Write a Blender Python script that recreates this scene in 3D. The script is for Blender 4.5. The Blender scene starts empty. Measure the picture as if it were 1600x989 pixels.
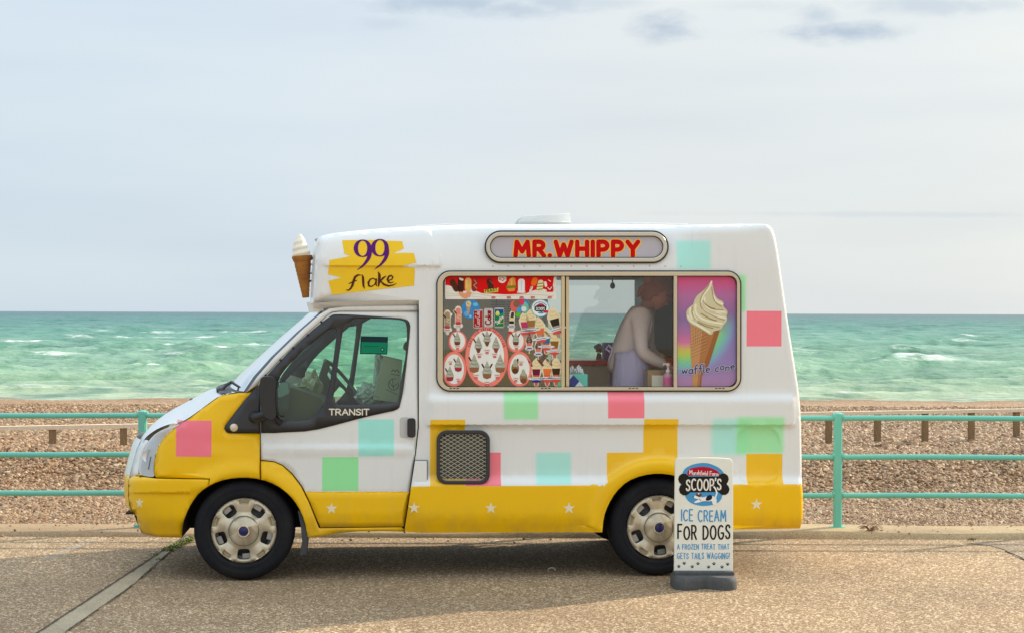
import bpy, bmesh, math, random
import numpy as np
from mathutils import Vector, Matrix
from mathutils.geometry import delaunay_2d_cdt

random.seed(7)
R = math.radians
S = bpy.context.scene
C = S.collection

# ------------------------------------------------------------------ camera
F = 2541.0                      # focal length in photograph pixels (1600 wide)
EYE = Vector((0, 0, 1.89))
CAMR = Matrix.Rotation(R(90) - 6.0 / F, 4, 'X') @ Matrix.Rotation(0.0031, 4, 'Z')
cam = bpy.data.cameras.new('camera')
cam.sensor_width = 36.0
cam.lens = F / 1600 * 36.0
cam.clip_start = 0.1
cam.clip_end = 40000
cam_ob = bpy.data.objects.new('camera', cam)
cam_ob.matrix_world = Matrix.Translation(EYE) @ CAMR
C.objects.link(cam_ob)
S.camera = cam_ob

# ------------------------------------------------------------------ light
SUN_EL, SUN_DX, SUN_DY = R(27), 0.84, 0.54
wd = bpy.data.worlds.new('World')
S.world = wd
wd.use_nodes = True
wn, wl = wd.node_tree.nodes, wd.node_tree.links
wn.clear()
def wnode(t, **k):
    n = wn.new(t)
    for a, b in k.items():
        setattr(n, a, b)
    return n
out = wnode('ShaderNodeOutputWorld'); bg = wnode('ShaderNodeBackground')
bg.inputs[1].default_value = 0.12
sky = wnode('ShaderNodeTexSky', sky_type='NISHITA', sun_disc=False)
sky.sun_elevation = SUN_EL
sky.sun_rotation = math.atan2(SUN_DX, SUN_DY)
sky.air_density = 1.0; sky.dust_density = 2.0; sky.ozone_density = 1.0
tc = wnode('ShaderNodeTexCoord'); sep = wnode('ShaderNodeSeparateXYZ')
wl.new(tc.outputs['Generated'], sep.inputs[0])
def wmath(op, a, b=None, clamp=False):
    n = wnode('ShaderNodeMath', operation=op); n.use_clamp = clamp
    for i, v in enumerate((a, b)):
        if v is None: continue
        if isinstance(v, (int, float)): n.inputs[i].default_value = v
        else: wl.new(v, n.inputs[i])
    return n.outputs[0]
def wramp(v, pts):
    n = wnode('ShaderNodeValToRGB')
    cr = n.color_ramp
    while len(cr.elements) < len(pts): cr.elements.new(0.5)
    for e, (p, c) in zip(cr.elements, pts):
        e.position = p; e.color = (*c, 1)
    wl.new(v, n.inputs[0]); return n.outputs[0]
def wmix(f, a, b, mode='MIX'):
    n = wnode('ShaderNodeMix', data_type='RGBA', blend_type=mode)
    for s, v in ((n.inputs[0], f), (n.inputs[6], a), (n.inputs[7], b)):
        if isinstance(v, (int, float)): s.default_value = v
        elif isinstance(v, tuple): s.default_value = (*v, 1)
        else: wl.new(v, s)
    return n.outputs[2]
# thin bright overcast: blue-grey on the left, whiter towards the sun; brighter overhead
az = wmath('SUBTRACT', sep.outputs[0], wmath('MULTIPLY', sep.outputs[1], 0.28))
warm = wramp(wmath('ADD', wmath('MULTIPLY', az, 1.1), 0.76, True), [(0.0, (0.60, 0.715, 0.80)), (0.30, (0.645, 0.73, 0.805)), (0.55, (0.71, 0.755, 0.775)), (1.0, (0.80, 0.83, 0.80))])
up = wmath('MAXIMUM', sep.outputs[2], 0.0)
gain = wmath('ADD', 1.0, wmath('MULTIPLY', wmath('POWER', up, 1.8), 1.25))
# soft veil structure
mp = wnode('ShaderNodeMapping'); mp.inputs['Scale'].default_value = (1.3, 1.3, 9.0)
wl.new(tc.outputs['Generated'], mp.inputs[0])
nz = wnode('ShaderNodeTexNoise'); nz.inputs['Scale'].default_value = 2.4; nz.inputs['Detail'].default_value = 4; nz.inputs['Roughness'].default_value = 0.45
wl.new(mp.outputs[0], nz.inputs['Vector'])
veil = wramp(nz.outputs[0], [(0.32, (0.935, 0.95, 0.975)), (0.5, (1.0, 1.0, 1.0)), (0.68, (1.05, 1.035, 1.01))])
base = wmix(1.0, warm, veil, 'MULTIPLY')
# low grey clouds: noise on the cloud layer, starting some 9 degrees up and going on overhead
zz = wmath('ADD', up, 0.06)
cx = wmath('DIVIDE', sep.outputs[0], zz); cy = wmath('DIVIDE', sep.outputs[1], zz)
cmb = wnode('ShaderNodeCombineXYZ'); wl.new(cx, cmb.inputs[0]); wl.new(cy, cmb.inputs[1]); cmb.inputs[2].default_value = 3.7
cn = wnode('ShaderNodeTexNoise'); cn.inputs['Scale'].default_value = 2.3; cn.inputs['Detail'].default_value = 7; cn.inputs['Roughness'].default_value = 0.58
wl.new(cmb.outputs[0], cn.inputs['Vector'])
lift = wnode('ShaderNodeMapRange', interpolation_type='SMOOTHSTEP')
lift.inputs[1].default_value = 0.19; lift.inputs[2].default_value = 0.26
wl.new(sep.outputs[2], lift.inputs[0])
cm = wnode('ShaderNodeMapRange', interpolation_type='SMOOTHSTEP')
cm.inputs[1].default_value = 0.50; cm.inputs[2].default_value = 0.62
wl.new(cn.outputs[0], cm.inputs[0])
cmask = wmath('MULTIPLY', wmath('MULTIPLY', lift.outputs[0], cm.outputs[0]), 0.75)
yy_ = wmath('MAXIMUM', sep.outputs[1], 0.02)
cu = wmath('DIVIDE', sep.outputs[0], yy_); cv = wmath('DIVIDE', sep.outputs[2], yy_)
cb2 = wnode('ShaderNodeCombineXYZ'); wl.new(cu, cb2.inputs[0]); wl.new(wmath('MULTIPLY', cv, 2.2), cb2.inputs[1])
wn2 = wnode('ShaderNodeTexNoise'); wn2.inputs['Scale'].default_value = 26; wn2.inputs['Detail'].default_value = 7; wn2.inputs['Roughness'].default_value = 0.62
wl.new(cb2.outputs[0], wn2.inputs['Vector'])
wob = wmath('MULTIPLY', wmath('SUBTRACT', wn2.outputs[0], 0.5), 3.4)
cl = None
for bx_, by_, brx, bry, st_ in ((700, 4, 95, 15, .8), (800, 14, 60, 13, .7), (870, 2, 60, 16, .6), (1035, 42, 38, 19, .9), (1320, 50, 80, 13, 1.0), (1275, 22, 30, 16, .6), (1440, 6, 110, 12, .6), (615, 38, 50, 10, .25), (1180, 8, 80, 9, .25), (1400, 333, 260, 3.5, .22), (1560, 296, 90, 7, -.0), (930, 3, 70, 9, .4), (1560, 4, 60, 10, .4)):
    dx_ = wmath('DIVIDE', wmath('SUBTRACT', cu, (bx_ - 800) / F), brx / F); dy_ = wmath('DIVIDE', wmath('SUBTRACT', cv, (488 - by_) / F), bry / F)
    dd = wmath('SQRT', wmath('ADD', wmath('MULTIPLY', dx_, dx_), wmath('MULTIPLY', dy_, dy_)))
    mr_ = wnode('ShaderNodeMapRange', interpolation_type='SMOOTHSTEP'); mr_.inputs[1].default_value = 1.8; mr_.inputs[2].default_value = 0.0; mr_.inputs[3].default_value = 0; mr_.inputs[4].default_value = st_
    wl.new(wmath('ADD', dd, wob), mr_.inputs[0]); cl = mr_.outputs[0] if cl is None else wmath('MAXIMUM', cl, mr_.outputs[0])
cl = wmath('MULTIPLY', cl, wmath('GREATER_THAN', sep.outputs[1], 0.1))
cmask = wmath('MAXIMUM', cmask, wmath('MULTIPLY', cl, 0.78))
skyc = wmix(cmask, base, (0.36, 0.46, 0.585))
skyc = wmix(1.0, skyc, gain, 'MULTIPLY')
skyc = wmix(1.0, skyc, wramp(up, [(0.25, (1, 1, 1)), (0.8, (0.94, 0.99, 1.06))]), 'MULTIPLY')
lum = wmix(1.0, skyc, (7.6, 7.6, 7.6), 'MULTIPLY')
mixed = wmix(0.93, sky.outputs[0], lum)
# below the horizon the world is never seen; it goes on with the horizon's tone
wl.new(mixed, bg.inputs[0]); wl.new(bg.outputs[0], out.inputs[0])

sun = bpy.data.lights.new('sun', 'SUN')
sun.energy = 5.0; sun.angle = R(1.2); sun.color = (1.0, 0.86, 0.66)
sun_ob = bpy.data.objects.new('sun', sun)
d = Vector((SUN_DX, SUN_DY, 0)).normalized() * math.cos(SUN_EL) + Vector((0, 0, math.sin(SUN_EL)))
sun_ob.rotation_euler = d.to_track_quat('Z', 'Y').to_euler()
sun_ob.location = d * 50
C.objects.link(sun_ob)

S.view_settings.view_transform = 'Standard'
S.view_settings.look = 'None'
S.view_settings.exposure = 0.22
S.view_settings.gamma = 1.0
S.view_settings.use_curve_mapping = False

# ------------------------------------------------------------------ places
VAN = Matrix.Translation((-1.878, 11.39, 0)) @ Matrix.Rotation(R(4.9), 4, 'Z')
VANI = VAN.inverted()
WID = 2.0                      # width of the van
def ray(px, py):
    return (CAMR @ Vector(((px - 800) / F, -(py - 494.5) / F, -1.0)))
EYEL = VANI @ EYE
VROT = VANI.to_3x3()
def V(px, py, yl=0.0):
    """point of the van (its own coordinates) on the upright plane yl behind its near side"""
    d = VROT @ ray(px, py)
    t = (yl - EYEL.y) / d.y
    return EYEL + d * t
def G(px, py, z=0.0):
    d = ray(px, py); t = (z - EYE.z) / d.z
    return EYE + d * t
def W(px, py, depth):
    d = ray(px, py); t = depth / d.y
    return EYE + d * t

# ------------------------------------------------------------------ materials
def srgb(r, g, b):
    f = lambda c: (c / 255 / 12.92) if c / 255 <= 0.04045 else ((c / 255 + 0.055) / 1.055) ** 2.4
    return (f(r), f(g), f(b))
_m = {}
def flat(c, rough=0.5, metal=0.0, coat=0.0, name=None, spec=0.5):
    c = tuple(c)
    if any(v > 1.001 for v in c): c = srgb(*c)
    k = (c, rough, metal, coat, spec)
    if k in _m: return _m[k]
    m = bpy.data.materials.new(name or 'colour'); m.use_nodes = True
    nt = m.node_tree; p = nt.nodes['Principled BSDF']
    # faint unevenness so that nothing is perfectly uniform
    n = nt.nodes.new('ShaderNodeTexNoise'); n.inputs['Scale'].default_value = 9; n.inputs['Detail'].default_value = 3
    t = nt.nodes.new('ShaderNodeTexCoord'); nt.links.new(t.outputs['Object'], n.inputs['Vector'])
    mr = nt.nodes.new('ShaderNodeMapRange'); mr.inputs[3].default_value = 0.93; mr.inputs[4].default_value = 1.05
    nt.links.new(n.outputs[0], mr.inputs[0])
    mx = nt.nodes.new('ShaderNodeMix'); mx.data_type = 'RGBA'; mx.blend_type = 'MULTIPLY'
    mx.inputs[0].default_value = 1.0; mx.inputs[6].default_value = (*c, 1)
    nt.links.new(mr.outputs[0], mx.inputs[7]); nt.links.new(mx.outputs[2], p.inputs['Base Color'])
    p.inputs['Roughness'].default_value = rough; p.inputs['Metallic'].default_value = metal
    p.inputs['Specular IOR Level'].default_value = spec
    p.inputs['Coat Weight'].default_value = coat; p.inputs['Coat Roughness'].default_value = 0.1
    _m[k] = m
    return m
class NT:
    def __init__(s, name):
        s.m = bpy.data.materials.new(name); s.m.use_nodes = True
        s.t = s.m.node_tree; s.p = s.t.nodes['Principled BSDF']; s.o = s.t.nodes['Material Output']
        s.tc = s.t.nodes.new('ShaderNodeTexCoord')
    def n(s, t, **k):
        n = s.t.nodes.new(t)
        for a, b in k.items(): setattr(n, a, b)
        return n
    def set(s, sock, v):
        if isinstance(v, (int, float)): sock.default_value = v
        elif isinstance(v, tuple): sock.default_value = (*v, 1) if len(v) == 3 and sock.type == 'RGBA' else v
        else: s.t.links.new(v, sock)
    def math(s, op, a, b=0.0, clamp=False):
        n = s.n('ShaderNodeMath', operation=op); n.use_clamp = clamp
        s.set(n.inputs[0], a); s.set(n.inputs[1], b); return n.outputs[0]
    def mix(s, f, a, b, mode='MIX'):
        n = s.n('ShaderNodeMix', data_type='RGBA', blend_type=mode)
        s.set(n.inputs[0], f); s.set(n.inputs[6], a); s.set(n.inputs[7], b); return n.outputs[2]
    def noise(s, scale, detail=4, rough=0.55, vec=None, stretch=None):
        n = s.n('ShaderNodeTexNoise'); n.inputs['Scale'].default_value = scale
        n.inputs['Detail'].default_value = detail; n.inputs['Roughness'].default_value = rough
        v = vec or s.tc.outputs['Object']
        if stretch:
            mp = s.n('ShaderNodeMapping'); mp.inputs['Scale'].default_value = stretch; s.set(mp.inputs[0], v); v = mp.outputs[0]
        s.set(n.inputs['Vector'], v); return n.outputs[0]
    def vor(s, scale, out='Color', feature='F1', vec=None, rnd=1.0):
        n = s.n('ShaderNodeTexVoronoi', feature=feature); n.inputs['Scale'].default_value = scale
        n.inputs['Randomness'].default_value = rnd
        s.set(n.inputs['Vector'], vec or s.tc.outputs['Object']); return n.outputs[out]
    def rng(s, v, a, b, c=0.0, d=1.0, smooth=False):
        n = s.n('ShaderNodeMapRange'); n.interpolation_type = 'SMOOTHSTEP' if smooth else 'LINEAR'
        for i, x in enumerate((v, a, b, c, d)): s.set(n.inputs[i], x)
        return n.outputs[0]
    def ramp(s, v, pts):
        n = s.n('ShaderNodeValToRGB'); cr = n.color_ramp
        while len(cr.elements) < len(pts): cr.elements.new(0.5)
        for e, (p, c) in zip(cr.elements, pts):
            e.position = p; e.color = (*c, 1)
        s.set(n.inputs[0], v); return n.outputs[0]
    def bump(s, h, strength=0.3, dist=0.01, chain=None):
        n = s.n('ShaderNodeBump'); n.inputs['Strength'].default_value = strength; n.inputs['Distance'].default_value = dist
        s.set(n.inputs['Height'], h)
        if chain: s.set(n.inputs['Normal'], chain)
        s.set(s.p.inputs['Normal'], n.outputs[0]); return n.outputs[0]
    def col(s, c): s.set(s.p.inputs['Base Color'], c)

WHITE_C = (0.79, 0.80, 0.79)
YEL_C = srgb(245, 193, 0)
PINK = srgb(252, 124, 142); AQUA = srgb(162, 236, 224); GREEN = srgb(150, 238, 165)
# painted squares: x0, y0, x1, y1 in the photograph, colour, softness of the sprayed edge (m)
SQUARES = [
    (1059, 376, 1112, 421, AQUA, 0.022), (1140, 430, 1167, 487, GREEN, 0.02), (1168, 486, 1223, 541, PINK, 0.003),
    (787, 606, 841, 655, GREEN, 0.014), (950, 604, 1007, 653, PINK, 0.003), (672, 655, 727, 762, YEL_C, 0.003),
    (727, 707, 783, 763, PINK, 0.003), (838, 707, 893, 757, AQUA, 0.016), (1006, 654, 1060, 760, YEL_C, 0.003),
    (949, 707, 1007, 762, YEL_C, 0.003), (1113, 654, 1172, 711, AQUA, 0.03), (1152, 651, 1226, 709, GREEN, 0.022),
    (1168, 709, 1224, 760, YEL_C, 0.003), (560, 655, 616, 713, AQUA, 0.006), (503, 714, 560, 767, GREEN, 0.004),
    (273, 657, 330, 714, PINK, 0.003)]
def paint(name, basec, boxes, coat=0.35):
    t = NT(name)
    sp = t.n('ShaderNodeSeparateXYZ'); t.set(sp.inputs[0], t.tc.outputs['Object'])
    c = t.mix(t.rng(t.noise(1.6, 5), 0.4, 0.75, 0.0, 0.10), basec, tuple(v * 0.8 for v in basec))
    for x0, y0, x1, y1, cc, soft in boxes:
        a = V(x0, y1, 0.0); b = V(x1, y0, 0.0)
        e = soft
        mx = t.math('MULTIPLY', t.rng(sp.outputs[0], a.x - e, a.x + e, smooth=True), t.rng(sp.outputs[0], b.x - e, b.x + e, 1.0, 0.0, smooth=True))
        mz = t.math('MULTIPLY', t.rng(sp.outputs[2], a.z - e, a.z + e, smooth=True), t.rng(sp.outputs[2], b.z - e, b.z + e, 1.0, 0.0, smooth=True))
        k = t.math('MULTIPLY', mx, mz)
        if soft > 0.01: k = t.math('MULTIPLY', k, 0.85)
        c = t.mix(k, c, cc)
    # road grime low down, thin streaks
    g = t.math('MULTIPLY', t.rng(sp.outputs[2], 0.30, 0.62, 1.0, 0.0, smooth=True), t.rng(t.noise(7, 6, 0.65, stretch=(1, 1, 0.5)), 0.42, 0.8, 0.0, 0.38))
    c = t.mix(g, c, (0.22, 0.17, 0.11))
    s = t.math('MULTIPLY', t.rng(t.noise(3.0, 6, 0.7, stretch=(6, 1, 0.4)), 0.56, 0.8, 0.0, 0.14), 1.0)
    c = t.mix(s, c, (0.33, 0.31, 0.27))
    t.col(c)
    t.p.inputs['Roughness'].default_value = 0.32
    t.p.inputs['Coat Weight'].default_value = coat; t.p.inputs['Coat Roughness'].default_value = 0.12
    t.bump(t.noise(2.2, 3, 0.5), 0.25, 0.02)
    return t.m
M_WHITE = paint('white_paint', WHITE_C, SQUARES)
M_YEL = paint('yellow_paint', YEL_C, [SQUARES[-1]], 0.15); M_YEL.node_tree.nodes['Principled BSDF'].inputs['Specular IOR Level'].default_value = 0.3
M_BLACK = flat((0.018, 0.019, 0.022), 0.45)
M_TRIM = flat((0.028, 0.029, 0.034), 0.4)
M_SEAL = flat((0.02, 0.02, 0.02), 0.6)
M_DARK = flat((0.012, 0.012, 0.014), 0.8)
M_CREAM = flat(srgb(205, 190, 165), 0.35, 0.35)
M_CHROME = flat((0.62, 0.60, 0.56), 0.22, 0.9)
def tyre_mat():
    t = NT('tyre_rubber'); t.col(t.mix(t.rng(t.noise(5, 5), 0.4, 0.7), (0.010, 0.011, 0.015), (0.020, 0.019, 0.020)))
    t.p.inputs['Roughness'].default_value = 0.85; t.p.inputs['Specular IOR Level'].default_value = 0.25; t.bump(t.noise(60, 3), 0.15, 0.003); return t.m
M_TYRE = tyre_mat()
def glass(name, tint, refl=0.14, rough=0.02, block=0.0):
    t = NT(name)
    tr = t.n('ShaderNodeBsdfTransparent'); tr.inputs[0].default_value = (*tint, 1)
    gl = t.n('ShaderNodeBsdfGlossy'); gl.inputs['Roughness'].default_value = rough; gl.inputs[0].default_value = (1, 1, 1, 1)
    fr = t.n('ShaderNodeFresnel'); fr.inputs[0].default_value = 1.5
    f = t.math('ADD', fr.outputs[0], refl - 0.04, True)
    mx = t.n('ShaderNodeMixShader'); t.set(mx.inputs[0], f); t.set(mx.inputs[1], tr.outputs[0]); t.set(mx.inputs[2], gl.outputs[0])
    t.set(t.o.inputs[0], mx.outputs[0]); return t.m
M_GLASS = glass('tinted_glass', (0.66, 0.86, 0.76), 0.05)
M_GLASS_C = glass('clear_glass', (0.95, 0.95, 0.88), 0.11)
M_GLASS_W = glass('windscreen_glass', (0.70, 0.88, 0.82), 0.02)

# ------------------------------------------------------------------ object helpers
def link(o, parent=None, **props):
    C.objects.link(o)
    if parent is not None: o.parent = parent
    for k, v in props.items(): o[k] = v
    return o
def thing(name, label, cat, matrix=None, group=None):
    o = bpy.data.objects.new(name, None); o.empty_display_size = 0.2
    C.objects.link(o)
    if matrix is not None: o.matrix_world = matrix
    o['label'] = label; o['category'] = cat
    if group: o['group'] = group
    return o
def mesh_ob(name, verts, faces, mats, parent=None, mi=None, smooth=False, **props):
    me = bpy.data.meshes.new(name)
    me.from_pydata([tuple(v) for v in verts], [], faces)
    for m in (mats if isinstance(mats, (list, tuple)) else [mats]): me.materials.append(m)
    if mi is not None: me.polygons.foreach_set('material_index', mi)
    if smooth: me.polygons.foreach_set('use_smooth', [True] * len(me.polygons))
    me.update()
    return link(bpy.data.objects.new(name, me), parent, **props)
class MB:
    """collects simple solids into one mesh"""
    def __init__(s): s.v = []; s.f = []; s.mi = []
    def add(s, vs, fs, m=0):
        o = len(s.v); s.v += [Vector(v) for v in vs]; s.f += [tuple(i + o for i in f) for f in fs]; s.mi += [m] * len(fs)
    def box(s, a, b, m=0, M=None):
        x0, y0, z0 = a; x1, y1, z1 = b
        vs = [(x0, y0, z0), (x1, y0, z0), (x1, y1, z0), (x0, y1, z0), (x0, y0, z1), (x1, y0, z1), (x1, y1, z1), (x0, y1, z1)]
        if M is not None: vs = [M @ Vector(v) for v in vs]
        s.add(vs, [(0, 3, 2, 1), (4, 5, 6, 7), (0, 1, 5, 4), (1, 2, 6, 5), (2, 3, 7, 6), (3, 0, 4, 7)], m)
    def prism(s, pts, yfun0, yfun1, m=0):
        """pts: list of photograph pixels; solid between van planes y0 and y1"""
        n = len(pts)
        a = [V(x, y, yfun0) for x, y in pts]; dy = yfun1 - yfun0
        b = [v + Vector((0, dy, 0)) for v in a]
        from mathutils.geometry import tessellate_polygon
        tri = tessellate_polygon([[Vector((x, y, 0)) for x, y in pts]])
        fs = [tuple(t) for t in tri] + [tuple(i + n for i in reversed(t)) for t in tri]
        fs += [(i, (i + 1) % n, (i + 1) % n + n, i + n) for i in range(n)]
        s.add(a + b, fs, m)
    def tube(s, pts, r, n=8, m=0, cap=True):
        pts = [Vector(p) for p in pts]; rs = r if isinstance(r, (list, tuple)) else [r] * len(pts)
        o = len(s.v); up = None
        for i, p in enumerate(pts):
            t = (pts[min(i + 1, len(pts) - 1)] - pts[max(i - 1, 0)]).normalized()
            if up is None: up = t.orthogonal().normalized()
            up = (up - t * up.dot(t)).normalized(); w = t.cross(up)
            for k in range(n):
                a = 2 * math.pi * k / n
                s.v.append(p + (up * math.cos(a) + w * math.sin(a)) * rs[i])
        for i in range(len(pts) - 1):
            for k in range(n):
                k2 = (k + 1) % n
                s.f.append((o + i * n + k, o + i * n + k2, o + (i + 1) * n + k2, o + (i + 1) * n + k)); s.mi.append(m)
        if cap:
            s.f.append(tuple(o + k for k in reversed(range(n)))); s.mi.append(m)
            s.f.append(tuple(o + (len(pts) - 1) * n + k for k in range(n))); s.mi.append(m)
    def lathe(s, prof, c=(0, 0, 0), axis='Z', n=32, m=0, mfun=None, close=False):
        """prof: (radius, height) pairs"""
        c = Vector(c); o = len(s.v)
        for r, h in prof:
            for k in range(n):
                a = 2 * math.pi * k / n
                u, w = r * math.cos(a), r * math.sin(a)
                s.v.append(c + (Vector((u, w, h)) if axis == 'Z' else Vector((u, h, w)) if axis == 'Y' else Vector((h, u, w))))
        for i in range(len(prof) - 1):
            for k in range(n):
                k2 = (k + 1) % n
                s.f.append((o + i * n + k, o + i * n + k2, o + (i + 1) * n + k2, o + (i + 1) * n + k)); s.mi.append(mfun(i) if mfun else m)
    def build(s, name, mats, parent=None, smooth=False, bevel=0.0, **props):
        o = mesh_ob(name, s.v, s.f, mats, parent, s.mi, smooth, **props)
        if bevel:
            b = o.modifiers.new('bevel', 'BEVEL'); b.width = bevel; b.segments = 2; b.limit_method = 'ANGLE'; b.angle_limit = R(40)
        bm = bmesh.new(); bm.from_mesh(o.data); bmesh.ops.recalc_face_normals(bm, faces=bm.faces); bm.to_mesh(o.data); bm.free()
        if smooth:
            me = o.data; me.set_sharp_from_angle(angle=R(40))
        return o

def inpoly(x, y, P):
    c = False; j = len(P) - 1
    for i in range(len(P)):
        xi, yi = P[i]; xj, yj = P[j]
        if (yi > y) != (yj > y) and x < (xj - xi) * (y - yi) / (yj - yi) + xi: c = not c
        j = i
    return c
def dseg(x, y, a, b):
    ax, ay = a; bx, by = b; dx, dy = bx - ax, by - ay
    L = dx * dx + dy * dy
    t = 0 if L == 0 else max(0, min(1, ((x - ax) * dx + (y - ay) * dy) / L))
    return math.hypot(x - ax - t * dx, y - ay - t * dy)
def dpoly(x, y, P, closed=True):
    n = len(P)
    return min(dseg(x, y, P[i], P[(i + 1) % n]) for i in range(n if closed else n - 1))
def ss(a, b, x):
    t = max(0.0, min(1.0, (x - a) / (b - a))); return t * t * (3 - 2 * t)
def rrect(x0, y0, x1, y1, r, n=7):
    P = []
    for cx, cy, a0 in ((x1 - r, y0 + r, -90), (x1 - r, y1 - r, 0), (x0 + r, y1 - r, 90), (x0 + r, y0 + r, 180)):
        for k in range(n + 1):
            a = R(a0 + 90 * k / n); P.append((cx + r * math.cos(a), cy + r * math.sin(a)))
    return P
def ell(cx, cy, rx, ry, n=28, a0=0, a1=360):
    full = abs(a1 - a0) >= 360
    return [(cx + rx * math.cos(R(a0 + (a1 - a0) * k / (n if full else n - 1))), cy + ry * math.sin(R(a0 + (a1 - a0) * k / (n if full else n - 1)))) for k in range(n)]
def smooth_line(P, it=2, closed=False):
    for _ in range(it):
        Q = []
        n = len(P)
        if not closed: Q.append(P[0])
        for i in range(n if closed else n - 1):
            a, b = P[i], P[(i + 1) % n]
            Q.append(tuple(a[k] * .75 + b[k] * .25 for k in range(len(a)))); Q.append(tuple(a[k] * .25 + b[k] * .75 for k in range(len(a))))
        if not closed: Q.append(P[-1])
        P = Q
    return P
def tri2d(outline, holes=(), feats=(), step=14, extra=()):
    """triangulate a region of the photograph plane; returns 2D points and triangles"""
    vs, es = [], []
    def ring(P, closed=True):
        o = len(vs); vs.extend(Vector(p[:2]) for p in P)
        es.extend((o + i, o + (i + 1) % len(P)) for i in range(len(P) if closed else len(P) - 1))
    ring(outline)
    for h in holes: ring(h)
    for f in feats: ring(f, False)
    if step:
        xs = [p[0] for p in outline]; ys = [p[1] for p in outline]
        y = min(ys) + step * .5; row = 0
        while y < max(ys):
            x = min(xs) + step * (.5 if row % 2 else .25)
            while x < max(xs):
                if inpoly(x, y, outline) and dpoly(x, y, outline) > step * .35: vs.append(Vector((x, y)))
                x += step
            y += step * .87; row += 1
    vs.extend(Vector(p) for p in extra)
    ov, oe, of, *_ = delaunay_2d_cdt(vs, es, [], 0, 0.02)
    fs = []
    for f in of:
        cx = sum(ov[i].x for i in f) / 3; cy = sum(ov[i].y for i in f) / 3
        if inpoly(cx, cy, outline) and not any(inpoly(cx, cy, h) for h in holes): fs.append(tuple(f))
    return [(v.x, v.y) for v in ov], fs
def sheet(name, parent, outline, offf, mats, holes=(), feats=(), step=14, extra=(), matf=None, thick=0.0, mirror=False, smooth=True, sharp=30, **props):
    """a panel of the van: outline in photograph pixels, depth from offf(px, py)"""
    if not callable(offf):
        k = offf; offf = lambda x, y: k
    P, fs = tri2d(outline, holes, feats, step, extra)
    vs = [V(x, y, offf(x, y)) for x, y in P]
    if mirror: vs = [Vector((v.x, WID - v.y, v.z)) for v in vs]
    mi = []; ff = []
    for f in fs:
        cx = sum(P[i][0] for i in f) / 3; cy = sum(P[i][1] for i in f) / 3
        mi.append(matf(cx, cy) if matf else 0)
        n = (vs[f[1]] - vs[f[0]]).cross(vs[f[2]] - vs[f[0]])
        ff.append(f if (n.y < 0) != mirror else tuple(reversed(f)))
    o = mesh_ob(name, vs, ff, mats, parent, mi, smooth, **props)
    if thick:
        m = o.modifiers.new('solid', 'SOLIDIFY'); m.thickness = thick; m.offset = -1
    if smooth: o.data.set_sharp_from_angle(angle=R(sharp))
    return o

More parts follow.
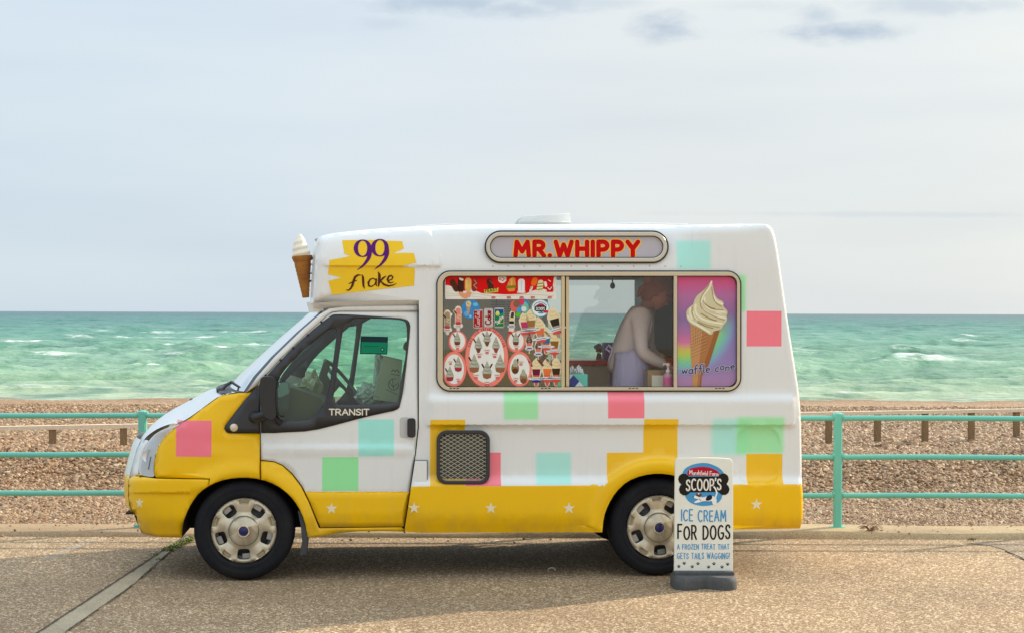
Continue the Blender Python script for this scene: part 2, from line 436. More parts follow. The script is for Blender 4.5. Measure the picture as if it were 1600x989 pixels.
# ------------------------------------------------------------------ strokes and lettering
def A(cx, cy, rx, ry, a0, a1, n=9):
    return [(cx + rx * math.cos(R(a0 + (a1 - a0) * i / (n - 1))), cy + ry * math.sin(R(a0 + (a1 - a0) * i / (n - 1)))) for i in range(n)]
GL = {
 'A': (.7, [[(0, 0), (.35, 1), (.7, 0)], [(.13, .35), (.57, .35)]]), 'C': (.66, [A(.38, .5, .38, .5, 50, 310, 12)]),
 'D': (.66, [[(0, 0), (0, 1)] + A(.16, .5, .5, .5, 90, -90) + [(0, 0)]]), 'E': (.5, [[(.5, 1), (0, 1), (0, 0), (.5, 0)], [(0, .52), (.42, .52)]]),
 'F': (.5, [[(.5, 1), (0, 1), (0, 0)], [(0, .52), (.42, .52)]]), 'G': (.7, [A(.38, .5, .38, .5, 55, 330, 12) + [(.7, .45), (.42, .45)]]),
 'H': (.62, [[(0, 0), (0, 1)], [(.62, 0), (.62, 1)], [(0, .5), (.62, .5)]]), 'I': (.0, [[(0, 0), (0, 1)]]),
 'L': (.48, [[(0, 1), (0, 0), (.48, 0)]]), 'M': (.84, [[(0, 0), (.08, 1), (.42, .3), (.76, 1), (.84, 0)]]),
 'N': (.62, [[(0, 0), (0, 1), (.62, 0), (.62, 1)]]), 'O': (.74, [A(.37, .5, .37, .5, 0, 360, 18)]),
 'P': (.56, [[(0, 0), (0, 1), (.3, 1)] + A(.3, .72, .26, .28, 90, -90, 7) + [(0, .44)]]),
 'R': (.6, [[(0, 0), (0, 1), (.3, 1)] + A(.3, .74, .26, .26, 90, -90, 7) + [(0, .48)], [(.28, .48), (.6, 0)]]),
 'S': (.56, [[(.54, .82), (.45, .97), (.27, 1), (.08, .92), (.03, .74), (.14, .58), (.4, .46), (.53, .3), (.5, .1), (.3, 0), (.1, .03), (0, .18)]]),
 'T': (.62, [[(0, 1), (.62, 1)], [(.31, 1), (.31, 0)]]), 'U': (.6, [[(0, 1), (0, .3)] + A(.3, .3, .3, .3, 180, 360, 8) + [(.6, 1)]]),
 'W': (1.0, [[(0, 1), (.25, 0), (.5, .8), (.75, 0), (1, 1)]]), 'Y': (.66, [[(0, 1), (.33, .5), (.66, 1)], [(.33, .5), (.33, 0)]]),
 'Z': (.56, [[(0, 1), (.56, 1), (0, 0), (.56, 0)]]), '.': (.02, [[(0, .02), (.01, .02)]]), "'": (.05, [[(.04, 1), (.0, .8)]]),
 '!': (.02, [[(0, 1), (0, .32)], [(0, .02), (.01, .02)]]), '-': (.3, [[(0, .4), (.3, .4)]]), '9': (.5, [A(.25, .72, .25, .28, 0, 360, 12), [(.5, .72), (.42, .3), (.2, 0)]]),
 'a': (.46, [A(.23, .25, .23, .25, 40, 400, 12), [(.46, .5), (.46, .06), (.54, 0)]]), 'c': (.4, [A(.23, .25, .23, .25, 50, 310, 9)]),
 'd': (.46, [A(.23, .25, .23, .25, 40, 400, 12), [(.46, 1), (.46, 0)]]), 'e': (.42, [[(.02, .27), (.42, .29)] + A(.22, .26, .21, .26, 8, 310, 11)]),
 'f': (.36, [A(.3, .82, .16, .18, 60, 180, 6) + [(.12, -.18)], [(-.02, .5), (.34, .52)]]), 'h': (.42, [[(0, 1), (0, 0)], [(0, .3)] + A(.21, .3, .21, .2, 150, 0, 6) + [(.42, 0)]]),
 'i': (.05, [[(0, .5), (0, .05), (.06, 0)], [(0, .72), (.01, .72)]]), 'k': (.4, [[(0, 1), (0, 0)], [(.38, .5), (.03, .22), (.4, 0)]]),
 'l': (.08, [[(0, 1), (0, .08), (.1, 0)]]), 'm': (.7, [[(0, .5), (0, 0)], [(0, .3)] + A(.17, .32, .17, .18, 150, 0, 6) + [(.34, 0)], [(.34, .3)] + A(.51, .32, .17, .18, 150, 0, 6) + [(.68, 0)]]),
 'n': (.4, [[(0, .5), (0, 0)], [(0, .3)] + A(.2, .3, .2, .2, 150, 0, 6) + [(.4, 0)]]), 'o': (.44, [A(.22, .25, .22, .25, 0, 360, 13)]),
 'p': (.44, [[(0, .5), (0, -.4)], A(.22, .25, .22, .25, 0, 360, 12)]), 'r': (.3, [[(0, .5), (0, 0)], [(0, .3)] + A(.16, .3, .16, .19, 150, 40, 5)]),
 's': (.34, [[(.33, .42), (.2, .5), (.05, .42), (.08, .3), (.27, .22), (.32, .1), (.17, 0), (0, .06)]]), 't': (.3, [[(.12, .85), (.12, .1), (.26, 0)], [(0, .52), (.28, .52)]]),
 'w': (.62, [[(0, .5), (.14, 0), (.31, .42), (.48, 0), (.62, .5)]]), 'u': (.42, [[(0, .5), (0, .18)] + A(.2, .18, .2, .18, 180, 340, 6) + [(.42, .5), (.42, 0)]]),
 ' ': (.3, []),
}
def text(s, x0, x1, yb, h, lw, gap=.26, slope=0.0, shear=0.0, jit=0.0):
    """letter strokes fitted between x0 and x1 in photograph pixels; returns [(points, width)]"""
    tot = sum(GL[c][0] for c in s) + gap * (len(s) - 1)
    k = (x1 - x0) / tot; x = 0; out = []
    rnd = random.Random(len(s) * 7 + 3)
    for c in s:
        w, st = GL[c]; jy = rnd.uniform(-jit, jit) * h; js = 1 + rnd.uniform(-jit, jit)
        for p in st:
            out.append(([(x0 + (x + u) * k + v * h * shear, yb - v * h * js + jy + (x + u) * k * slope) for u, v in p], lw))
        x += w + gap
    return out
def rot(strokes, cx, cy, ang):
    ca, sa = math.cos(R(ang)), math.sin(R(ang))
    return [([(cx + (p[0] - cx) * ca - (p[1] - cy) * sa, cy + (p[0] - cx) * sa + (p[1] - cy) * ca) + tuple(p[2:]) for p in P], w) for P, w in strokes]
def caps(strokes, grow=0.0, n=8):
    """round-ended stroke pieces as convex polygons"""
    polys = []
    for P, lw in strokes:
        w = [(p[2] if len(p) > 2 else lw) / 2 + grow for p in P]
        for i in range(len(P) - 1):
            a, b = P[i], P[i + 1]
            ang = math.atan2(b[1] - a[1], b[0] - a[0])
            if math.hypot(b[0] - a[0], b[1] - a[1]) < 1e-6: continue
            q = [(b[0] + w[i + 1] * math.cos(ang - math.pi / 2 + math.pi * k / n), b[1] + w[i + 1] * math.sin(ang - math.pi / 2 + math.pi * k / n)) for k in range(n + 1)]
            q += [(a[0] + w[i] * math.cos(ang + math.pi / 2 + math.pi * k / n), a[1] + w[i] * math.sin(ang + math.pi / 2 + math.pi * k / n)) for k in range(n + 1)]
            polys.append(q)
    return polys
def union(polys, cuts=()):
    vs, fs, es = [], [], []
    for c in cuts:
        es.append((len(vs), len(vs) + 1)); vs += [Vector(c[0]), Vector(c[1])]
    for q in polys:
        o = len(vs); vs += [Vector(p) for p in q]; fs.append(list(range(o, o + len(q))))
    ov, oe, of, _a, _b, orig = delaunay_2d_cdt(vs, es, fs, 0, 1e-4)
    return [(v.x, v.y) for v in ov], [tuple(f) for f, o in zip(of, orig) if len(o)]
def decal(name, parent, items, mapf, lift=0.0006, cuts=(), **props):
    """flat print: items = (layer, colour or material, polygon | ('strokes', strokes, grow) ); mapf(x, y, forward) -> point"""
    vs, fs, mi, mats = [], [], [], []
    for layer, col, g in items:
        m = col if isinstance(col, bpy.types.Material) else flat(col, 0.6, spec=0.15)
        if m not in mats: mats.append(m)
        k = mats.index(m)
        if g[0] == 'strokes': P, T = union(caps(g[1], g[2] if len(g) > 2 else 0.0, 5), cuts)
        elif g[0] == 'grid': P, T = tri2d(g[1], (), [list(c) for c in cuts], g[2])
        else: P, T = tri2d(g, (), (), 0)
        o = len(vs); vs += [mapf(x, y, 0.0015 + lift * layer) for x, y in P]
        for t in T:
            a, b, c = (vs[o + i] for i in t)
            n = (b - a).cross(c - a)
            fs.append(tuple(o + i for i in (t if n.y < 0 else reversed(t)))); mi.append(k)
    return mesh_ob(name, vs, fs, mats, parent, mi, **props)

# ================================================================== SETTING
# ---- pavement
def pavement_mat(name, tone, patchy=True):
    t = NT(name)
    st = t.vor(125, 'Color'); sp = t.n('ShaderNodeSeparateColor'); t.set(sp.inputs[0], st)
    stone = t.ramp(sp.outputs[0], [(0.0, (0.13, 0.085, 0.045)), (0.35, (0.27, 0.190, 0.115)), (0.7, (0.41, 0.30, 0.19)), (0.9, (0.60, 0.48, 0.33)), (1.0, (0.88, 0.79, 0.62))])
    st2 = t.vor(52, 'Color'); s2 = t.n('ShaderNodeSeparateColor'); t.set(s2.inputs[0], st2)
    big = t.rng(s2.outputs[1], 0.93, 0.95)
    c = t.mix(t.math('MULTIPLY', big, 0.65), stone, (0.80, 0.69, 0.50))
    sm_ = t.vor(80, 'Color'); s3 = t.n('ShaderNodeSeparateColor'); t.set(s3.inputs[0], sm_)
    c = t.mix(t.rng(s3.outputs[2], 0.93, 0.95, 0.0, 0.85), c, (0.92, 0.84, 0.68))
    c = t.mix(t.rng(s3.outputs[1], 0.88, 0.92, 0.0, 0.6), c, (0.09, 0.06, 0.035))
    edge = t.vor(125, 'Distance', 'DISTANCE_TO_EDGE')
    c = t.mix(t.rng(edge, 0.0, 0.10, 0.65, 0.0), c, (0.10, 0.078, 0.055))
    lo = t.rng(t.noise(0.55, 6, 0.6), 0.3, 0.7, 0.82, 1.22)
    c = t.mix(1.0, c, t.mix(1.0, (1, 1, 1), lo, 'MULTIPLY'), 'MULTIPLY')
    stain = t.rng(t.noise(1.7, 7, 0.7), 0.57, 0.72, 0.0, 0.35, True)
    c = t.mix(stain, c, (0.19, 0.135, 0.085))
    wide = t.rng(t.noise(0.28, 5, 0.6, stretch=(1.0, 2.2, 1)), 0.40, 0.66, 0.0, 0.30, True)
    c = t.mix(wide, c, (0.24, 0.175, 0.11))
    gum = t.math('MULTIPLY', t.rng(t.vor(2.3, 'Distance'), 0.030, 0.045, 1.0, 0.0), 0.55)
    c = t.mix(gum, c, (0.10, 0.085, 0.07))
    c = t.mix(1.0, c, tone, 'MULTIPLY')
    t.col(c); t.p.inputs['Roughness'].default_value = 0.85
    b = t.bump(t.math('ADD', t.rng(edge, 0, 0.3), t.noise(30, 4)), 0.55, 0.006)
    return t.m
M_PAVE = pavement_mat('aggregate_pavement', (1.10, 0.985, 0.84))
def grid_ob(name, x0, x1, y0, y1, nx, ny, zf, mat, **p):
    vs = [(x0 + (x1 - x0) * i / nx, y0 + (y1 - y0) * j / ny, zf(x0 + (x1 - x0) * i / nx, y0 + (y1 - y0) * j / ny)) for j in range(ny + 1) for i in range(nx + 1)]
    fs = [(j * (nx + 1) + i, j * (nx + 1) + i + 1, (j + 1) * (nx + 1) + i + 1, (j + 1) * (nx + 1) + i) for j in range(ny) for i in range(nx)]
    return mesh_ob(name, vs, fs, mat, None, None, True, **p)
EDGE0, EDGE1 = 13.68, 14.27
grid_ob('pavement', -60, 60, -60, EDGE0, 4, 4, lambda x, y: 0.0, M_PAVE, kind='structure')

def concrete(name, c0, c1, scale=3, rough=0.85, left=None):
    t = NT(name)
    c = t.mix(t.rng(t.noise(scale, 8, 0.7), 0.35, 0.68), c0, c1)
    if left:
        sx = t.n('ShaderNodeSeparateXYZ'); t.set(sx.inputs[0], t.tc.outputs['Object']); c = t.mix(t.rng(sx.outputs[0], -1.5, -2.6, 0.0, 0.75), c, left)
    g = t.vor(160, 'Color'); sg = t.n('ShaderNodeSeparateColor'); t.set(sg.inputs[0], g)
    c = t.mix(0.35, c, t.mix(sg.outputs[0], tuple(v * .45 for v in c0), tuple(min(1, v * 1.5) for v in c1)))
    t.col(c); t.p.inputs['Roughness'].default_value = rough
    t.bump(t.math('ADD', t.noise(28, 6), t.noise(4, 3)), 0.5, 0.008); return t.m
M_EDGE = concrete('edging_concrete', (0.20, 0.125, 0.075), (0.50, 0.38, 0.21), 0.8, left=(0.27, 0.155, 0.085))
# raised edging along the beach, in cast lengths
eb = MB(); x = -30.0
rnd = random.Random(5)
def edging_z(x, k):
    return 0.035 + 0.012 * math.sin(x * 0.7 + k) + 0.006 * math.sin(x * 3.1 + 2 * k)
vs, fs = [], []
N = 500
for i in range(N + 1):
    x = -30 + 60 * i / N
    w = 0.012 * math.sin(x * 2.3) + 0.010 * math.sin(x * 5.9 + 1)
    z0 = edging_z(x, 0)
    vs += [(x, EDGE0 + w - 0.02, -0.02), (x, EDGE0 + w, 0.55 * z0), (x, EDGE0 + w + 0.035, z0), (x, (EDGE0 + EDGE1) / 2, z0 + 0.004), (x, EDGE1 - 0.03 + w, z0), (x, EDGE1 + w, 0.4 * z0), (x, EDGE1 + 0.03, -0.25)]
for i in range(N):
    for k in range(6):
        a = i * 7 + k; fs.append((a, a + 7, a + 8, a + 1))
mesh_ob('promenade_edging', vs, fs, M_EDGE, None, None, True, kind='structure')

# concrete joint strip across the pavement (traced on the ground), with its open joint
ja, jb = G(-60, 1068), G(272, 850)
jd = (jb - ja); jn = Vector((-jd.y, jd.x, 0)).normalized()
M_JOINT = concrete('joint_concrete', (0.29, 0.225, 0.145), (0.46, 0.37, 0.25), 2.5)
jv, jf = [], []
rnd = random.Random(11)
for i in range(61):
    p = ja.lerp(jb + jd * 0.12, i / 60)
    w = (0.15 - 0.11 * ss(.45, .95, i / 60)) + rnd.uniform(-0.012, 0.012)
    jv += [p + Vector((0, 0, 0.004)), p - jn * w + Vector((0, 0, 0.004))]
jf = [(2 * i, 2 * i + 1, 2 * i + 3, 2 * i + 2) for i in range(60)]
mesh_ob('pavement_joint_strip', jv, jf, M_JOINT, None, None, False, kind='structure')
jv = []
for i in range(121):
    p = ja.lerp(jb + jd * 0.12, i / 120); a, b = rnd.uniform(0, 0.006), rnd.uniform(0.008, 0.018)
    jv += [p + jn * b + Vector((0, 0, 0.008)), p - jn * a + Vector((0, 0, 0.008))]
o0 = len(jv)
jf = [(2 * i, 2 * i + 1, 2 * i + 3, 2 * i + 2) for i in range(120)]
for i in range(121):
    p = ja.lerp(jb + jd * 0.12, i / 120) - jn * (0.15 - 0.11 * ss(.45, .95, i / 120))
    w = 0.007 if (i // 5) % 4 != 1 else 0.001
    jv += [p + jn * w * rnd.random() + Vector((0, 0, 0.008)), p - jn * w * rnd.uniform(.5, 1.4) + Vector((0, 0, 0.008))]
jf += [(o0 + 2 * i, o0 + 2 * i + 1, o0 + 2 * i + 3, o0 + 2 * i + 2) for i in range(120)]
mesh_ob('pavement_joint_gap', jv, jf, flat((0.085, 0.065, 0.045), 0.95), None, None, False, kind='structure')
# patch of newer asphalt at the far right
M_ASPH = pavement_mat('grey_asphalt', (0.92, 0.88, 0.84))
pp = [G(x, y, 0.004) for x, y in [(1508, 848), (1545, 851), (1570, 858), (1585, 868), (1600, 874), (1660, 892), (1760, 905), (1760, 844), (1600, 843), (1540, 845)]]
mesh_ob('asphalt_patch', pp, [tuple(reversed(range(len(pp))))], M_ASPH, None, None, False, kind='structure')
tb = MB()
tb.tube([G(x, y, 0.003) for x, y in smooth_line([(1572, 861), (1590, 868), (1602, 875), (1640, 890), (1700, 900)])], 0.006, 6)
tb.build('repair_seam', flat((0.06, 0.05, 0.045), 0.9), kind='structure')
# worn pale line
t = NT('worn_line_paint'); t.col((0.55, 0.5, 0.42))
k = t.rng(t.noise(22, 6, 0.75), 0.44, 0.56); tr = t.n('ShaderNodeBsdfTransparent'); ms = t.n('ShaderNodeMixShader')
t.set(ms.inputs[0], t.math('MULTIPLY', k, 0.55)); t.set(ms.inputs[1], tr.outputs[0]); t.set(ms.inputs[2], t.p.outputs[0]); t.set(t.o.inputs[0], ms.outputs[0])
lp = [G(*p, 0.004) for p in [(140, 841), (150, 844), (78, 873), (68, 870)]]
mesh_ob('worn_painted_line', lp, [(0, 3, 2, 1)], t.m, None, None, False, kind='structure')

# ---- beach
BP = [(14.2, -0.05), (15.6, -0.10), (17.0, -0.14), (18.1, -0.14), (18.5, -0.09), (19.5, 0.205), (20.1, 0.21), (21.2, 0.04), (23.2, -0.27), (27, -0.37), (30, -0.43), (36, -0.74), (45, -1.12), (58, -1.50), (70, -1.72), (80, -2.2), (110, -3.6)]
def beach_base(y):
    if y <= BP[0][0]: return BP[0][1]
    for (a, za), (b, zb) in zip(BP, BP[1:]):
        if y <= b:
            t = (y - a) / (b - a); return za + (zb - za) * t
    return BP[-1][1]
_bs = {}
def beach_z(x, y):
    k = round(y, 2)
    if k not in _bs: _bs[k] = sum(beach_base(y + d) for d in (-.25, -.15, -.05, .05, .15, .25)) / 6
    z = _bs[k]
    f = min(1.0, max(0.0, (y - 14.25) / 2))
    f *= 1 - 0.75 * ss(22, 45, y)
    z += f * (0.030 * math.sin(x * 0.9 + 0.4 * y) + 0.022 * math.sin(x * 2.1 - 1.3 * y + 1) + 0.014 * math.sin(4.1 * x + 2.7 * y) + 0.010 * math.sin(7.3 * x - 5.1 * y))
    return z
def pebble_mat():
    t = NT('shingle'); P = t.tc.outputs['Object']
    v1 = t.vor(27, 'Color'); s1 = t.n('ShaderNodeSeparateColor'); t.set(s1.inputs[0], v1)
    v2 = t.vor(9, 'Color'); s2 = t.n('ShaderNodeSeparateColor'); t.set(s2.inputs[0], v2)
    pal = [(0.0, (0.11, 0.055, 0.024)), (0.3, (0.27, 0.145, 0.068)), (0.6, (0.40, 0.232, 0.118)), (0.85, (0.55, 0.37, 0.205)), (1.0, (0.80, 0.66, 0.45))]
    c1 = t.ramp(s1.outputs[0], pal); c2 = t.ramp(s2.outputs[0], pal)
    c = t.mix(0.5, c1, c2)
    c = t.mix(t.rng(t.vor(27, 'Distance', 'DISTANCE_TO_EDGE'), 0, 0.1, 0.6, 0.0), c, (0.10, 0.058, 0.038))
    lo = t.rng(t.noise(0.5, 5, 0.6, stretch=(0.5, 1.6, 1)), 0.3, 0.7, 0.82, 1.15)
    c = t.mix(1.0, c, t.mix(1.0, (1, 1, 1), lo, 'MULTIPLY'), 'MULTIPLY')
    wet = t.n('ShaderNodeSeparateXYZ'); t.set(wet.inputs[0], P); c = t.mix(t.rng(wet.outputs[2], -1.60, -1.70, 0.0, 0.55), c, (0.11, 0.075, 0.045))
    t.col(c); t.p.inputs['Roughness'].default_value = 0.8
    h = t.math('ADD', t.vor(27, 'Distance', 'SMOOTH_F1'), t.math('MULTIPLY', t.vor(8, 'Distance', 'SMOOTH_F1'), 1.5))
    t.bump(t.math('MULTIPLY', h, -1.0), 1.0, 0.03); return t.m
M_SHING = pebble_mat()
# one sheet from the promenade down under the sea, finer near the promenade
bys = list(np.arange(14.22, 32, 0.14)) + list(np.arange(32, 112, 0.8))
bxs = lambda y: [(-1.0 + 2.0 * i / 150) * max(26, y * 0.95) for i in range(151)]
vs = []; fs = []
for y in bys:
    vs += [(x, y, beach_z(x, y)) for x in bxs(y)]
for j in range(len(bys) - 1):
    for i in range(150):
        a = j * 151 + i; fs.append((a, a + 1, a + 152, a + 151))
mesh_ob('shingle_beach', vs, fs, M_SHING, None, None, True, kind='structure')

def stone_mat():
    t = NT('pebble_stone')
    oi = t.n('ShaderNodeObjectInfo')
    c = t.ramp(oi.outputs['Random'], [(0.0, (0.15, 0.075, 0.034)), (0.25, (0.29, 0.155, 0.072)), (0.5, (0.40, 0.232, 0.116)), (0.76, (0.51, 0.335, 0.18)), (0.92, (0.62, 0.46, 0.28)), (0.97, (0.30, 0.24, 0.17)), (1.0, (0.86, 0.74, 0.54))])
    t.col(t.mix(1.0, t.mix(t.rng(t.noise(14, 4), 0.3, 0.75, 0.0, 0.4), c, (0.25, 0.16, 0.10)), (0.90, 0.88, 0.84), 'MULTIPLY'))
    t.p.inputs['Roughness'].default_value = 0.6; t.bump(t.noise(20, 4), 0.3, 0.01); return t.m
M_STONE = stone_mat()
def scatter(name, xs, ys, dens, zf, rmin, rmax, mat, seed, **props):
    """loose stones lying on the surface: points computed here, a stone set on each by geometry nodes"""
    rg = np.random.default_rng(seed)
    pts = []
    for (y0, y1), dn in zip(ys, dens):
        hw = xs(y1)
        n = int(dn * 2 * hw * (y1 - y0))
        X = rg.uniform(-hw, hw, n); Y = rg.uniform(y0, y1, n)
        pts.append(np.stack([X, Y], 1))
    P = np.concatenate(pts)
    me = bpy.data.meshes.new(name); me.vertices.add(len(P))
    co = np.empty((len(P), 3)); co[:, :2] = P
    co[:, 2] = [zf(x, y) for x, y in P] + rg.uniform(-0.002, 0.014, len(P))
    me.vertices.foreach_set('co', co.ravel())
    at = me.attributes.new('size', 'FLOAT_VECTOR', 'POINT')
    far = np.clip((P[:, 1] - 14) / 18, 0, 1)
    s = rg.gamma(5.0, 0.2, len(P)).clip(0.45, 2.3) * (rmin + (rmax - rmin) * far)
    sz = np.stack([s * rg.uniform(0.8, 1.35, len(P)), s * rg.uniform(0.7, 1.1, len(P)), s * rg.uniform(0.45, 0.85, len(P))], 1)
    at.data.foreach_set('vector', sz.ravel().astype(np.float32))
    rt = me.attributes.new('turn', 'FLOAT_VECTOR', 'POINT')
    rr = np.stack([rg.uniform(-0.6, 0.6, len(P)), rg.uniform(-0.6, 0.6, len(P)), rg.uniform(0, 6.28, len(P))], 1)
    rt.data.foreach_set('vector', rr.ravel().astype(np.float32))
    o = link(bpy.data.objects.new(name, me), None, **props)
    ng = bpy.data.node_groups.new(name, 'GeometryNodeTree')
    ng.interface.new_socket('Geometry', in_out='INPUT', socket_type='NodeSocketGeometry')
    ng.interface.new_socket('Geometry', in_out='OUTPUT', socket_type='NodeSocketGeometry')
    n = ng.nodes; L = ng.links
    gi = n.new('NodeGroupInput'); go = n.new('NodeGroupOutput')
    ico = n.new('GeometryNodeMeshIcoSphere'); ico.inputs['Radius'].default_value = 1.0; ico.inputs['Subdivisions'].default_value = 2
    sm = n.new('GeometryNodeSetMaterial'); sm.inputs['Material'].default_value = mat
    nzn = n.new('ShaderNodeTexNoise'); nzn.inputs['Scale'].default_value = 0.9; nzn.inputs['Detail'].default_value = 1
    sb = n.new('ShaderNodeVectorMath'); sb.operation = 'SUBTRACT'; sb.inputs[1].default_value = (0.5, 0.5, 0.5)
    sc = n.new('ShaderNodeVectorMath'); sc.operation = 'SCALE'; sc.inputs['Scale'].default_value = 1.1
    sp = n.new('GeometryNodeSetPosition')
    L.new(nzn.outputs['Color'], sb.inputs[0]); L.new(sb.outputs[0], sc.inputs[0])
    L.new(ico.outputs['Mesh'], sp.inputs['Geometry']); L.new(sc.outputs[0], sp.inputs['Offset'])
    L.new(sp.outputs[0], sm.inputs['Geometry'])
    iop = n.new('GeometryNodeInstanceOnPoints')
    a1 = n.new('GeometryNodeInputNamedAttribute'); a1.data_type = 'FLOAT_VECTOR'; a1.inputs['Name'].default_value = 'size'
    a2 = n.new('GeometryNodeInputNamedAttribute'); a2.data_type = 'FLOAT_VECTOR'; a2.inputs['Name'].default_value = 'turn'
    L.new(gi.outputs[0], iop.inputs['Points']); L.new(sm.outputs[0], iop.inputs['Instance'])
    e2r = n.new('FunctionNodeEulerToRotation'); L.new(a2.outputs[0], e2r.inputs[0])
    L.new(e2r.outputs[0], iop.inputs['Rotation']); L.new(a1.outputs[0], iop.inputs['Scale'])
    L.new(iop.outputs[0], go.inputs[0])
    md = o.modifiers.new('stones', 'NODES'); md.node_group = ng
    me.materials.append(mat)
    return o
scatter('beach_pebbles', lambda y: y * 0.40, [(14.27, 16), (16, 18), (18, 20.6), (20.6, 26), (26, 34), (34, 46), (46, 60)], [4300, 3400, 2700, 850, 400, 170, 80], beach_z, 0.0106, 0.032, M_STONE, 3, kind='stuff')
# loose grit on the promenade edging
scatter('loose_grit', lambda y: y * 0.38, [(13.3, 13.7), (13.7, 14.24)], [22, 55], lambda x, y: 0.0 if y < 13.7 else 0.035, 0.007, 0.007, M_STONE, 8, kind='stuff')

# ---- sea
SEA = -1.72
def sea():
    rg = np.random.default_rng(4)
    nr, nc = 900, 620
    ys = 62 * (24000 / 62) ** (np.linspace(0, 1, nr) ** 1.35)
    tl = np.linspace(-1, 1, nc); ts = 0.36 * tl + 0.9 * np.sign(tl) * np.clip(np.abs(tl) - 0.78, 0, 1) * 4 * np.abs(tl)
    Y, T = np.meshgrid(ys, ts, indexing='ij'); X = T * Y
    Z = np.zeros_like(X)
    for i in range(64):
        lam = 1.6 * 1.052 ** i * rg.uniform(.9, 1.1)
        a = rg.normal(-0.25, 0.5); kx, ky = math.sin(a) * 2 * math.pi / lam, math.cos(a) * 2 * math.pi / lam
        amp = 0.0225 * lam ** 0.53
        ph = X * kx + Y * ky + rg.uniform(0, 6.28) + 0.9 * np.sin(X * rg.uniform(.05, .2) + i) + 0.7 * np.sin(Y * rg.uniform(.03, .1) + 2 * i)
        grp = 0.45 + 0.55 * np.sin(X * rg.uniform(.02, .12) + Y * rg.uniform(.01, .07) + i * 1.7)
        res = np.clip(lam / (Y * 0.011) - 0.7, 0, 1)       # leave out waves the grid cannot carry
        Z += res * amp * grp * (1 - np.abs(np.sin(ph / 2)) - 0.36) * 2.4
    Z -= Z.mean()
    Z *= np.clip((Y - 64) / 24, 0.15, 1)
    for yb, w in ((73, 1.1), (82, 1.4), (97, 1.6)):        # low breakers coming in
        yy = yb + 2.2 * np.sin(X * 0.07 + yb) + 1.0 * np.sin(X * 0.23 + yb)
        Z += 0.22 * np.exp(-((Y - yy) / w) ** 2) * np.clip(np.sin(X * 0.16 + yb * 1.7) + .3, 0, 1)
    co = np.stack([X, Y, Z + SEA], 2).reshape(-1, 3)
    me = bpy.data.meshes.new('sea')
    me.vertices.add(nr * nc); me.vertices.foreach_set('co', co.ravel())
    idx = np.arange(nr * nc).reshape(nr, nc)
    q = np.stack([idx[:-1, :-1], idx[:-1, 1:], idx[1:, 1:], idx[1:, :-1]], 2).reshape(-1, 4)
    me.loops.add(q.size); me.loops.foreach_set('vertex_index', q.ravel())
    me.polygons.add(len(q)); me.polygons.foreach_set('loop_start', np.arange(0, q.size, 4)); me.polygons.foreach_set('use_smooth', np.ones(len(q), bool))
    me.update(calc_edges=True); me.validate()
    at = me.attributes.new('crest', 'FLOAT', 'POINT'); at.data.foreach_set('value', Z.ravel().astype(np.float32))
    t = NT('sea_water')
    g = t.n('ShaderNodeSeparateXYZ'); t.set(g.inputs[0], t.tc.outputs['Object'])
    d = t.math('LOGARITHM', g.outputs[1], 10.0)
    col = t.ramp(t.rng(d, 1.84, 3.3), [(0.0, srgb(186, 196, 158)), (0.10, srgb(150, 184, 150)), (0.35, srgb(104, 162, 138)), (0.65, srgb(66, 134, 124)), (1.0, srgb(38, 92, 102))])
    big = t.noise(0.012, 5, 0.6, stretch=(0.5, 1.0, 1.0))
    col = t.mix(t.rng(big, 0.35, 0.65, 0.0, 0.35), col, srgb(58, 122, 104))
    pat = t.noise(0.12, 8, 0.75, stretch=(0.8, 0.42, 1.0))
    col = t.mix(t.rng(pat, 0.50, 0.64, 0.0, 0.72), col, srgb(38, 98, 82))
    col = t.mix(t.math('MULTIPLY', t.rng(pat, 0.46, 0.32, 0.0, 0.38), t.rng(g.outputs[1], 400, 120)), col, srgb(178, 206, 180))
    pat2 = t.noise(0.62, 6, 0.72, stretch=(0.75, 0.34, 1.0))
    col = t.mix(t.math('MULTIPLY', t.rng(pat2, 0.51, 0.62, 0.0, 0.62), t.rng(g.outputs[1], 300, 100)), col, srgb(60, 120, 88))
    col = t.mix(t.math('MULTIPLY', t.rng(pat2, 0.46, 0.32, 0.0, 0.50), t.rng(g.outputs[1], 260, 90)), col, srgb(196, 216, 188))
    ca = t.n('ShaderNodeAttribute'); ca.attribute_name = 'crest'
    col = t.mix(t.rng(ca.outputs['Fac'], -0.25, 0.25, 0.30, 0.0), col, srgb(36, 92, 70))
    # foam: whitecaps where the crests stand high, torn by the wind, and froth near the shore
    tear = t.rng(t.noise(0.9, 6, 0.75, stretch=(0.7, 1.0, 1.0)), 0.40, 0.56)
    where = t.rng(t.noise(0.11, 4, 0.6), 0.56, 0.64)
    f2 = t.math('MULTIPLY', t.math('MULTIPLY', t.rng(ca.outputs['Fac'], 0.29, 0.40), t.math('MULTIPLY', tear, t.rng(g.outputs[1], 420, 170))), where)
    f3 = t.math('MULTIPLY', t.rng(t.noise(0.5, 8, 0.75, stretch=(0.3, 1.4, 1.0)), 0.52, 0.70), t.rng(g.outputs[1], 66, 88, 0.55, 0.0))
    f4 = t.math('MULTIPLY', t.rng(t.noise(0.055, 10, 0.74, stretch=(1.5, 0.9, 1.0)), 0.672, 0.70), t.rng(g.outputs[1], 110, 200))
    f5 = t.math('MULTIPLY', t.rng(ca.outputs['Fac'], 0.14, 0.24), t.math('MULTIPLY', t.rng(t.noise(0.12, 5, 0.7), 0.45, 0.62), t.math('MULTIPLY', t.math('MULTIPLY', tear, 0.7), t.rng(g.outputs[1], 95, 78))))
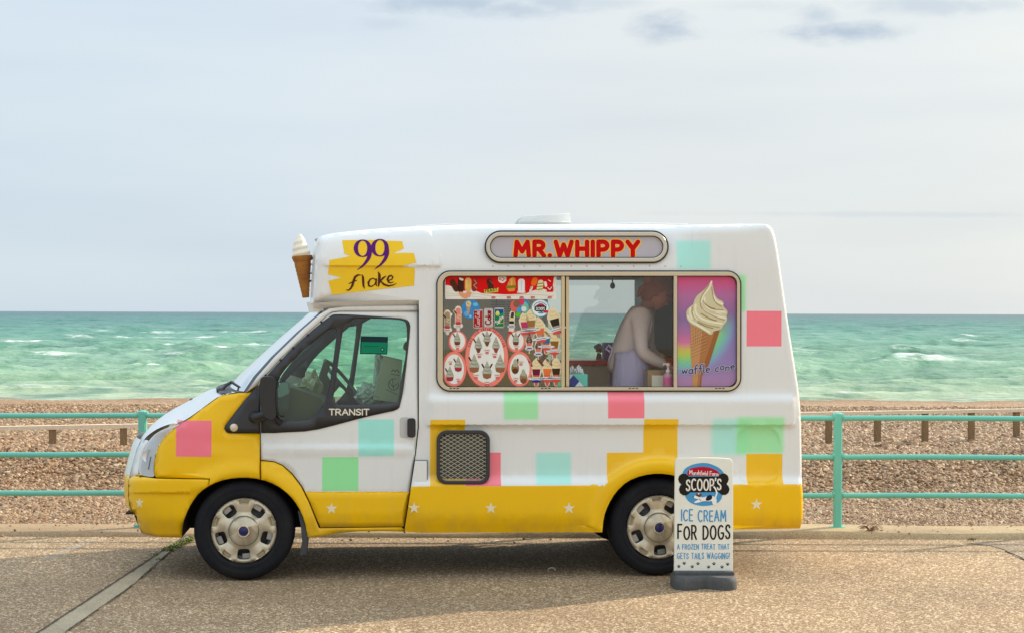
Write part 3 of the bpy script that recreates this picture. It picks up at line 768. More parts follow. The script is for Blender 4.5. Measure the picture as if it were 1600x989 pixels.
    col = t.mix(1.0, col, t.ramp(t.rng(d, 1.84, 2.6), [(0.0, (0.96, 1.0, 0.98)), (0.5, (0.90, 0.90, 0.92)), (1.0, (0.78, 0.79, 0.83))]), 'MULTIPLY')
    foam = t.math('MAXIMUM', t.math('MAXIMUM', f2, f3), t.math('MAXIMUM', f4, f5))
    t.col(t.mix(foam, col, (0.80, 0.84, 0.80)))
    t.set(t.p.inputs['Roughness'], t.rng(foam, 0, 1, 0.30, 0.8)); t.p.inputs['IOR'].default_value = 1.33
    t.p.inputs['Specular IOR Level'].default_value = 0.35
    h = t.math('ADD', t.noise(0.9, 7, 0.65, stretch=(0.5, 1.0, 1.0)), t.math('MULTIPLY', t.noise(0.12, 5, 0.6, stretch=(0.5, 1.0, 1.0)), 4.0))
    t.bump(h, 0.7, 0.6)
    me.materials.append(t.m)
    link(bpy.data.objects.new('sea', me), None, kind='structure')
sea()

# ---- promenade railing
def paint_metal(name, c, rough=0.42, wear=(0.30, 0.22, 0.15)):
    t = NT(name); k = t.math('MAXIMUM', t.rng(t.noise(34, 6, 0.75), 0.63, 0.69), t.rng(t.noise(9, 7, 0.7, stretch=(1, 1, 0.35)), 0.64, 0.70))
    b = t.mix(t.rng(t.noise(2.5, 5), 0.3, 0.75, 0.0, 0.35), c, tuple(v * 0.72 for v in c))
    t.col(t.mix(t.math('MULTIPLY', k, 0.7), b, wear)); t.p.inputs['Roughness'].default_value = rough
    t.bump(t.noise(50, 4), 0.2, 0.003); return t.m
M_RAIL = paint_metal('turquoise_railing_paint', srgb(104, 190, 174))
RD = 14.02
rail = thing('promenade_railing', 'turquoise painted metal railing of posts and three pipes along the promenade edge behind the van', 'railing', Matrix.Translation((0, RD, 0)))
def rz(py): return W(1309, py, RD).z
rx = [W(1309, 700, RD).x - 1.998 * k for k in range(-4, 10)]
hz = [rz(652.5), rz(713.5), rz(773.5)]
tz = rz(646)
pm = MB()
prof = [(-0.034, -0.022), (-0.022, -0.034), (0.022, -0.034), (0.034, -0.022), (0.034, 0.022), (0.022, 0.034), (-0.022, 0.034), (-0.034, 0.022)]
o = 0
for z in (0.0, tz - 0.012, tz):
    k = 1.0 if z < tz else 0.6
    pm.v += [Vector((a * k, b * k, z)) for a, b in prof]
for r_ in range(2):
    for k in range(8): pm.f.append((r_ * 8 + k, r_ * 8 + (k + 1) % 8, r_ * 8 + 8 + (k + 1) % 8, r_ * 8 + 8 + k)); pm.mi.append(0)
pm.f.append(tuple(range(16, 24))); pm.mi.append(0)
for z in hz:      # collars where the pipes run through
    pm.tube([(-0.046, 0, z), (0.046, 0, z)], 0.031, 12)
pm.box((-0.06, -0.05, 0.0), (0.06, 0.05, 0.045))
first = None
for x in rx:
    if first is None:
        first = pm.build('post', M_RAIL, rail, smooth=True); o = first
    else:
        o = first.copy(); C.objects.link(o); o.parent = rail
    o.location = (x, 0, 0.012)
for z in hz:
    b = MB(); b.tube([(rx[-1] - 2 + 0.25 * k, 0, z + 0.0025 * math.sin(k * 0.7)) for k in range(int((rx[0] - rx[-1] + 4) / 0.25) + 1)], 0.0235, 12)
    b.build('rail', M_RAIL, rail, smooth=True)

# ---- low timber barrier down on the beach
def wood(name, c0, c1, sx=(1, 1, 12)):
    t = NT(name); t.col(t.mix(t.rng(t.noise(6, 6, 0.7, stretch=sx), 0.3, 0.7), c0, c1))
    t.p.inputs['Roughness'].default_value = 0.85; t.bump(t.noise(10, 5, stretch=sx), 0.4, 0.01); return t.m
M_WOODP = wood('weathered_post', (0.15, 0.095, 0.045), (0.30, 0.20, 0.10), (9, 9, 1))
M_WOODR = wood('pale_timber_rail', (0.60, 0.48, 0.35), (0.85, 0.73, 0.56), (1, 9, 9))
D0 = 24.0; kk = 0.0158
def fence_at(k, py_top):
    D = D0 * (1 + kk * k); px = (193 + (111 + 82 * kk) * k) / (1 + kk * k)
    return px, D
barrier = thing('timber_barrier', 'low weathered timber barrier with pale top rail standing down on the shingle beyond the railing', 'fence', Matrix.Translation((0, 0, 0)))
pos = []
for k in range(-3, 22):
    px, D = fence_at(k, 0)
    py = 665.5 - px * 0.0187      # top of the rail in the photograph
    if px > 1200: py = 643.5 - (px - 1253) * 0.0165
    elif px > 240: py = 661.0 + (644.3 - 661.0) * (px - 240) / 960
    p = W(px, py, D); pos.append(p)
first = None
for p in pos:
    if first is None:
        b = MB(); b.box((-0.048, -0.045, -0.75), (0.048, 0.045, -0.02)); first = b.build('post', M_WOODP, barrier, bevel=0.006); o = first
    else:
        o = first.copy(); C.objects.link(o); o.parent = barrier
    o.location = p; o.rotation_euler.z = 0.4 + random.uniform(-.08, .08)
for i, (a, c) in enumerate(zip(pos, pos[1:])):
    d = (c - a); n = Vector((-d.y, d.x, 0)).normalized() * 0.06
    b = MB(); e = d.normalized() * 0.001
    vs = [a + e - n, c - e - n, c - e + n, a + e + n]
    b.add([v + Vector((0, 0, -0.058)) for v in vs] + vs, [(0, 3, 2, 1), (4, 5, 6, 7), (0, 1, 5, 4), (1, 2, 6, 5), (2, 3, 7, 6), (3, 0, 4, 7)])
    b.build('top_rail', M_WOODR, barrier)

# ---- weeds
def weeds(name, c0, c1, spots, label=None):
    t = NT(name + '_leaf'); oi = t.noise(40, 2); t.col(t.mix(oi, c0, c1)); t.p.inputs['Roughness'].default_value = 0.6
    vs, fs = [], []
    rg = random.Random(9)
    for (px, py, n, h, spr) in spots:
        c = G(px, py, 0.004)
        for i in range(n):
            a = rg.uniform(0, 6.28); q = c + Vector((rg.gauss(0, spr), rg.gauss(0, spr * .7), 0)); L = h * rg.uniform(.5, 1.2)
            lean = rg.uniform(.2, 1.0); w = rg.uniform(.003, .007)
            d = Vector((math.cos(a), math.sin(a), 0)); s = Vector((-d.y, d.x, 0)) * w
            m = q + d * L * lean * .5 + Vector((0, 0, L * .6)); e = q + d * L * lean + Vector((0, 0, L * .75))
            o = len(vs); vs += [q - s, q + s, m + s, m - s, e]; fs += [(o, o + 1, o + 2, o + 3), (o + 3, o + 2, o + 4)]
    return mesh_ob(name, vs, fs, t.m, None, None, False, kind='stuff')
weeds('green_weeds', (0.12, 0.17, 0.02), (0.28, 0.30, 0.05), [(262 + 4 * k, 860 - 2.0 * k, 60, 0.022, 0.026) for k in range(11)] + [(243, 866, 12, .02, .02), (248, 874, 10, .02, .02), (196, 829, 40, .02, .03)])
weeds('moss_tufts', (0.09, 0.10, 0.03), (0.18, 0.17, 0.06), [(172, 829, 70, .03, .03), (178, 828, 60, .03, .03), (232, 876, 8, .015, .02), (208, 893, 6, .012, .02), (1518, 843, 20, .02, .02)])
# dry weed with curled stems by the right railing post
b = MB(); rg = random.Random(21)
c = G(1360, 832, 0.03)
for i in range(26):
    a = rg.uniform(0, 6.28); L = rg.uniform(.07, .17); d = Vector((math.cos(a), math.sin(a), 0))
    pts = [c + Vector((rg.gauss(0, .02), rg.gauss(0, .02), 0))]
    for k in range(1, 6):
        u = k / 5; pts.append(c + d * L * .7 * u + Vector((rg.gauss(0, .006), 0, L * 1.2 * u * (1.25 - u))))
    b.tube(pts, 0.0028, 4)
o = b.build('dried_weed', wood('dry_stem', (0.16, 0.08, 0.05), (0.30, 0.17, 0.10)))
o['label'] = 'small dried brown weed growing on the concrete edging right of the turquoise post'; o['category'] = 'plant'
# curled scrap of white paper on the ground under the van's middle
c = G(862, 893, 0.0)
b = MB()
for i in range(9):
    a = R(180 * i / 8); b.v += [c + Vector((-.03 * math.cos(a), 0.0, .012 + .022 * math.sin(a))), c + Vector((-.026 * math.cos(a), 0.03, .002 + .02 * math.sin(a)))]
for i in range(8): b.f.append((2 * i, 2 * i + 1, 2 * i + 3, 2 * i + 2)); b.mi.append(0)
o = b.build('paper_scrap', flat((0.8, 0.79, 0.76), 0.7), smooth=True)
m = o.modifiers.new('solid', 'SOLIDIFY'); m.thickness = 0.002
o['label'] = 'curled scrap of white paper lying on the pavement left of the rear wheel'; o['category'] = 'litter'

# ================================================================== THE VAN
van = thing('ice_cream_van', 'white and yellow ice cream van with pastel painted squares parked along the promenade railing', 'ice cream van', VAN)

ARC = (1029.0, 829.0)
BODY_TOP = smooth_line([(489, 474), (490, 450), (493, 400), (495, 380), (498, 371), (508, 367), (560, 361), (620, 356.5), (700, 353), (800, 351.5), (812, 351.5), (893, 351.5), (905, 351.5), (1000, 351.5), (1040, 352), (1060, 352.8), (1150, 351), (1190, 350), (1202, 352), (1209, 362), (1214, 385), (1222, 440), (1232, 510), (1242, 572), (1249, 618), (1251.5, 660), (1253, 757), (1254.5, 770), (1254.5, 812), (1250, 825)], 1)
ARCH_R = [(1119, 827), (1117, 808), (1110, 788), (1098, 769), (1080, 753), (1055, 742), (1029, 738.5), (1003, 742), (980, 751), (962, 768), (950, 788), (943, 808), (941, 831)]
BODY = BODY_TOP + [(1130, 827)] + smooth_line(ARCH_R, 1) + [(860, 831), (760, 831.5), (660, 832), (632, 830), (633, 822), (641, 770), (650, 708), (654.5, 668), (654.5, 469)]
SEAM = smooth_line([(662, 353), (672, 363), (681, 380), (686.5, 398), (688, 418)], 2)
HATCH = rrect(1152, 668, 1217, 755, 20)
WIN = rrect(683, 424.5, 1157, 610, 21)
def roundrect_d(x, y, x0, y0, x1, y1, r):
    cx, cy = (x0 + x1) / 2, (y0 + y1) / 2
    qx, qy = abs(x - cx) - (x1 - x0) / 2 + r, abs(y - cy) - (y1 - y0) / 2 + r
    return math.hypot(max(qx, 0), max(qy, 0)) + min(max(qx, qy), 0) - r
def body_off(x, y, edge=True):
    o = 0.032
    if y < 422:                                   # upper band leans in to the roof
        k = 0.115 * (1 - 0.85 * ss(1035, 1110, x))
        o += k * ((422 - y) / 72) ** 1.5
    else:
        belt = ss(664, 672, x) * (1 - ss(1236, 1246, x))
        o -= 0.034 * ss(612, 627, y) * belt * (1 - ss(662.5, 666.5, y))
        o -= 0.046 * ss(741, 759, y)
        o += 0.05 * ss(800, 835, y) ** 1.5
    # front cap lies over the body
    if y < 424 and x < 700:
        k = seam_side(x, y)
        o -= 0.016 * (1 - ss(-1.5, 2.5, k)) * (1 - ss(415.5, 418.5, y + (x - 690) * -0.004))
    # wheel arch lip
    if y > 690:
        d = math.hypot(x - ARC[0], (y - ARC[1]) * 1.0) - 89
        lip = 1 - ss(16, 30, d)
        o = o * (1 - lip) + (-0.022 + 0.012 * (1 - ss(0, 6, d))) * lip if d < 30 else o
    if 1140 < x < 1232 and 660 < y < 765:
        s = roundrect_d(x, y, 1152, 668, 1217, 755, 20)
        o += 0.012 * (1 - ss(-3.0, 1.5, s)) - 0.004 * (1 - ss(0, 4, abs(s - 3)))
    if edge:                                      # rounded edge to the roof, front and rear
        d = dpoly(x, y, BODY_TOP, False) / 220.0; r = 0.06 - 0.028 * ss(1150, 1200, x)
        if d < r: o += r - math.sqrt(max(0, r * r - (r - d) ** 2))
    return o
def seam_side(x, y):
    # signed distance in pixels from the cap's rear edge (negative in front of it)
    yy = max(353, min(418, y)); 
    for (a, b) in zip(SEAM, SEAM[1:]):
        if a[1] <= yy <= b[1]:
            sx = a[0] + (b[0] - a[0]) * ((yy - a[1]) / max(1e-6, b[1] - a[1])); return x - sx
    return x - 662
def body_mat(x, y):
    d = math.hypot(x - ARC[0], y - ARC[1]) - 89
    if y > 759.5 + (640 - x) * 0.006: return 1
    if x < 1160 and d < 21 + 6 * ss(1029, 940, x) * 0 and y > 700: return 1
    return 0
feats = []
for yy in (418, 421, 424, 612, 616, 620, 624, 628, 632, 661, 663, 665, 667, 740, 744, 748, 752, 756, 760, 800, 810, 820):
    xa = 656 if yy > 480 else 505
    L = [(x, yy) for x in range(int(xa), 1250, 9)]
    for x, y in L:
        if inpoly(x, y, BODY) and dpoly(x, y, BODY) > 3 and dpoly(x, y, WIN) > 2: feats.append((x, y))
for d in (1, 2.5, 5, 8.5, 13):                     # rings inside the rounded outer edge
    for i in range(len(BODY_TOP) - 1):
        (xa, ya), (xb, yb) = BODY_TOP[i], BODY_TOP[i + 1]; L = math.hypot(xb - xa, yb - ya)
        if L < .5: continue
        nx, ny = -(yb - ya) / L, (xb - xa) / L
        nk = max(1, int(L / (8 if xa < 1200 else 4.5)))
        for k in range(nk):
            t = (k + .5) / nk; p = (xa + (xb - xa) * t + nx * d, ya + (yb - ya) * t + ny * d)
            if inpoly(*p, BODY) and dpoly(*p, BODY) > d * .8: feats.append(p)
for r_ in (90.5, 93, 96, 104, 108, 112, 116, 120):
    for a in range(184, 356, 3):
        p = (ARC[0] + r_ * math.cos(R(a)), ARC[1] + r_ * math.sin(R(a)))
        if inpoly(*p, BODY) and dpoly(*p, BODY) > 1: feats.append(p)
for s in (-3, -1, 1, 2.5, 4.5):
    feats += [p for p in rrect(1152 - s, 668 - s, 1217 + s, 755 + s, 20 + s, 8)]
for s in (-2.5, -1, 0.5, 2, 4):
    feats += [(x + s, y) for x, y in SEAM if y > 358]
feats += [(x, y) for x in range(512, 684, 7) for y in (413, 415, 417, 419)]
# crisp colour borders as constraint lines
yb_line = [(x, 759.5 + (640 - x) * 0.006) for x in range(641, 930, 10)]
yb_line2 = [(x, 759.5 + (640 - x) * 0.006) for x in range(1125, 1253, 8)]
arc_line = [(ARC[0] + 110 * math.cos(R(a)), ARC[1] + 110 * math.sin(R(a))) for a in range(219, 322, 3)]
near = sheet('body_shell', van, BODY, body_off, [M_WHITE, M_YEL], holes=[WIN], feats=[yb_line, yb_line2, arc_line], step=13, extra=feats, matf=body_mat, sharp=50)

# far side, roof, rear and peak: joined on to make the closed shell
def mirror_v(v): return Vector((v.x, WID - v.y, v.z))
FARWIN = [(853, 438), (1003, 438), (1003, 568), (853, 568)]
def farpx(P, yl):
    """photograph pixels seen on the far wall -> pixels naming the same spot on the near side's plane"""
    out_ = []
    for x, y in P:
        q = V(x, y, yl); d = q - EYEL
        # inverse of V at plane 0.03 for a point with the same x, z
        w = VAN @ Vector((q.x, 0.03, q.z)); c = CAMR.inverted() @ (w - EYE)
        out_.append((800 + F * c.x / -c.z, 494.5 - F * c.y / -c.z))
    return out_
far_hole = farpx(FARWIN, WID - 0.03)
far = sheet('far_body_side', van, BODY, body_off, [M_WHITE, M_YEL], holes=[far_hole], feats=[yb_line, arc_line], step=22, extra=[p for i, p in enumerate(feats) if i % 4 == 0], matf=body_mat, mirror=True, sharp=50)
rim = [V(x, y, body_off(x, y)) for x, y in BODY_TOP]
vs, fs, mi = [], [], []
NS = 14
for i, v in enumerate(rim):
    x, y = BODY_TOP[i]
    top = ss(470, 380, y) * (x < 1215)
    for k in range(NS + 1):
        t = k / NS; p = v.lerp(mirror_v(v), t)
        b = 4 * t * (1 - t)
        p.z += 0.035 * b * (1 - abs(2 * t - 1) ** 4) * top if y < 370 else 0
        if x < 500: p.x -= 0.05 * b
        if x > 1205: p.x += 0.05 * b
        vs.append(p)
for i in range(len(rim) - 1):
    for k in range(NS):
        if 808 < (BODY_TOP[i][0] + BODY_TOP[i + 1][0]) / 2 < 892 and 4 <= k <= 6: continue        # opening under the roof vent
        a = i * (NS + 1) + k; fs.append((a, a + 1, a + NS + 2, a + NS + 1))
        mi.append(1 if BODY_TOP[i][1] > 757 and BODY_TOP[i][0] > 1200 else 0)
roof = mesh_ob('roof_shell', vs, fs, [M_WHITE, M_YEL], van, mi, True)
# underside of the driving-cab peak, down to the windscreen header
b = MB()
ul = [V(489, 474, 0.10), V(489, 474, 0.10) + Vector((0.05, 0, -0.03)), V(654, 476, 0.06)]
pts = [(489.5, 474), (520, 471.5), (590, 470), (654.5, 468.5)]
for (x, y) in pts:
    v = V(x, y, body_off(x, y)); w = V(x, y + 9, 0.085)
    b.v += [v, w, mirror_v(w), mirror_v(v)]
for i in range(len(pts) - 1):
    a = i * 4
    for k in range(3): b.f.append((a + k, a + 4 + k, a + 5 + k, a + 1 + k)); b.mi.append(0)
b.build('peak_underside', M_WHITE, van, smooth=True)

# ---- cab side: wing, door, pillars
def front_x(y):
    T = [(600, 352), (640, 252), (660, 234), (673, 227), (686, 221), (700, 214), (723, 207.5), (744, 202), (752, 199.5), (775, 199.5), (790, 201.5), (800, 206), (815, 211), (838, 221)]
    for (a, xa), (b_, xb) in zip(T, T[1:]):
        if y <= b_: return xa + (xb - xa) * max(0, (y - a)) / (b_ - a)
    return T[-1][1]
def cab_off(x, y, lip=True):
    o = 0.03
    f = front_x(max(686, y))
    u = max(0.0, min(1.0, (345 - x) / (345 - f)))
    o += 0.36 * (1 - math.sqrt(max(0.0, 1 - u ** 2.6)))
    o += 0.05 * ss(672, 610, y) * ss(420, 300, x)         # wing top rolls over to the bonnet
    o += 0.012 * math.exp(-((y - 697) / 9.0) ** 2) * 0 - 0.010 * ss(698, 706, y) * (1 - ss(706, 745, y)) * ss(300, 340, x)
    if y > 742: o -= 0.006
    if lip:
        d = math.hypot(x - 381, y - 832) - 87
        if d < 34: 
            k = 1 - ss(10, 34, d); o = o * (1 - k) + min(o, -0.004 + 0.010 * (1 - ss(0, 5, d))) * k
    if y > 800: o += 0.03 * ss(805, 838, y)
    return o
ARCH_F = [(284, 839.5), (285, 822), (290, 803), (299, 785), (312, 768), (330, 756), (352, 748), (381, 745), (408, 748), (432, 757), (452, 772), (466, 790), (476, 812), (481, 838)]
ARCH_FS = smooth_line(ARCH_F, 1)
ia = min(range(len(ARCH_FS)), key=lambda i: abs(ARCH_FS[i][0] - 325) + abs(ARCH_FS[i][1] - 758.5) * .2)
def arch_feats(P, c, rr, a0, a1):
    return [p for r_ in rr for a in range(a0, a1, 3) for p in [(c[0] + r_ * math.cos(R(a)), c[1] + r_ * math.sin(R(a)))] if inpoly(*p, P) and dpoly(*p, P) > 1]
# front wing (yellow): from the lamp to the door
WING = smooth_line([(244, 745.5), (240, 739), (242, 716), (247, 698), (256, 684), (268, 672), (284, 660.5)], 1) + [(300, 650.5), (322, 634), (345, 617.5), (372, 613.5), (397, 612.5), (386, 621), (352, 664), (350, 669), (356, 676), (406, 677), (406, 748.5)] + \
    [p for p in reversed(ARCH_FS[ia:]) if p[0] < 403] + [(328, 747)]
wing = sheet('front_wing', van, WING, cab_off, [M_YEL], step=10, extra=arch_feats(WING, (381, 832), (89, 93, 98, 104, 112), 200, 290), thick=0.006)
# rear of the arch and the sill
SILL = [(407.5, 748.8)] + [(407.5, 719.5), (428, 721.5), (441, 727), (456, 740.5), (470, 759), (482, 783), (492, 808), (498, 823.5), (500, 824.8), (628, 823.3), (632, 830)] + [(600, 829), (560, 829.5), (530, 832), (500, 837.5), (482, 839)] + [p for p in reversed(ARCH_FS) if p[0] > 409]
sill = sheet('door_sill', van, SILL, cab_off, [M_YEL], step=9, extra=arch_feats(SILL, (381, 832), (89, 93, 98, 104, 110), 280, 358), thick=0.006)
# bumper
BUMP = smooth_line([(200.5, 749), (204, 745), (209, 742.5)], 1) + [(225, 744.5), (244, 747), (326, 748.5)] + [p for p in reversed(ARCH_FS[:ia + 1]) if p[0] < 326] + [(284, 839.5), (250, 838.5), (224, 834), (215, 820), (214, 806), (206, 800), (201, 788), (199, 775), (199, 758)]
def bump_off(x, y):
    o = cab_off(x, y, False)
    o -= 0.030 * ss(742, 750, y) - 0.022 * ss(768, 772, y)
    if y > 800: o += 0.03 * ss(805, 838, y)
    return o
bumper = sheet('front_bumper', van, BUMP, bump_off, [M_YEL], step=7, extra=[(x, y) for x in range(204, 300, 6) for y in (745.8, 747.5, 749, 751, 767, 768.5, 770, 771.5, 773) if inpoly(x, y, BUMP) and dpoly(x, y, BUMP) > 1], thick=0.01)
# door
DOOR = [(407.5, 718), (407.5, 676), (405, 640), (395, 640)] 
DOOR = [(407.5, 718), (407.5, 676.5), (403, 601), (438, 561), (480, 521), (513, 492), (519, 488.5), (530, 487), (652.5, 487), (652.5, 668), (648.5, 708), (640, 768), (631, 821.8), (627, 822), (501, 823.4), (494, 808), (484, 783), (472, 758.5), (457.5, 739.5), (442, 725.8), (428, 720)]
def door_off(x, y):
    o = 0.03 + 0.045 * ((672 - min(672, y)) / 185.0) ** 1.6
    o -= 0.013 * ss(692, 700, y) * (1 - 0.75 * ss(704, 716, y)) - 0.004 * ss(766, 769, y) + 0.010 * ss(769, 772, y)
    o += 0.02 * ss(800, 826, y)
    return o
def door_mat(x, y): return 1 if y > 767.5 else 0
GLASS_A = smooth_line([(431, 650), (431, 604), (437, 588), (452, 568), (474, 547), (527, 503), (524, 540), (511, 626), (489, 652), (480, 656), (437, 657)], 1, True)
GLASS_B = smooth_line([(539, 497), (605, 498), (630, 500), (635.5, 506), (636, 530), (630, 590), (626, 622), (621, 629.5), (560, 631.5), (519, 632.5), (524, 600), (532, 540)], 1, True)
dfe = [(x, y) for x in range(412, 648, 8) for y in (691, 695, 699, 703, 709, 715, 766, 768, 769.5, 771, 773, 800, 812) if inpoly(x, y, DOOR) and dpoly(x, y, DOOR) > 2]
door = sheet('cab_door', van, DOOR, door_off, [M_WHITE, M_YEL], holes=[GLASS_A, GLASS_B], feats=[[(x, 767.5) for x in range(478, 638, 6)]], step=10, extra=dfe, matf=door_mat, thick=0.01)
# black quarter panel in front of the door and trim on the door, same run of black
TRIM = [(407.8, 676)] + smooth_line([(430, 676), (444, 675), (486, 673), (530, 662), (566, 652), (600, 644.5), (619, 640.5), (626, 634), (634, 580), (640.5, 520), (641, 505), (635, 498), (600, 495), (560, 492), (524, 490.5), (516, 493), (480, 522), (440, 560), (407.8, 597)], 1)
trim = sheet('window_trim', door, TRIM, lambda x, y: door_off(x, y) - 0.006, [M_TRIM], holes=[GLASS_A, GLASS_B], step=16, thick=0.006)
QT = smooth_line([(406.3, 676.2), (362, 676.5), (354, 675), (350.5, 669), (352.5, 663), (370, 640), (388, 617.5), (406.3, 599)], 1)
QT = [(406.3, 676.2)] + QT[1:-1] + [(406.3, 599)]
qt = sheet('quarter_panel', van, QT, lambda x, y: cab_off(x, y) - 0.006, [M_TRIM], step=12, thick=0.006)
for nm, P in (('door_window', GLASS_B), ('quarter_window', GLASS_A)):
    sheet(nm, door, P, lambda x, y: door_off(x, y) + 0.006, [M_GLASS], step=30)
# side indicator lamp on the quarter panel
b = MB(); c = V(365.5, 667.5, 0.02)
b.lathe([(0.0, -0.016), (0.018, -0.013), (0.026, -0.006), (0.0285, 0.0), (0.0285, 0.01)], c, 'Y', 20)
o = b.build('side_indicator', flat((0.72, 0.62, 0.46), 0.2, 0, 0.6), van, smooth=True)
# lettering on the trim
decal('trim_lettering', door, [(0, (0.80, 0.74, 0.60), ('strokes', [(P_, w) for P_, w in text('TRANSIT', 514.5, 576.5, 647.6, 8.8, 1.9, .2)]))], lambda x, y, l: V(x, y, door_off(x, y) - 0.006 - l))
# door handle: recess and grip
b = MB(); b.prism(rrect(624.5, 651, 640, 684, 5), door_off(630, 668) - 0.002, door_off(630, 668) + 0.012)
hr = b.build('door_handle', flat(srgb(196, 196, 192), 0.4), door, bevel=0.002)
b = MB(); b.prism(rrect(636.5, 653, 649.5, 683, 4.5), door_off(640, 668) - 0.030, door_off(640, 668) - 0.004)
b.build('handle_grip', M_BLACK, hr, bevel=0.006)
# A pillar: white strip with rivets between windscreen and door
AP = [(384.5, 612.8), (402, 600.5), (437, 560.5), (479, 520.5), (512.5, 491.3), (519, 487.5), (530, 486), (652.5, 486), (652.5, 477), (540, 479), (515, 482), (500, 491), (470, 517), (430, 556), (402, 588)]
def ap_off(x, y): return 0.028 + 0.045 * ((672 - min(672, y)) / 185.0) ** 1.6
sheet('roof_pillar', van, AP, lambda x, y: ap_off(x, y) - 0.004, [M_WHITE], step=8, thick=0.012)
b = MB()
for x, y in ((502, 503), (481, 523), (458, 543.5), (438, 562), (415, 586)):
    b.lathe([(0.0, -0.004), (0.006, -0.003), (0.008, 0.0)], V(x, y, ap_off(x, y) - 0.004), 'Y', 8)
b.build('pillar_rivets', M_DARK, van, kind='stuff')
# dark lining behind the shut lines
b = MB()
def strip(P, w, yo):
    for a, c in zip(P, P[1:]):
        d = Vector((c[0] - a[0], c[1] - a[1])); n = Vector((-d.y, d.x)).normalized() * w
        q = [(a[0] + n.x, a[1] + n.y), (c[0] + n.x, c[1] + n.y), (c[0] - n.x, c[1] - n.y), (a[0] - n.x, a[1] - n.y)]
        b.add([V(x, y, yo(x, y) if callable(yo) else yo) for x, y in q], [(0, 1, 2, 3)])
strip([(653.3, 486), (653.3, 668), (649.5, 708), (632, 822), (632, 832)], 1.4, lambda x, y: max(0.045, door_off(x, y) + 0.004))
strip([(407, 676), (407, 749)], 2.5, 0.048)
strip([(407.5, 719), (428, 721), (441.5, 726.5), (457, 740), (471, 759), (483, 783), (493, 808), (500, 824), (631, 822.7)], 2.2, 0.060)
strip([(515, 489), (530, 486.7), (653, 486.6)], 2.0, lambda x, y: ap_off(x, y) + 0.02)
strip([(236, 744), (330, 747.6)], 3, lambda x, y: cab_off(x, y, False) + 0.025)
b.build('shut_line_seals', M_DARK, van, kind='stuff')

# ---- bonnet, windscreen, front face
FEN = [(223.5, 690), (226, 684.5), (234, 677), (248, 668), (266, 661.5), (284, 658.5), (300, 649), (322, 632.5), (345, 616.2), (368, 612.5)]
CEN = [(222.2, 686.5), (223.5, 683), (230, 673), (243, 658), (266, 641), (293, 627), (313, 615.5), (328, 608), (342, 603.5), (352, 603)]
M_BON = M_WHITE
NB = 10
def loft(name, A_, B_, yA, yB, mats, parent, bow=1.6, full=True, bend=None, **pr):
    """surface from near line A (at its own depth) to the centre line B, mirrored to the far side"""
    vs, fs = [], []
    n = len(A_)
    for i in range(n):
        a = V(*A_[i], yA(*A_[i]) if callable(yA) else yA); c = V(*B_[i], yB)
        row = []
        for k in range(NB + 1):
            t = k / NB; s = 1 - (1 - t) ** bow
            row.append(Vector((a.x + (c.x - a.x) * s, a.y + (c.y - a.y) * t, a.z + (c.z - a.z) * s)))
        row += [mirror_v(v) for v in reversed(row[:-1])]
        vs += row
    m = 2 * NB + 1
    for i in range(n - 1):
        for k in range(m - 1): fs.append((i * m + k, i * m + k + 1, (i + 1) * m + k + 1, (i + 1) * m + k))
    o = mesh_ob(name, vs, fs, mats, parent, None, True, **pr)
    return o
def fen_off(x, y): return cab_off(max(x, 224), max(y, 660), False) + 0.003 if x < 300 else cab_off(x, y, False) + 0.002
bon = loft('bonnet', smooth_line(FEN, 1), smooth_line(CEN, 1), fen_off, 1.0, M_BON, van, 1.9)
# front face: from the side's front edge to the far side, bulging forward
def front_face(name, ys, mat, bulge, x_add=0.0, off=cab_off):
    vs, fs = [], []; m = 21
    for y in ys:
        x = front_x(y) + x_add; a = V(x, y, off(x, y, False) if off is cab_off else off(x, y))
        for k in range(m):
            t = k / (m - 1); p = a.lerp(mirror_v(a), t); p.x -= bulge * (1 - abs(2 * t - 1) ** 2.2); vs.append(p)
    for i in range(len(ys) - 1):
        for k in range(m - 1): fs.append((i * m + k, i * m + k + 1, (i + 1) * m + k + 1, (i + 1) * m + k))
    return mesh_ob(name, vs, fs, mat, van, None, True)
front_face('front_panel', [686.5, 693, 700, 711, 723, 735, 746], M_WHITE, 0.10)
front_face('bumper_face', [743, 746, 750, 758, 768, 775, 782, 790, 796, 800], M_YEL, 0.10, 0.6, bump_off)
front_face('lower_bumper_face', [801, 808, 815, 825, 836], M_YEL, 0.05, 2.5, bump_off)
b = MB()      # grille bars and badge plate on the front face (seen only from ahead)
for k in range(4):
    z = 0.70 + 0.06 * k; xg = V(front_x(723), 723, 0.3).x - 0.085
    b.box((xg + 0.05, 0.62, z), (xg + 0.12, WID - 0.62, z + 0.018))
b.build('radiator_grille', M_TRIM, van, bevel=0.004)
b = MB(); q = V(197, 801, 0.36); b.box((q.x, 0.34, q.z - 0.008), (q.x + 0.10, 0.7, q.z + 0.008)); b.build('number_plate_bracket', M_DARK, van, bevel=0.003)
b = MB(); b.lathe([(0.0, -0.01), (0.03, -0.008), (0.042, 0.0), (0.045, 0.02)], V(219, 814, 0.33), 'X', 18)
b.build('fog_lamp', flat((0.8, 0.8, 0.76), 0.15, 0.2), van, smooth=True)

# white strip between lamp and front edge belongs to the front panel's return
RET = [(222, 687), (229, 686.5), (232, 688), (225, 700), (219, 716), (216, 735), (216, 741), (209, 743), (202.5, 744.5), (208, 722.5), (214.5, 700)]
sheet('front_panel_return', van, RET, lambda x, y: cab_off(x, y, False) + 0.001, [M_WHITE], step=6, thick=0.006)
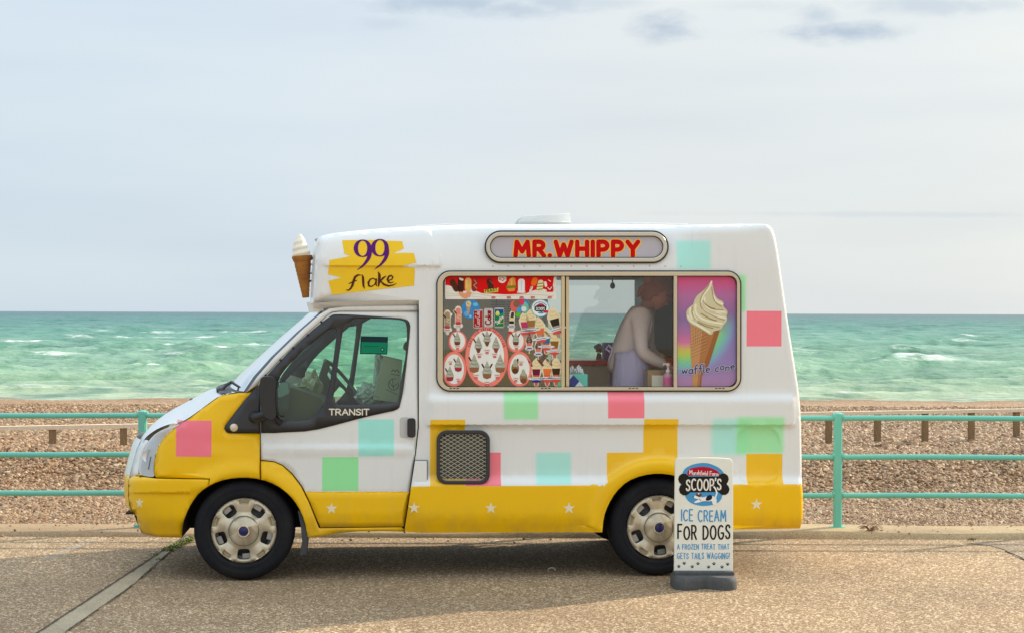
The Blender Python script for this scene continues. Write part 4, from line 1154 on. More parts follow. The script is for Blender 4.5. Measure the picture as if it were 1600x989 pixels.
# headlamp: clear lens over a silvery reflector
LAMP = smooth_line([(217.5, 741), (217.5, 728), (221, 711), (227, 697), (234, 686), (243, 676.5), (256, 669.5), (276, 663), (283, 661.2), (268, 671), (256, 683), (246, 698), (241, 716), (239.5, 737), (242, 744.5), (230, 744)], 1, True)
def lens():
    t = NT('lamp_lens'); gl = t.n('ShaderNodeBsdfGlossy'); gl.inputs['Roughness'].default_value = 0.04
    tr = t.n('ShaderNodeBsdfTransparent'); tr.inputs[0].default_value = (0.95, 0.96, 0.96, 1); ms = t.n('ShaderNodeMixShader')
    lw = t.n('ShaderNodeFresnel'); t.set(ms.inputs[0], t.math('ADD', lw.outputs[0], 0.08, True)); t.set(ms.inputs[1], tr.outputs[0]); t.set(ms.inputs[2], gl.outputs[0]); t.set(t.o.inputs[0], ms.outputs[0]); return t.m
hl = sheet('headlight', van, LAMP, lambda x, y: cab_off(x, y, False) + 0.010, [flat((0.93, 0.95, 0.97), 0.35, 0.0)], step=6)
sheet('lamp_lens', hl, LAMP, lambda x, y: cab_off(x, y, False) - 0.002, [lens()], step=6)
b = MB()
for (x, y, r_, m_) in ((232, 712, 0.040, 0),):
    c = V(x, y, cab_off(x, y, False) + 0.004); b.lathe([(r_ * 1.12, -0.001), (r_, 0.002), (r_ * .6, 0.008), (0.0, 0.010)], c, 'Y', 20)
b.build('lamp_reflector', flat((0.80, 0.82, 0.85), 0.25, 0.2), hl, smooth=True)
b = MB(); b.prism([(234.8, 713), (236.2, 713), (233, 733), (231.2, 733)], cab_off(233, 722, False) + 0.002, cab_off(233, 722, False) + 0.02)
b.prism([(218, 741.5), (243, 745.5), (243, 747), (217, 743.2)], cab_off(225, 722, False) - 0.001, cab_off(233, 722, False) + 0.02)
b.build('lamp_seal', M_DARK, hl)
# far headlight
hf = hl.copy(); hf.data = hl.data.copy(); C.objects.link(hf); hf.parent = van
for v in hf.data.vertices: v.co.y = WID - v.co.y

WN = [(386, 613.5), (402, 588.5), (430, 556.5), (470, 517.5), (500, 491.5), (506, 486)]
WC = [(362, 600), (377, 583), (402, 560.5), (440, 526), (474, 497), (484, 488.5)]
ws = loft('windscreen', WN, WC, lambda x, y: ap_off(x, y) + 0.004, 1.0, M_GLASS_W, van, 2.4)
# black border of the windscreen along the pillar
def inset(P, Q, t): return [(a[0] + (c[0] - a[0]) * t, a[1] + (c[1] - a[1]) * t) for a, c in zip(P, Q)]
b = MB()
n = len(WN)
rowA, rowB = [], []
for (x, y), (x2, y2) in zip(WN, WC):
    a = V(x, y, ap_off(x, y)); c = V(x2, y2, 1.0)
    rowA.append(a + Vector((-0.002, 0, 0.001))); t = 0.065; s = 1 - (1 - t) ** 2.4
    rowB.append(Vector((a.x + (c.x - a.x) * s - 0.004, a.y + (c.y - a.y) * t, a.z + (c.z - a.z) * s + 0.001)))
b.add(rowA + rowB, [(i, i + 1, n + i + 1, n + i) for i in range(n - 1)])
b.build('windscreen_border', M_TRIM, ws, smooth=True)
b = MB(); b.add([mirror_v(v) for v in rowA + rowB], [(i, i + 1, n + i + 1, n + i) for i in range(n - 1)])
b.build('windscreen_border', M_TRIM, ws, smooth=True)
# header over the windscreen, closing the peak
b = MB()
a0 = V(506, 486, ap_off(506, 486)); c0 = V(484, 488.5, 1.0)
rA, rB = [], []
for k in range(NB + 1):
    t = k / NB; s = 1 - (1 - t) ** 2.4
    p = Vector((a0.x + (c0.x - a0.x) * s, a0.y + (c0.y - a0.y) * t, a0.z + (c0.z - a0.z) * s)); rA.append(p)
rA += [mirror_v(v) for v in reversed(rA[:-1])]
top = V(489, 474, 0.1)
rB = [Vector((min(p.x - 0.01, top.x + 0.03) if False else p.x - 0.02, p.y, top.z + 0.01)) for p in rA]
b.add(rA + rB, [(i, i + 1, len(rA) + i + 1, len(rA) + i) for i in range(len(rA) - 1)])
b.build('windscreen_header', M_WHITE, van, smooth=True)
# cowl and wipers
cw = [V(345, 615.5, 0.09), V(386, 612.5, 0.07), V(362, 600.5, 0.9), V(340, 604, 0.95)]
cw = [cw[0], cw[1], V(372, 607, 0.45), cw[2], cw[3], V(337, 608, 0.45)]
b = MB(); far_ = [mirror_v(v) for v in cw]
b.add([v + Vector((0, 0, 0.006)) for v in cw], [(0, 1, 2, 5), (5, 2, 3, 4)]); b.add([v + Vector((0, 0, 0.006)) for v in far_], [(5, 2, 1, 0), (4, 3, 2, 5)])
b.add([cw[4] + Vector((0, 0, 0.006)), cw[3] + Vector((0, 0, 0.006)), far_[3] + Vector((0, 0, 0.006)), far_[4] + Vector((0, 0, 0.006))], [(0, 1, 2, 3)])
b.build('windscreen_cowl', flat((0.035, 0.036, 0.04), 0.5), van)
b = MB()
b.tube([V(345, 611, 0.35), V(352, 603, 0.38), V(362, 596, 0.42), V(366, 597, 0.42)], [0.014, 0.011, 0.009, 0.006], 6)
b.tube([V(361, 596, 0.42), V(372, 603, 0.30), V(382, 608, 0.16)], [0.010, 0.009, 0.006], 6)
b.lathe([(0.024, -0.02), (0.028, 0.02), (0.01, 0.03)], V(344, 612, 0.35), 'Z', 10)
b.build('windscreen_wiper', M_BLACK, van, smooth=True)
b = MB(); b.tube([V(333, 609, 0.9), V(350, 602, 1.0), V(360, 597, 1.05)], [0.010, 0.011, 0.008], 6); b.build('windscreen_wiper', M_BLACK, van, smooth=True)
b = MB(); b.lathe([(0.02, -0.02), (0.016, 0.012), (0.0, 0.02)], V(300, 625.5, 0.9), 'Z', 10); b.box(tuple(V(303, 626, 0.9) - Vector((.02, .02, .01))), tuple(V(303, 626, 0.9) + Vector((.03, .02, .012))))
b.build('washer_jet', M_BLACK, van)

# ---- door mirror
b = MB()
MY = -0.13
mo = smooth_line([(406, 594), (409, 588.5), (416, 587.5), (426, 588.5), (430, 592), (431, 600), (430, 625), (432, 648), (429, 654), (421, 655), (412, 650), (407, 636), (405.5, 615)], 1, True)
b.prism(mo, MY, MY + 0.24)
mir = b.build('door_mirror', M_BLACK, van, bevel=0.018)
b = MB(); b.tube([V(398, 651, 0.03), V(403, 652, -0.04), V(415, 647, -0.06)], [0.045, 0.036, 0.03], 10)
b.tube([V(420, 640, -0.02), V(430, 652, 0.0), V(438, 661, 0.03)], [0.02, 0.016, 0.02], 8)
b.build('mirror_arm', M_BLACK, mir, smooth=True)
# mirror glass faces rearwards, slightly outwards
mp_ = smooth_line([(431.5, 598), (446, 596), (451, 599), (452, 606), (450, 640), (446, 648), (438, 650), (432, 646)], 1, True)
vs = [V(x, y, MY + 0.02 + (x - 431) / 21 * 0.20) for x, y in mp_]
o = mesh_ob('mirror_glass', vs, [tuple(range(len(vs)))], flat((0.55, 0.68, 0.68), 0.05, 0.95), mir)
mm = o.modifiers.new('solid', 'SOLIDIFY'); mm.thickness = 0.012
b = MB(); P3 = [V(x, y, MY + 0.015 + (x - 431) / 21 * 0.20) for x, y in mp_]; b.tube(P3 + P3[:1], 0.006, 6); b.build('mirror_rim', M_BLACK, mir, smooth=True)

# ---- wheels
HUB = flat(srgb(206, 194, 170), 0.34, 0.3)
def make_wheel():
    w = bpy.data.objects.new('wheel', None)
    b = MB(); r = 0.355
    prof = [(0.205, 0.20), (0.235, 0.215), (0.31, 0.215), (0.338, 0.20), (0.352, 0.17), (0.3545, 0.11), (0.352, 0.055), (0.343, 0.022), (0.325, 0.004), (0.305, -0.004), (0.290, -0.004), (0.288, -0.001), (0.262, -0.001), (0.260, -0.004), (0.245, -0.001), (0.232, 0.012), (0.226, 0.03), (0.205, 0.06), (0.2, 0.1), (0.205, 0.2)]
    b.lathe(prof, (0, 0, 0), 'Y', 64)
    ty = b.build('tyre', M_TYRE, None, smooth=True)
    # steel rim behind the trim
    b = MB(); b.lathe([(0.215, 0.02), (0.21, 0.05), (0.185, 0.055), (0.18, 0.10), (0.12, 0.085), (0.07, 0.06), (0.0, 0.06)], (0, 0, 0), 'Y', 40)
    rm = b.build('rim', flat((0.10, 0.105, 0.115), 0.5, 0.4), None, smooth=True)
    b = MB()
    for k in range(5):
        a = R(270 + 72 * k + 5)
        M = Matrix.Rotation(-a, 4, 'Y')
        b.box((0.165, 0.040, -0.028), (0.20, 0.07, 0.028), 0, M)
    b.build('rim_plates', flat((0.42, 0.44, 0.47), 0.3, 0.7), rm)
    # trim disc with five windows and five scooped pits
    Rr = 0.229
    def pol(r_, a): return (r_ * math.cos(a), r_ * math.sin(a))
    holes = []
    for k in range(5):
        a = R(270 + 72 * k); q = []
        for (rr, da) in [(0.209, -13), (0.212, 0), (0.209, 13), (0.17, 15.5), (0.136, 17), (0.127, 0), (0.136, -17), (0.17, -15.5)]:
            q.append(pol(rr, a + R(da)))
        holes.append(smooth_line(q, 1, True))
    out_ = [pol(Rr, 2 * math.pi * k / 96) for k in range(96)]
    ex = [pol(rr, 2 * math.pi * (k + .5 * (j % 2)) / nn) for j, (rr, nn) in enumerate([(0.224, 96), (0.218, 96), (0.195, 80), (0.165, 64), (0.135, 64), (0.122, 64), (0.1095, 72), (0.1075, 72), (0.1055, 72), (0.1035, 72), (0.095, 64), (0.085, 56), (0.07, 48), (0.048, 40), (0.06, 40), (0.045, 40), (0.02, 12)])]
    ex = [p for p in ex if all(not inpoly(*p, h) and dpoly(*p, h) > 0.004 for h in holes)]
    for k in range(5):
        a = R(306 + 72 * k)
        for rr in (0.222, 0.212, 0.204, 0.196, 0.186):
            for da in (-13, -10, -7, -4, 0, 4, 7, 10, 13): ex.append(pol(rr, a + R(da)))
    vs2, es = [], []
    for ring in [out_] + holes:
        o = len(vs2); vs2 += [Vector(p) for p in ring]; es += [(o + i, o + (i + 1) % len(ring)) for i in range(len(ring))]
    vs2 += [Vector(p) for p in ex]
    ov, _, of, *_r = delaunay_2d_cdt(vs2, es, [], 0, 1e-5)
    def dep(x, y):
        r_ = math.hypot(x, y); a = math.degrees(math.atan2(y, x))
        d = 0.010 - 0.018 * ss(0.229, 0.220, r_) + 0.004 * ss(0.218, 0.213, r_)
        d += 0.004 * ss(0.2, 0.12, r_) - 0.016 * ss(0.1085, 0.1045, r_) - 0.010 * ss(0.103, 0.055, r_) + 0.004 * ss(0.047, 0.044, r_)
        k = ((a - 306) / 72 + 0.5) % 1 - 0.5; da = abs(k * 72)
        pit = (1 - ss(7, 11, da)) * ss(0.186, 0.192, r_) * (1 - ss(0.213, 0.221, r_))
        d += 0.034 * pit * ss(0.186, 0.200, r_)
        dw = min(abs(((a - 270) / 72 + 0.5) % 1 - 0.5) * 72, 40)
        return d
    fs = []
    for f in of:
        cx = sum(ov[i].x for i in f) / 3; cy = sum(ov[i].y for i in f) / 3
        if math.hypot(cx, cy) < Rr and not any(inpoly(cx, cy, h) for h in holes):
            fs.append(tuple(f))
    v3 = [(v.x, dep(v.x, v.y), v.y) for v in ov]
    fs = [f if (Vector(v3[f[1]]) - Vector(v3[f[0]])).cross(Vector(v3[f[2]]) - Vector(v3[f[0]])).y < 0 else tuple(reversed(f)) for f in fs]
    hc = mesh_ob('hub_cap', v3, fs, HUB, None, None, True)
    hc.data.set_sharp_from_angle(angle=R(38))
    md = hc.modifiers.new('solid', 'SOLIDIFY'); md.thickness = 0.016; md.offset = -1
    b = MB(); b.lathe([(0.0, -0.028), (0.030, -0.027), (0.034, -0.024)], (0, 0, 0), 'Y', 24); bd = b.build('hub_badge', flat(srgb(38, 40, 92), 0.25, 0.2), None, smooth=True)
    b = MB(); b.lathe([(0.031, -0.026), (0.035, -0.034), (0.041, -0.034), (0.045, -0.018)], (0, 0, 0), 'Y', 28); br = b.build('badge_ring', flat((0.8, 0.78, 0.74), 0.15, 0.9), None, smooth=True)
    b = MB(); b.lathe([(0.1035, -0.010), (0.1045, -0.0135), (0.1065, -0.0135), (0.1075, -0.008)], (0, 0, 0), 'Y', 56); cg = b.build('groove_shade_ring', flat((0.09, 0.08, 0.065), 0.6), None, smooth=True)  # dark ring laid over the step, the groove's shade put in as colour
    rp = [o for o in C.objects if o.name.startswith('rim_plates')][0]
    rp.parent = rm
    return [ty, rm, hc, bd, br, cg], rp
wparts, rim_plates = make_wheel()
def wheel_at(px, py, first, flip=False, xz=None):
    c = xz or V(px, py, 0.035)
    e = bpy.data.objects.new('wheel', None); e.empty_display_size = 0.1; C.objects.link(e); e.parent = van
    e.location = (c.x, WID - 0.035 if flip else 0.035, 0.3545)
    if flip: e.rotation_euler.z = math.pi
    for p in wparts:
        q = p if first else p.copy()
        if not first: C.objects.link(q)
        if p.name.startswith('rim') and not first:
            pass
        q.parent = e
    return e, c
# rim plates folded into the rim so that the wheel keeps two levels of parts
bm = bmesh.new(); bm.from_mesh(wparts[1].data); n0 = len(bm.faces)
me2 = rim_plates.data; bm.from_mesh(me2); bm.faces.ensure_lookup_table()
for f in bm.faces[n0:]: f.material_index = 1
bm.to_mesh(wparts[1].data); bm.free(); wparts[1].data.materials.append(me2.materials[0])
bpy.data.objects.remove(rim_plates)
w1, c1 = wheel_at(381, 832, True)
w2, c2 = wheel_at(1029, 828, False)
w2.rotation_euler.y = R(-4)
wheel_at(0, 0, False, True, c1); wheel_at(0, 0, False, True, c2)

# ---- wheel wells, floor and running gear (dark)
b = MB()
def well(P, y0=0.034, y1=0.55):
    a = [V(x, y, y0) for x, y in P]
    for i in range(len(a) - 1):
        p, q = a[i], a[i + 1]
        b.add([p, q, Vector((q.x, y1, q.z)), Vector((p.x, y1, p.z))], [(0, 1, 2, 3)])
        b.add([mirror_v(v) for v in (p, q, Vector((q.x, y1, q.z)), Vector((p.x, y1, p.z)))], [(3, 2, 1, 0)])
    cen = Vector((sum(v.x for v in a) / len(a), y1, min(v.z for v in a)))
    for i in range(len(a) - 1):
        p, q = a[i], a[i + 1]
        b.add([Vector((p.x, y1, p.z)), Vector((q.x, y1, q.z)), cen], [(0, 1, 2)]); b.add([mirror_v(v) for v in (Vector((p.x, y1, p.z)), Vector((q.x, y1, q.z)), cen)], [(0, 1, 2)])
well([(x, y) for x, y in ARCH_FS]); well([(x, y) for x, y in smooth_line(ARCH_R, 1)])
b.build('wheel_arch_liner', M_DARK, van, kind='stuff')
b = MB(); f0 = c1.x
b.box((f0 - 0.35, 0.56, 0.34), (f0 + 0.4, WID - 0.56, 0.7)); b.box((f0 + 0.45, 0.10, 0.36), (c2.x - 0.42, WID - 0.10, 0.44))
b.box((c2.x - 0.42, 0.56, 0.38), (c2.x + 0.42, WID - 0.56, 0.80)); b.box((c2.x + 0.42, 0.10, 0.37), (V(1245, 800, 0.1).x, WID - 0.1, 0.44))
b.tube([(c1.x, 0.2, 0.35), (c1.x, WID - 0.2, 0.35)], 0.04); b.tube([(c2.x, 0.2, 0.35), (c2.x, WID - 0.2, 0.35)], 0.055)
b.build('chassis', M_DARK, van)
b = MB(); b.prism([(465, 797), (471, 799), (478, 822), (481, 845), (479, 864), (471, 868), (468, 866), (472, 845), (470, 822)], 0.02, 0.26)
b.build('mud_flap', flat((0.05, 0.052, 0.055), 0.7), van, bevel=0.004)
b = MB(); b.prism([(1117, 800), (1123, 800), (1124, 850), (1119, 852)], 0.03, 0.26); b.build('mud_flap', flat((0.05, 0.052, 0.055), 0.7), van, bevel=0.004)
# ---- fuel flap, service grille, hatch, small plates
b = MB(); b.prism([(648.5, 719.5), (667, 719.5), (667, 765.5), (641.5, 765.5)], 0.000, 0.02); b.build('fuel_flap', flat(srgb(232, 234, 232), 0.3, 0, 0.3), van, bevel=0.002)
b = MB(); P = [(648, 718.6), (668, 718.6), (668, 766.5), (640.3, 766.5)]; b.prism(P, 0.012, 0.034); b.build('fuel_flap_gap', M_DARK, van)

def ring2(name, O, I, y0, y1, mat, parent, bevel=0.002):
    n = len(O); assert len(I) == n
    b = MB()
    f = lambda P, y: [V(px_, py_, y(px_, py_) if callable(y) else y) for px_, py_ in P]
    o0_, o1_ = f(O, y0), f(O, y1); i0, i1 = f(I, y0), f(I, y1)
    fs = []
    for i in range(n):
        j = (i + 1) % n
        fs += [(i, j, 2 * n + j, 2 * n + i), (i, n + i, n + j, j), (2 * n + i, 2 * n + j, 3 * n + j, 3 * n + i), (n + i, 3 * n + i, 3 * n + j, n + j)]
    b.add(o0_ + o1_ + i0 + i1, fs)
    return b.build(name, mat, parent, smooth=True, bevel=bevel)
gr = ring2('service_grille', rrect(682, 671.5, 765.5, 756, 16, 6), rrect(687.5, 677.5, 760, 750.5, 11, 6), -0.022, 0.03, M_TRIM, van, 0.005)
b = MB(); b.prism(rrect(685, 675, 763, 753, 12, 5), 0.018, 0.026); b.build('grille_backing', flat((0.09, 0.085, 0.06), 0.8), gr)
b = MB()          # expanded metal: a lattice of thin strands
P_in = rrect(687.5, 677.5, 760, 750.5, 11, 6)
pw, ph = 5.2, 3.1
for row in range(-40, 60):
    for s in (1, -1):
        # line through the panel with slope +-ph/pw
        y0 = 640 + row * ph * 2 + (0 if s > 0 else 0)
        pts = []
        for k in range(0, 160):
            x = 684 + k * 0.5; y = y0 + s * (x - 684) * ph / pw * 1.0
            if inpoly(x, y, P_in): pts.append((x, y))
        if len(pts) > 3:
            a, c = pts[0], pts[-1]; z0 = 0.0 if s > 0 else 0.004
            va, vc = V(*a, -0.004 + z0), V(*c, -0.004 + z0); n = Vector((0, 0, 0.0021))
            b.add([va - n, vc - n, vc + n, va + n, va - n + Vector((0, .003, 0)), vc - n + Vector((0, .003, 0)), vc + n + Vector((0, .003, 0)), va + n + Vector((0, .003, 0))], [(0, 1, 2, 3), (7, 6, 5, 4), (3, 2, 6, 7), (0, 4, 5, 1)])
b.build('grille_mesh', flat((0.50, 0.50, 0.44), 0.35, 0.6), gr, kind='stuff')
b = MB(); b.prism([(641, 459.5), (664, 459.5), (664, 469.5), (641, 469.5)], 0.034, 0.042); pl = b.build('maker_plate', flat((0.82, 0.82, 0.80), 0.4), van)
decal('plate_print', pl, [(0, (0.05, 0.05, 0.05), [(645, 461.5), (660, 461.3), (660, 463), (645, 463.2)]), (0, (0.05, 0.05, 0.05), [(645, 464.5), (648.5, 464.5), (648.5, 465.6), (645, 465.6)]), (0, (0.05, 0.05, 0.05), [(650, 464.5), (660, 464.4), (660, 465.4), (650, 465.6)])], lambda x, y, l: V(x, y, 0.034 - l))
# roof hatch vent, tilted
vt = MB()
c0 = V(812, 349.5, 0.55); c1_ = V(893, 349.5, 0.55); zt = V(812, 346.5, 0.55).z
zb_ = c0.z - 0.05
vt.box((c0.x, 0.55, zb_), (c1_.x, 0.575, zt)); vt.box((c0.x, 1.025, zb_), (c1_.x, 1.05, zt)); vt.box((c0.x, 0.575, zb_), (c0.x + 0.02, 1.025, zt)); vt.box((c1_.x - 0.02, 0.575, zb_), (c1_.x, 1.025, zt))
base = vt.build('roof_vent', M_WHITE, van)
VENT_X = (c0.x, c1_.x)
b = MB(); 
q = [V(811, 347, 0.52), V(892, 346.5, 0.52), V(890, 333, 0.52), V(817, 337, 0.52)]
fr = q; bk = [v + Vector((0, 0.55, 0)) for v in q]
b.add(fr + bk, [(0, 1, 2, 3), (7, 6, 5, 4), (3, 2, 6, 7), (0, 4, 5, 1), (1, 5, 6, 2), (4, 0, 3, 7)])
t = NT('translucent_lid'); t.col((0.82, 0.84, 0.84)); t.p.inputs['Roughness'].default_value = 0.35
tl_ = t.n('ShaderNodeBsdfTranslucent'); tl_.inputs[0].default_value = (0.9, 0.92, 0.92, 1); ms = t.n('ShaderNodeMixShader'); ms.inputs[0].default_value = 0.55
t.set(ms.inputs[1], t.p.outputs[0]); t.set(ms.inputs[2], tl_.outputs[0]); t.set(t.o.inputs[0], ms.outputs[0])
q2 = [v + Vector((0, 0.55, 0)) for v in (q[3], q[2])]
b = MB(); b.add([q[3], q[2], q2[1], q2[0]] + [v - Vector((0, 0, .012)) for v in (q[3], q[2], q2[1], q2[0])], [(0, 1, 2, 3), (7, 6, 5, 4), (0, 4, 5, 1), (1, 5, 6, 2), (2, 6, 7, 3), (3, 7, 4, 0)])
lo_ = [q[0], q[1], q[1] + Vector((0, .55, 0)), q[0] + Vector((0, .55, 0))]; hi_ = [q[3], q[2], q2[1], q2[0]]
b.add(lo_ + [v - Vector((0, 0, .010)) for v in hi_], [(0, 1, 5, 4), (1, 2, 6, 5), (2, 3, 7, 6), (3, 0, 4, 7)])
b.build('vent_lid', t.m, base)
for (x0, x1, yy, th) in ((650, 745, 353.2, 1.2), (915, 1075, 351.2, 1.0)):
    b = MB(); a = V(x0, yy + 1, 0.9); c = V(x1, yy, 0.9); b.tube([a, a.lerp(c, .5) + Vector((0, 0, 0.012)), c], 0.008, 6)
    b.build('roof_seam', M_WHITE, van, smooth=True)

# ---- painted stars along the skirt
def star(cx, cy, r, lean=0): return [(cx + (r if k % 2 == 0 else r * .40) * math.sin(math.pi * k / 5 + lean), cy - (r if k % 2 == 0 else r * .40) * math.cos(math.pi * k / 5 + lean)) for k in range(10)]
for (x, y, par, of) in ((518, 794, door, lambda x, y: door_off(x, y)), (647, 793, near, body_off), (767, 793.5, near, body_off), (889, 793.5, near, body_off), (1182, 787.5, near, body_off), (218, 785, bumper, bump_off)):
    P = star(x, y, 9.8); 
    if x < 300: P = [(x + (a - x) * .72, y + (c - y) * 1.0) for a, c in P]
    decal('painted_star', par, [(0, srgb(240, 226, 190), P)], lambda x, y, l, of=of: V(x, y, of(x, y) - l))

# ---- 99 flake artwork on the peak
Z6 = lambda P: [(480 + x / 6.182, 340 + y / 6.182) for x, y in P]
patch = Z6([(336, 222), (600, 218), (918, 232), (934, 303), (825, 348), (930, 343), (1030, 345), (1054, 435), (900, 475), (1041, 488), (1033, 660), (640, 702), (240, 748), (203, 615), (330, 582), (200, 550), (214, 414), (420, 374), (358, 352)])
def nine(dx, dy):
    cx, cy = 566.6 + dx, 388.4 + dy
    ring = []
    for k in range(25):
        a = 2 * math.pi * k / 24; w = 1.6 + 5.2 * abs(math.cos(a)) ** 1.6
        ring.append((cx + 10.6 * math.cos(a), cy + 12.8 * math.sin(a), w))
    tail = [(577.6 + dx, 390 + dy, 6.2), (578.2 + dx, 397 + dy, 6.2), (575.5 + dx, 405 + dy, 5.4), (570.5 + dx, 412 + dy, 4.0), (565 + dx, 417.5 + dy, 2.6), (558.5 + dx, 421.8 + dy, 0.9)]
    return [(ring, 3), (smooth_line(tail, 1), 3)]
flake = [([(563.5, 430.3, 1.2), (559, 430.2, 2.8), (555, 433, 3.4), (552.6, 439, 3.8), (550.8, 446, 3.6), (548, 451.2, 2.8), (544.5, 454, 2.0), (540.8, 453.6, 0.9)], 2), ([(545, 443.6, 1.0), (551, 441, 2.4), (558, 438.2, 1.0)], 2),
         ([(565.5, 429.5, 1.2), (567.2, 434, 3.4), (567.6, 442, 3.6), (568.0, 447.5, 3.0), (569.5, 451, 1.2)], 2),
         ([(587.3, 437.6, 2.0), (583, 435.2, 1.6), (578.5, 437, 2.2), (575.6, 442, 3.2), (576.4, 447, 2.8), (580.3, 448.2, 1.8), (585.5, 445, 1.6), (587.6, 440, 2.2)], 2), ([(587.8, 436.8, 2.8), (587.4, 444, 2.8), (588.8, 447.4, 1.2)], 2),
         ([(591.3, 425.6, 1.6), (592.8, 430, 4.0), (592.6, 440, 4.4), (591.4, 447.5, 2.0)], 2), ([(602.8, 432, 1.4), (598.5, 435, 3.0), (594, 440, 2.2)], 2), ([(594.5, 439.5, 2.0), (600, 445, 3.2), (607, 447.2, 2.6), (614, 446, 1.8), (619.5, 443.2, 0.8)], 2),
         ([(606.5, 438.8, 1.8), (612, 437.2, 1.8), (614, 433.6, 2.0), (611.4, 430.8, 2.2), (607.4, 432.4, 2.8), (605.4, 437.2, 3.2), (607.6, 441.8, 2.6), (611.5, 442.6, 1.6), (615, 441, 0.8)], 2)]
on_body = lambda x, y, l: V(x, y, body_off(x, y, False) - l)
art = decal('flake_artwork', near, [(0, srgb(244, 200, 44), ('grid', patch, 6)), (2, srgb(88, 24, 112), ('strokes', nine(0, 0) + nine(27, -0.9))), (2, srgb(82, 42, 30), ('strokes', flake))], on_body, cuts=[((500, yy), (660, yy)) for yy in (400, 408, 413, 414.5, 415.5, 416.5, 417.5, 418.5, 419.5, 421, 425, 431)], lift=0.0012)

# ---- name panel above the serving window
PILL = lambda g: rrect(757 + g, 360.5 + g, 1045 - g, 412 - g, 25.7 - g, 12)
po = 0.035
sg = ring2('name_panel', PILL(0), PILL(2.2), po - 0.012, po + 0.12, M_SEAL, van, 0.0)
ring2('panel_frame', PILL(2.4), PILL(8.6), po - 0.022, po + 0.06, flat(srgb(206, 200, 186), 0.3, 0.35), sg, 0.004)
ring2('panel_seal', PILL(8.4), PILL(9.8), po - 0.008, po + 0.03, M_SEAL, sg, 0.0)
b = MB(); b.prism(PILL(9), po + 0.0, po + 0.02); b.build('panel_face', flat(srgb(186, 182, 192), 0.35, 0, 0.2), sg)
nm = text('MR.WHIPPY', 805.5, 997, 400.0, 21.6, 6.6, .36)
NMs = [([(x, y) for x, y in P], w) for P, w in nm]
decal('name_lettering', sg, [(0, srgb(248, 196, 96), ('strokes', NMs, 2.1)), (2, srgb(204, 0, 8), ('strokes', NMs, 0.2))], lambda x, y, l: V(x, y, po - l))
b = MB()
for k in range(13): b.lathe([(0.0, -0.004), (0.005, -0.003), (0.007, 0.0)], V(770 + k * 24.5, 416.3, body_off(800, 416.3)), 'Y', 7)
b.build('rivets', flat((0.6, 0.6, 0.58), 0.4, 0.5), van, kind='stuff')

# ---- cone model on the peak, with its bracket and lead
cone = bpy.data.objects.new('cone_model', None); C.objects.link(cone); cone.parent = van
CY = 0.55
def cpt(x, y): return V(x, y, CY)
ax0, ax1 = cpt(477.8, 465), cpt(471.8, 400); sc_ = 1 / 213.0
def axis_lathe(prof, n=28):
    """prof: (py along the axis, radius in pixels)"""
    b = MB(); d = (ax1 - ax0).normalized(); u = Vector((0, 1, 0)); w = d.cross(u).normalized()
    for py, rp in prof:
        t = (465 - py) / 65.0; c = ax0.lerp(ax1, t)
        for k in range(n):
            a = 2 * math.pi * k / n; b.v.append(c + (u * math.cos(a) + w * math.sin(a)) * rp * sc_)
    for i in range(len(prof) - 1):
        for k in range(n): b.f.append((i * n + k, i * n + (k + 1) % n, (i + 1) * n + (k + 1) % n, (i + 1) * n + k)); b.mi.append(0)
    b.f.append(tuple(range(n))); b.mi.append(0); b.f.append(tuple((len(prof) - 1) * n + k for k in range(n))); b.mi.append(0)
    return b
t = NT('wafer_brown'); t.col(t.mix(t.rng(t.noise(10, 4), 0.3, 0.7), srgb(176, 112, 28), srgb(140, 82, 20)))
t.p.inputs['Roughness'].default_value = 0.5; t.bump(t.vor(45, 'Distance', 'DISTANCE_TO_EDGE'), 0.4, 0.006); M_WAF = t.m
cp = [(465.5, 4.6), (464, 5.6), (458, 6.1)]
for k in range(7):
    y = 456 - k * 6.3; r0 = 6.3 + k * 0.95
    cp += [(y, r0), (y - 0.8, r0 + 0.5), (y - 5.2, r0 + 0.75)]
cp += [(409, 13.0), (408, 14.2), (402.5, 16.0), (400.5, 16.0), (400, 15.0), (400.2, 9)]
axis_lathe(cp).build('wafer', M_WAF, cone, smooth=True)
b = MB(); n = 40; m = 34
d_ = (ax1 - ax0).normalized(); u_ = Vector((0, 1, 0)); w_ = d_.cross(u_).normalized()
for j in range(m + 1):
    t_ = j / m; py = 401 - 35 * t_
    rb = 14.3 * max(0.0, 1 - t_ ** 2.3) ** 0.60 * (1 - 0.30 * t_) if t_ < 1 else 0.01
    for k in range(n):
        a = 2 * math.pi * k / n
        rr = rb * (1 + 0.06 * math.cos(2 * math.pi * (t_ * 3.6) - a)) + 0.2
        c = ax0.lerp(ax1, (465 - py) / 65.0) + w_ * (0.006 * math.sin(3.1 * t_))
        b.v.append(c + (u_ * math.cos(a) + w_ * math.sin(a)) * rr * sc_)
for j in range(m):
    for k in range(n): b.f.append((j * n + k, j * n + (k + 1) % n, (j + 1) * n + (k + 1) % n, (j + 1) * n + k)); b.mi.append(0)
b.build('swirl', flat(srgb(240, 230, 208), 0.4, 0, 0.2), cone, smooth=True)
b = MB(); b.tube([V(483, 408, CY), V(489, 403, CY), V(497, 401, CY)], 0.008, 6); b.tube([V(483, 440, CY), V(490, 438, CY), V(496, 437, CY)], 0.008, 6)
b.tube([V(484, 412, CY), V(488, 414, CY), V(490.5, 419, CY), V(487.5, 424, CY), V(487.5, 429, CY), V(491, 431, CY), V(494, 427, CY - .1), V(496, 420, CY - .2)], 0.004, 5)
b.tube([V(482, 428, CY), V(488, 427, CY)], 0.005, 5)
b.build('bracket', flat((0.10, 0.09, 0.08), 0.5, 0.4), cone, smooth=True)
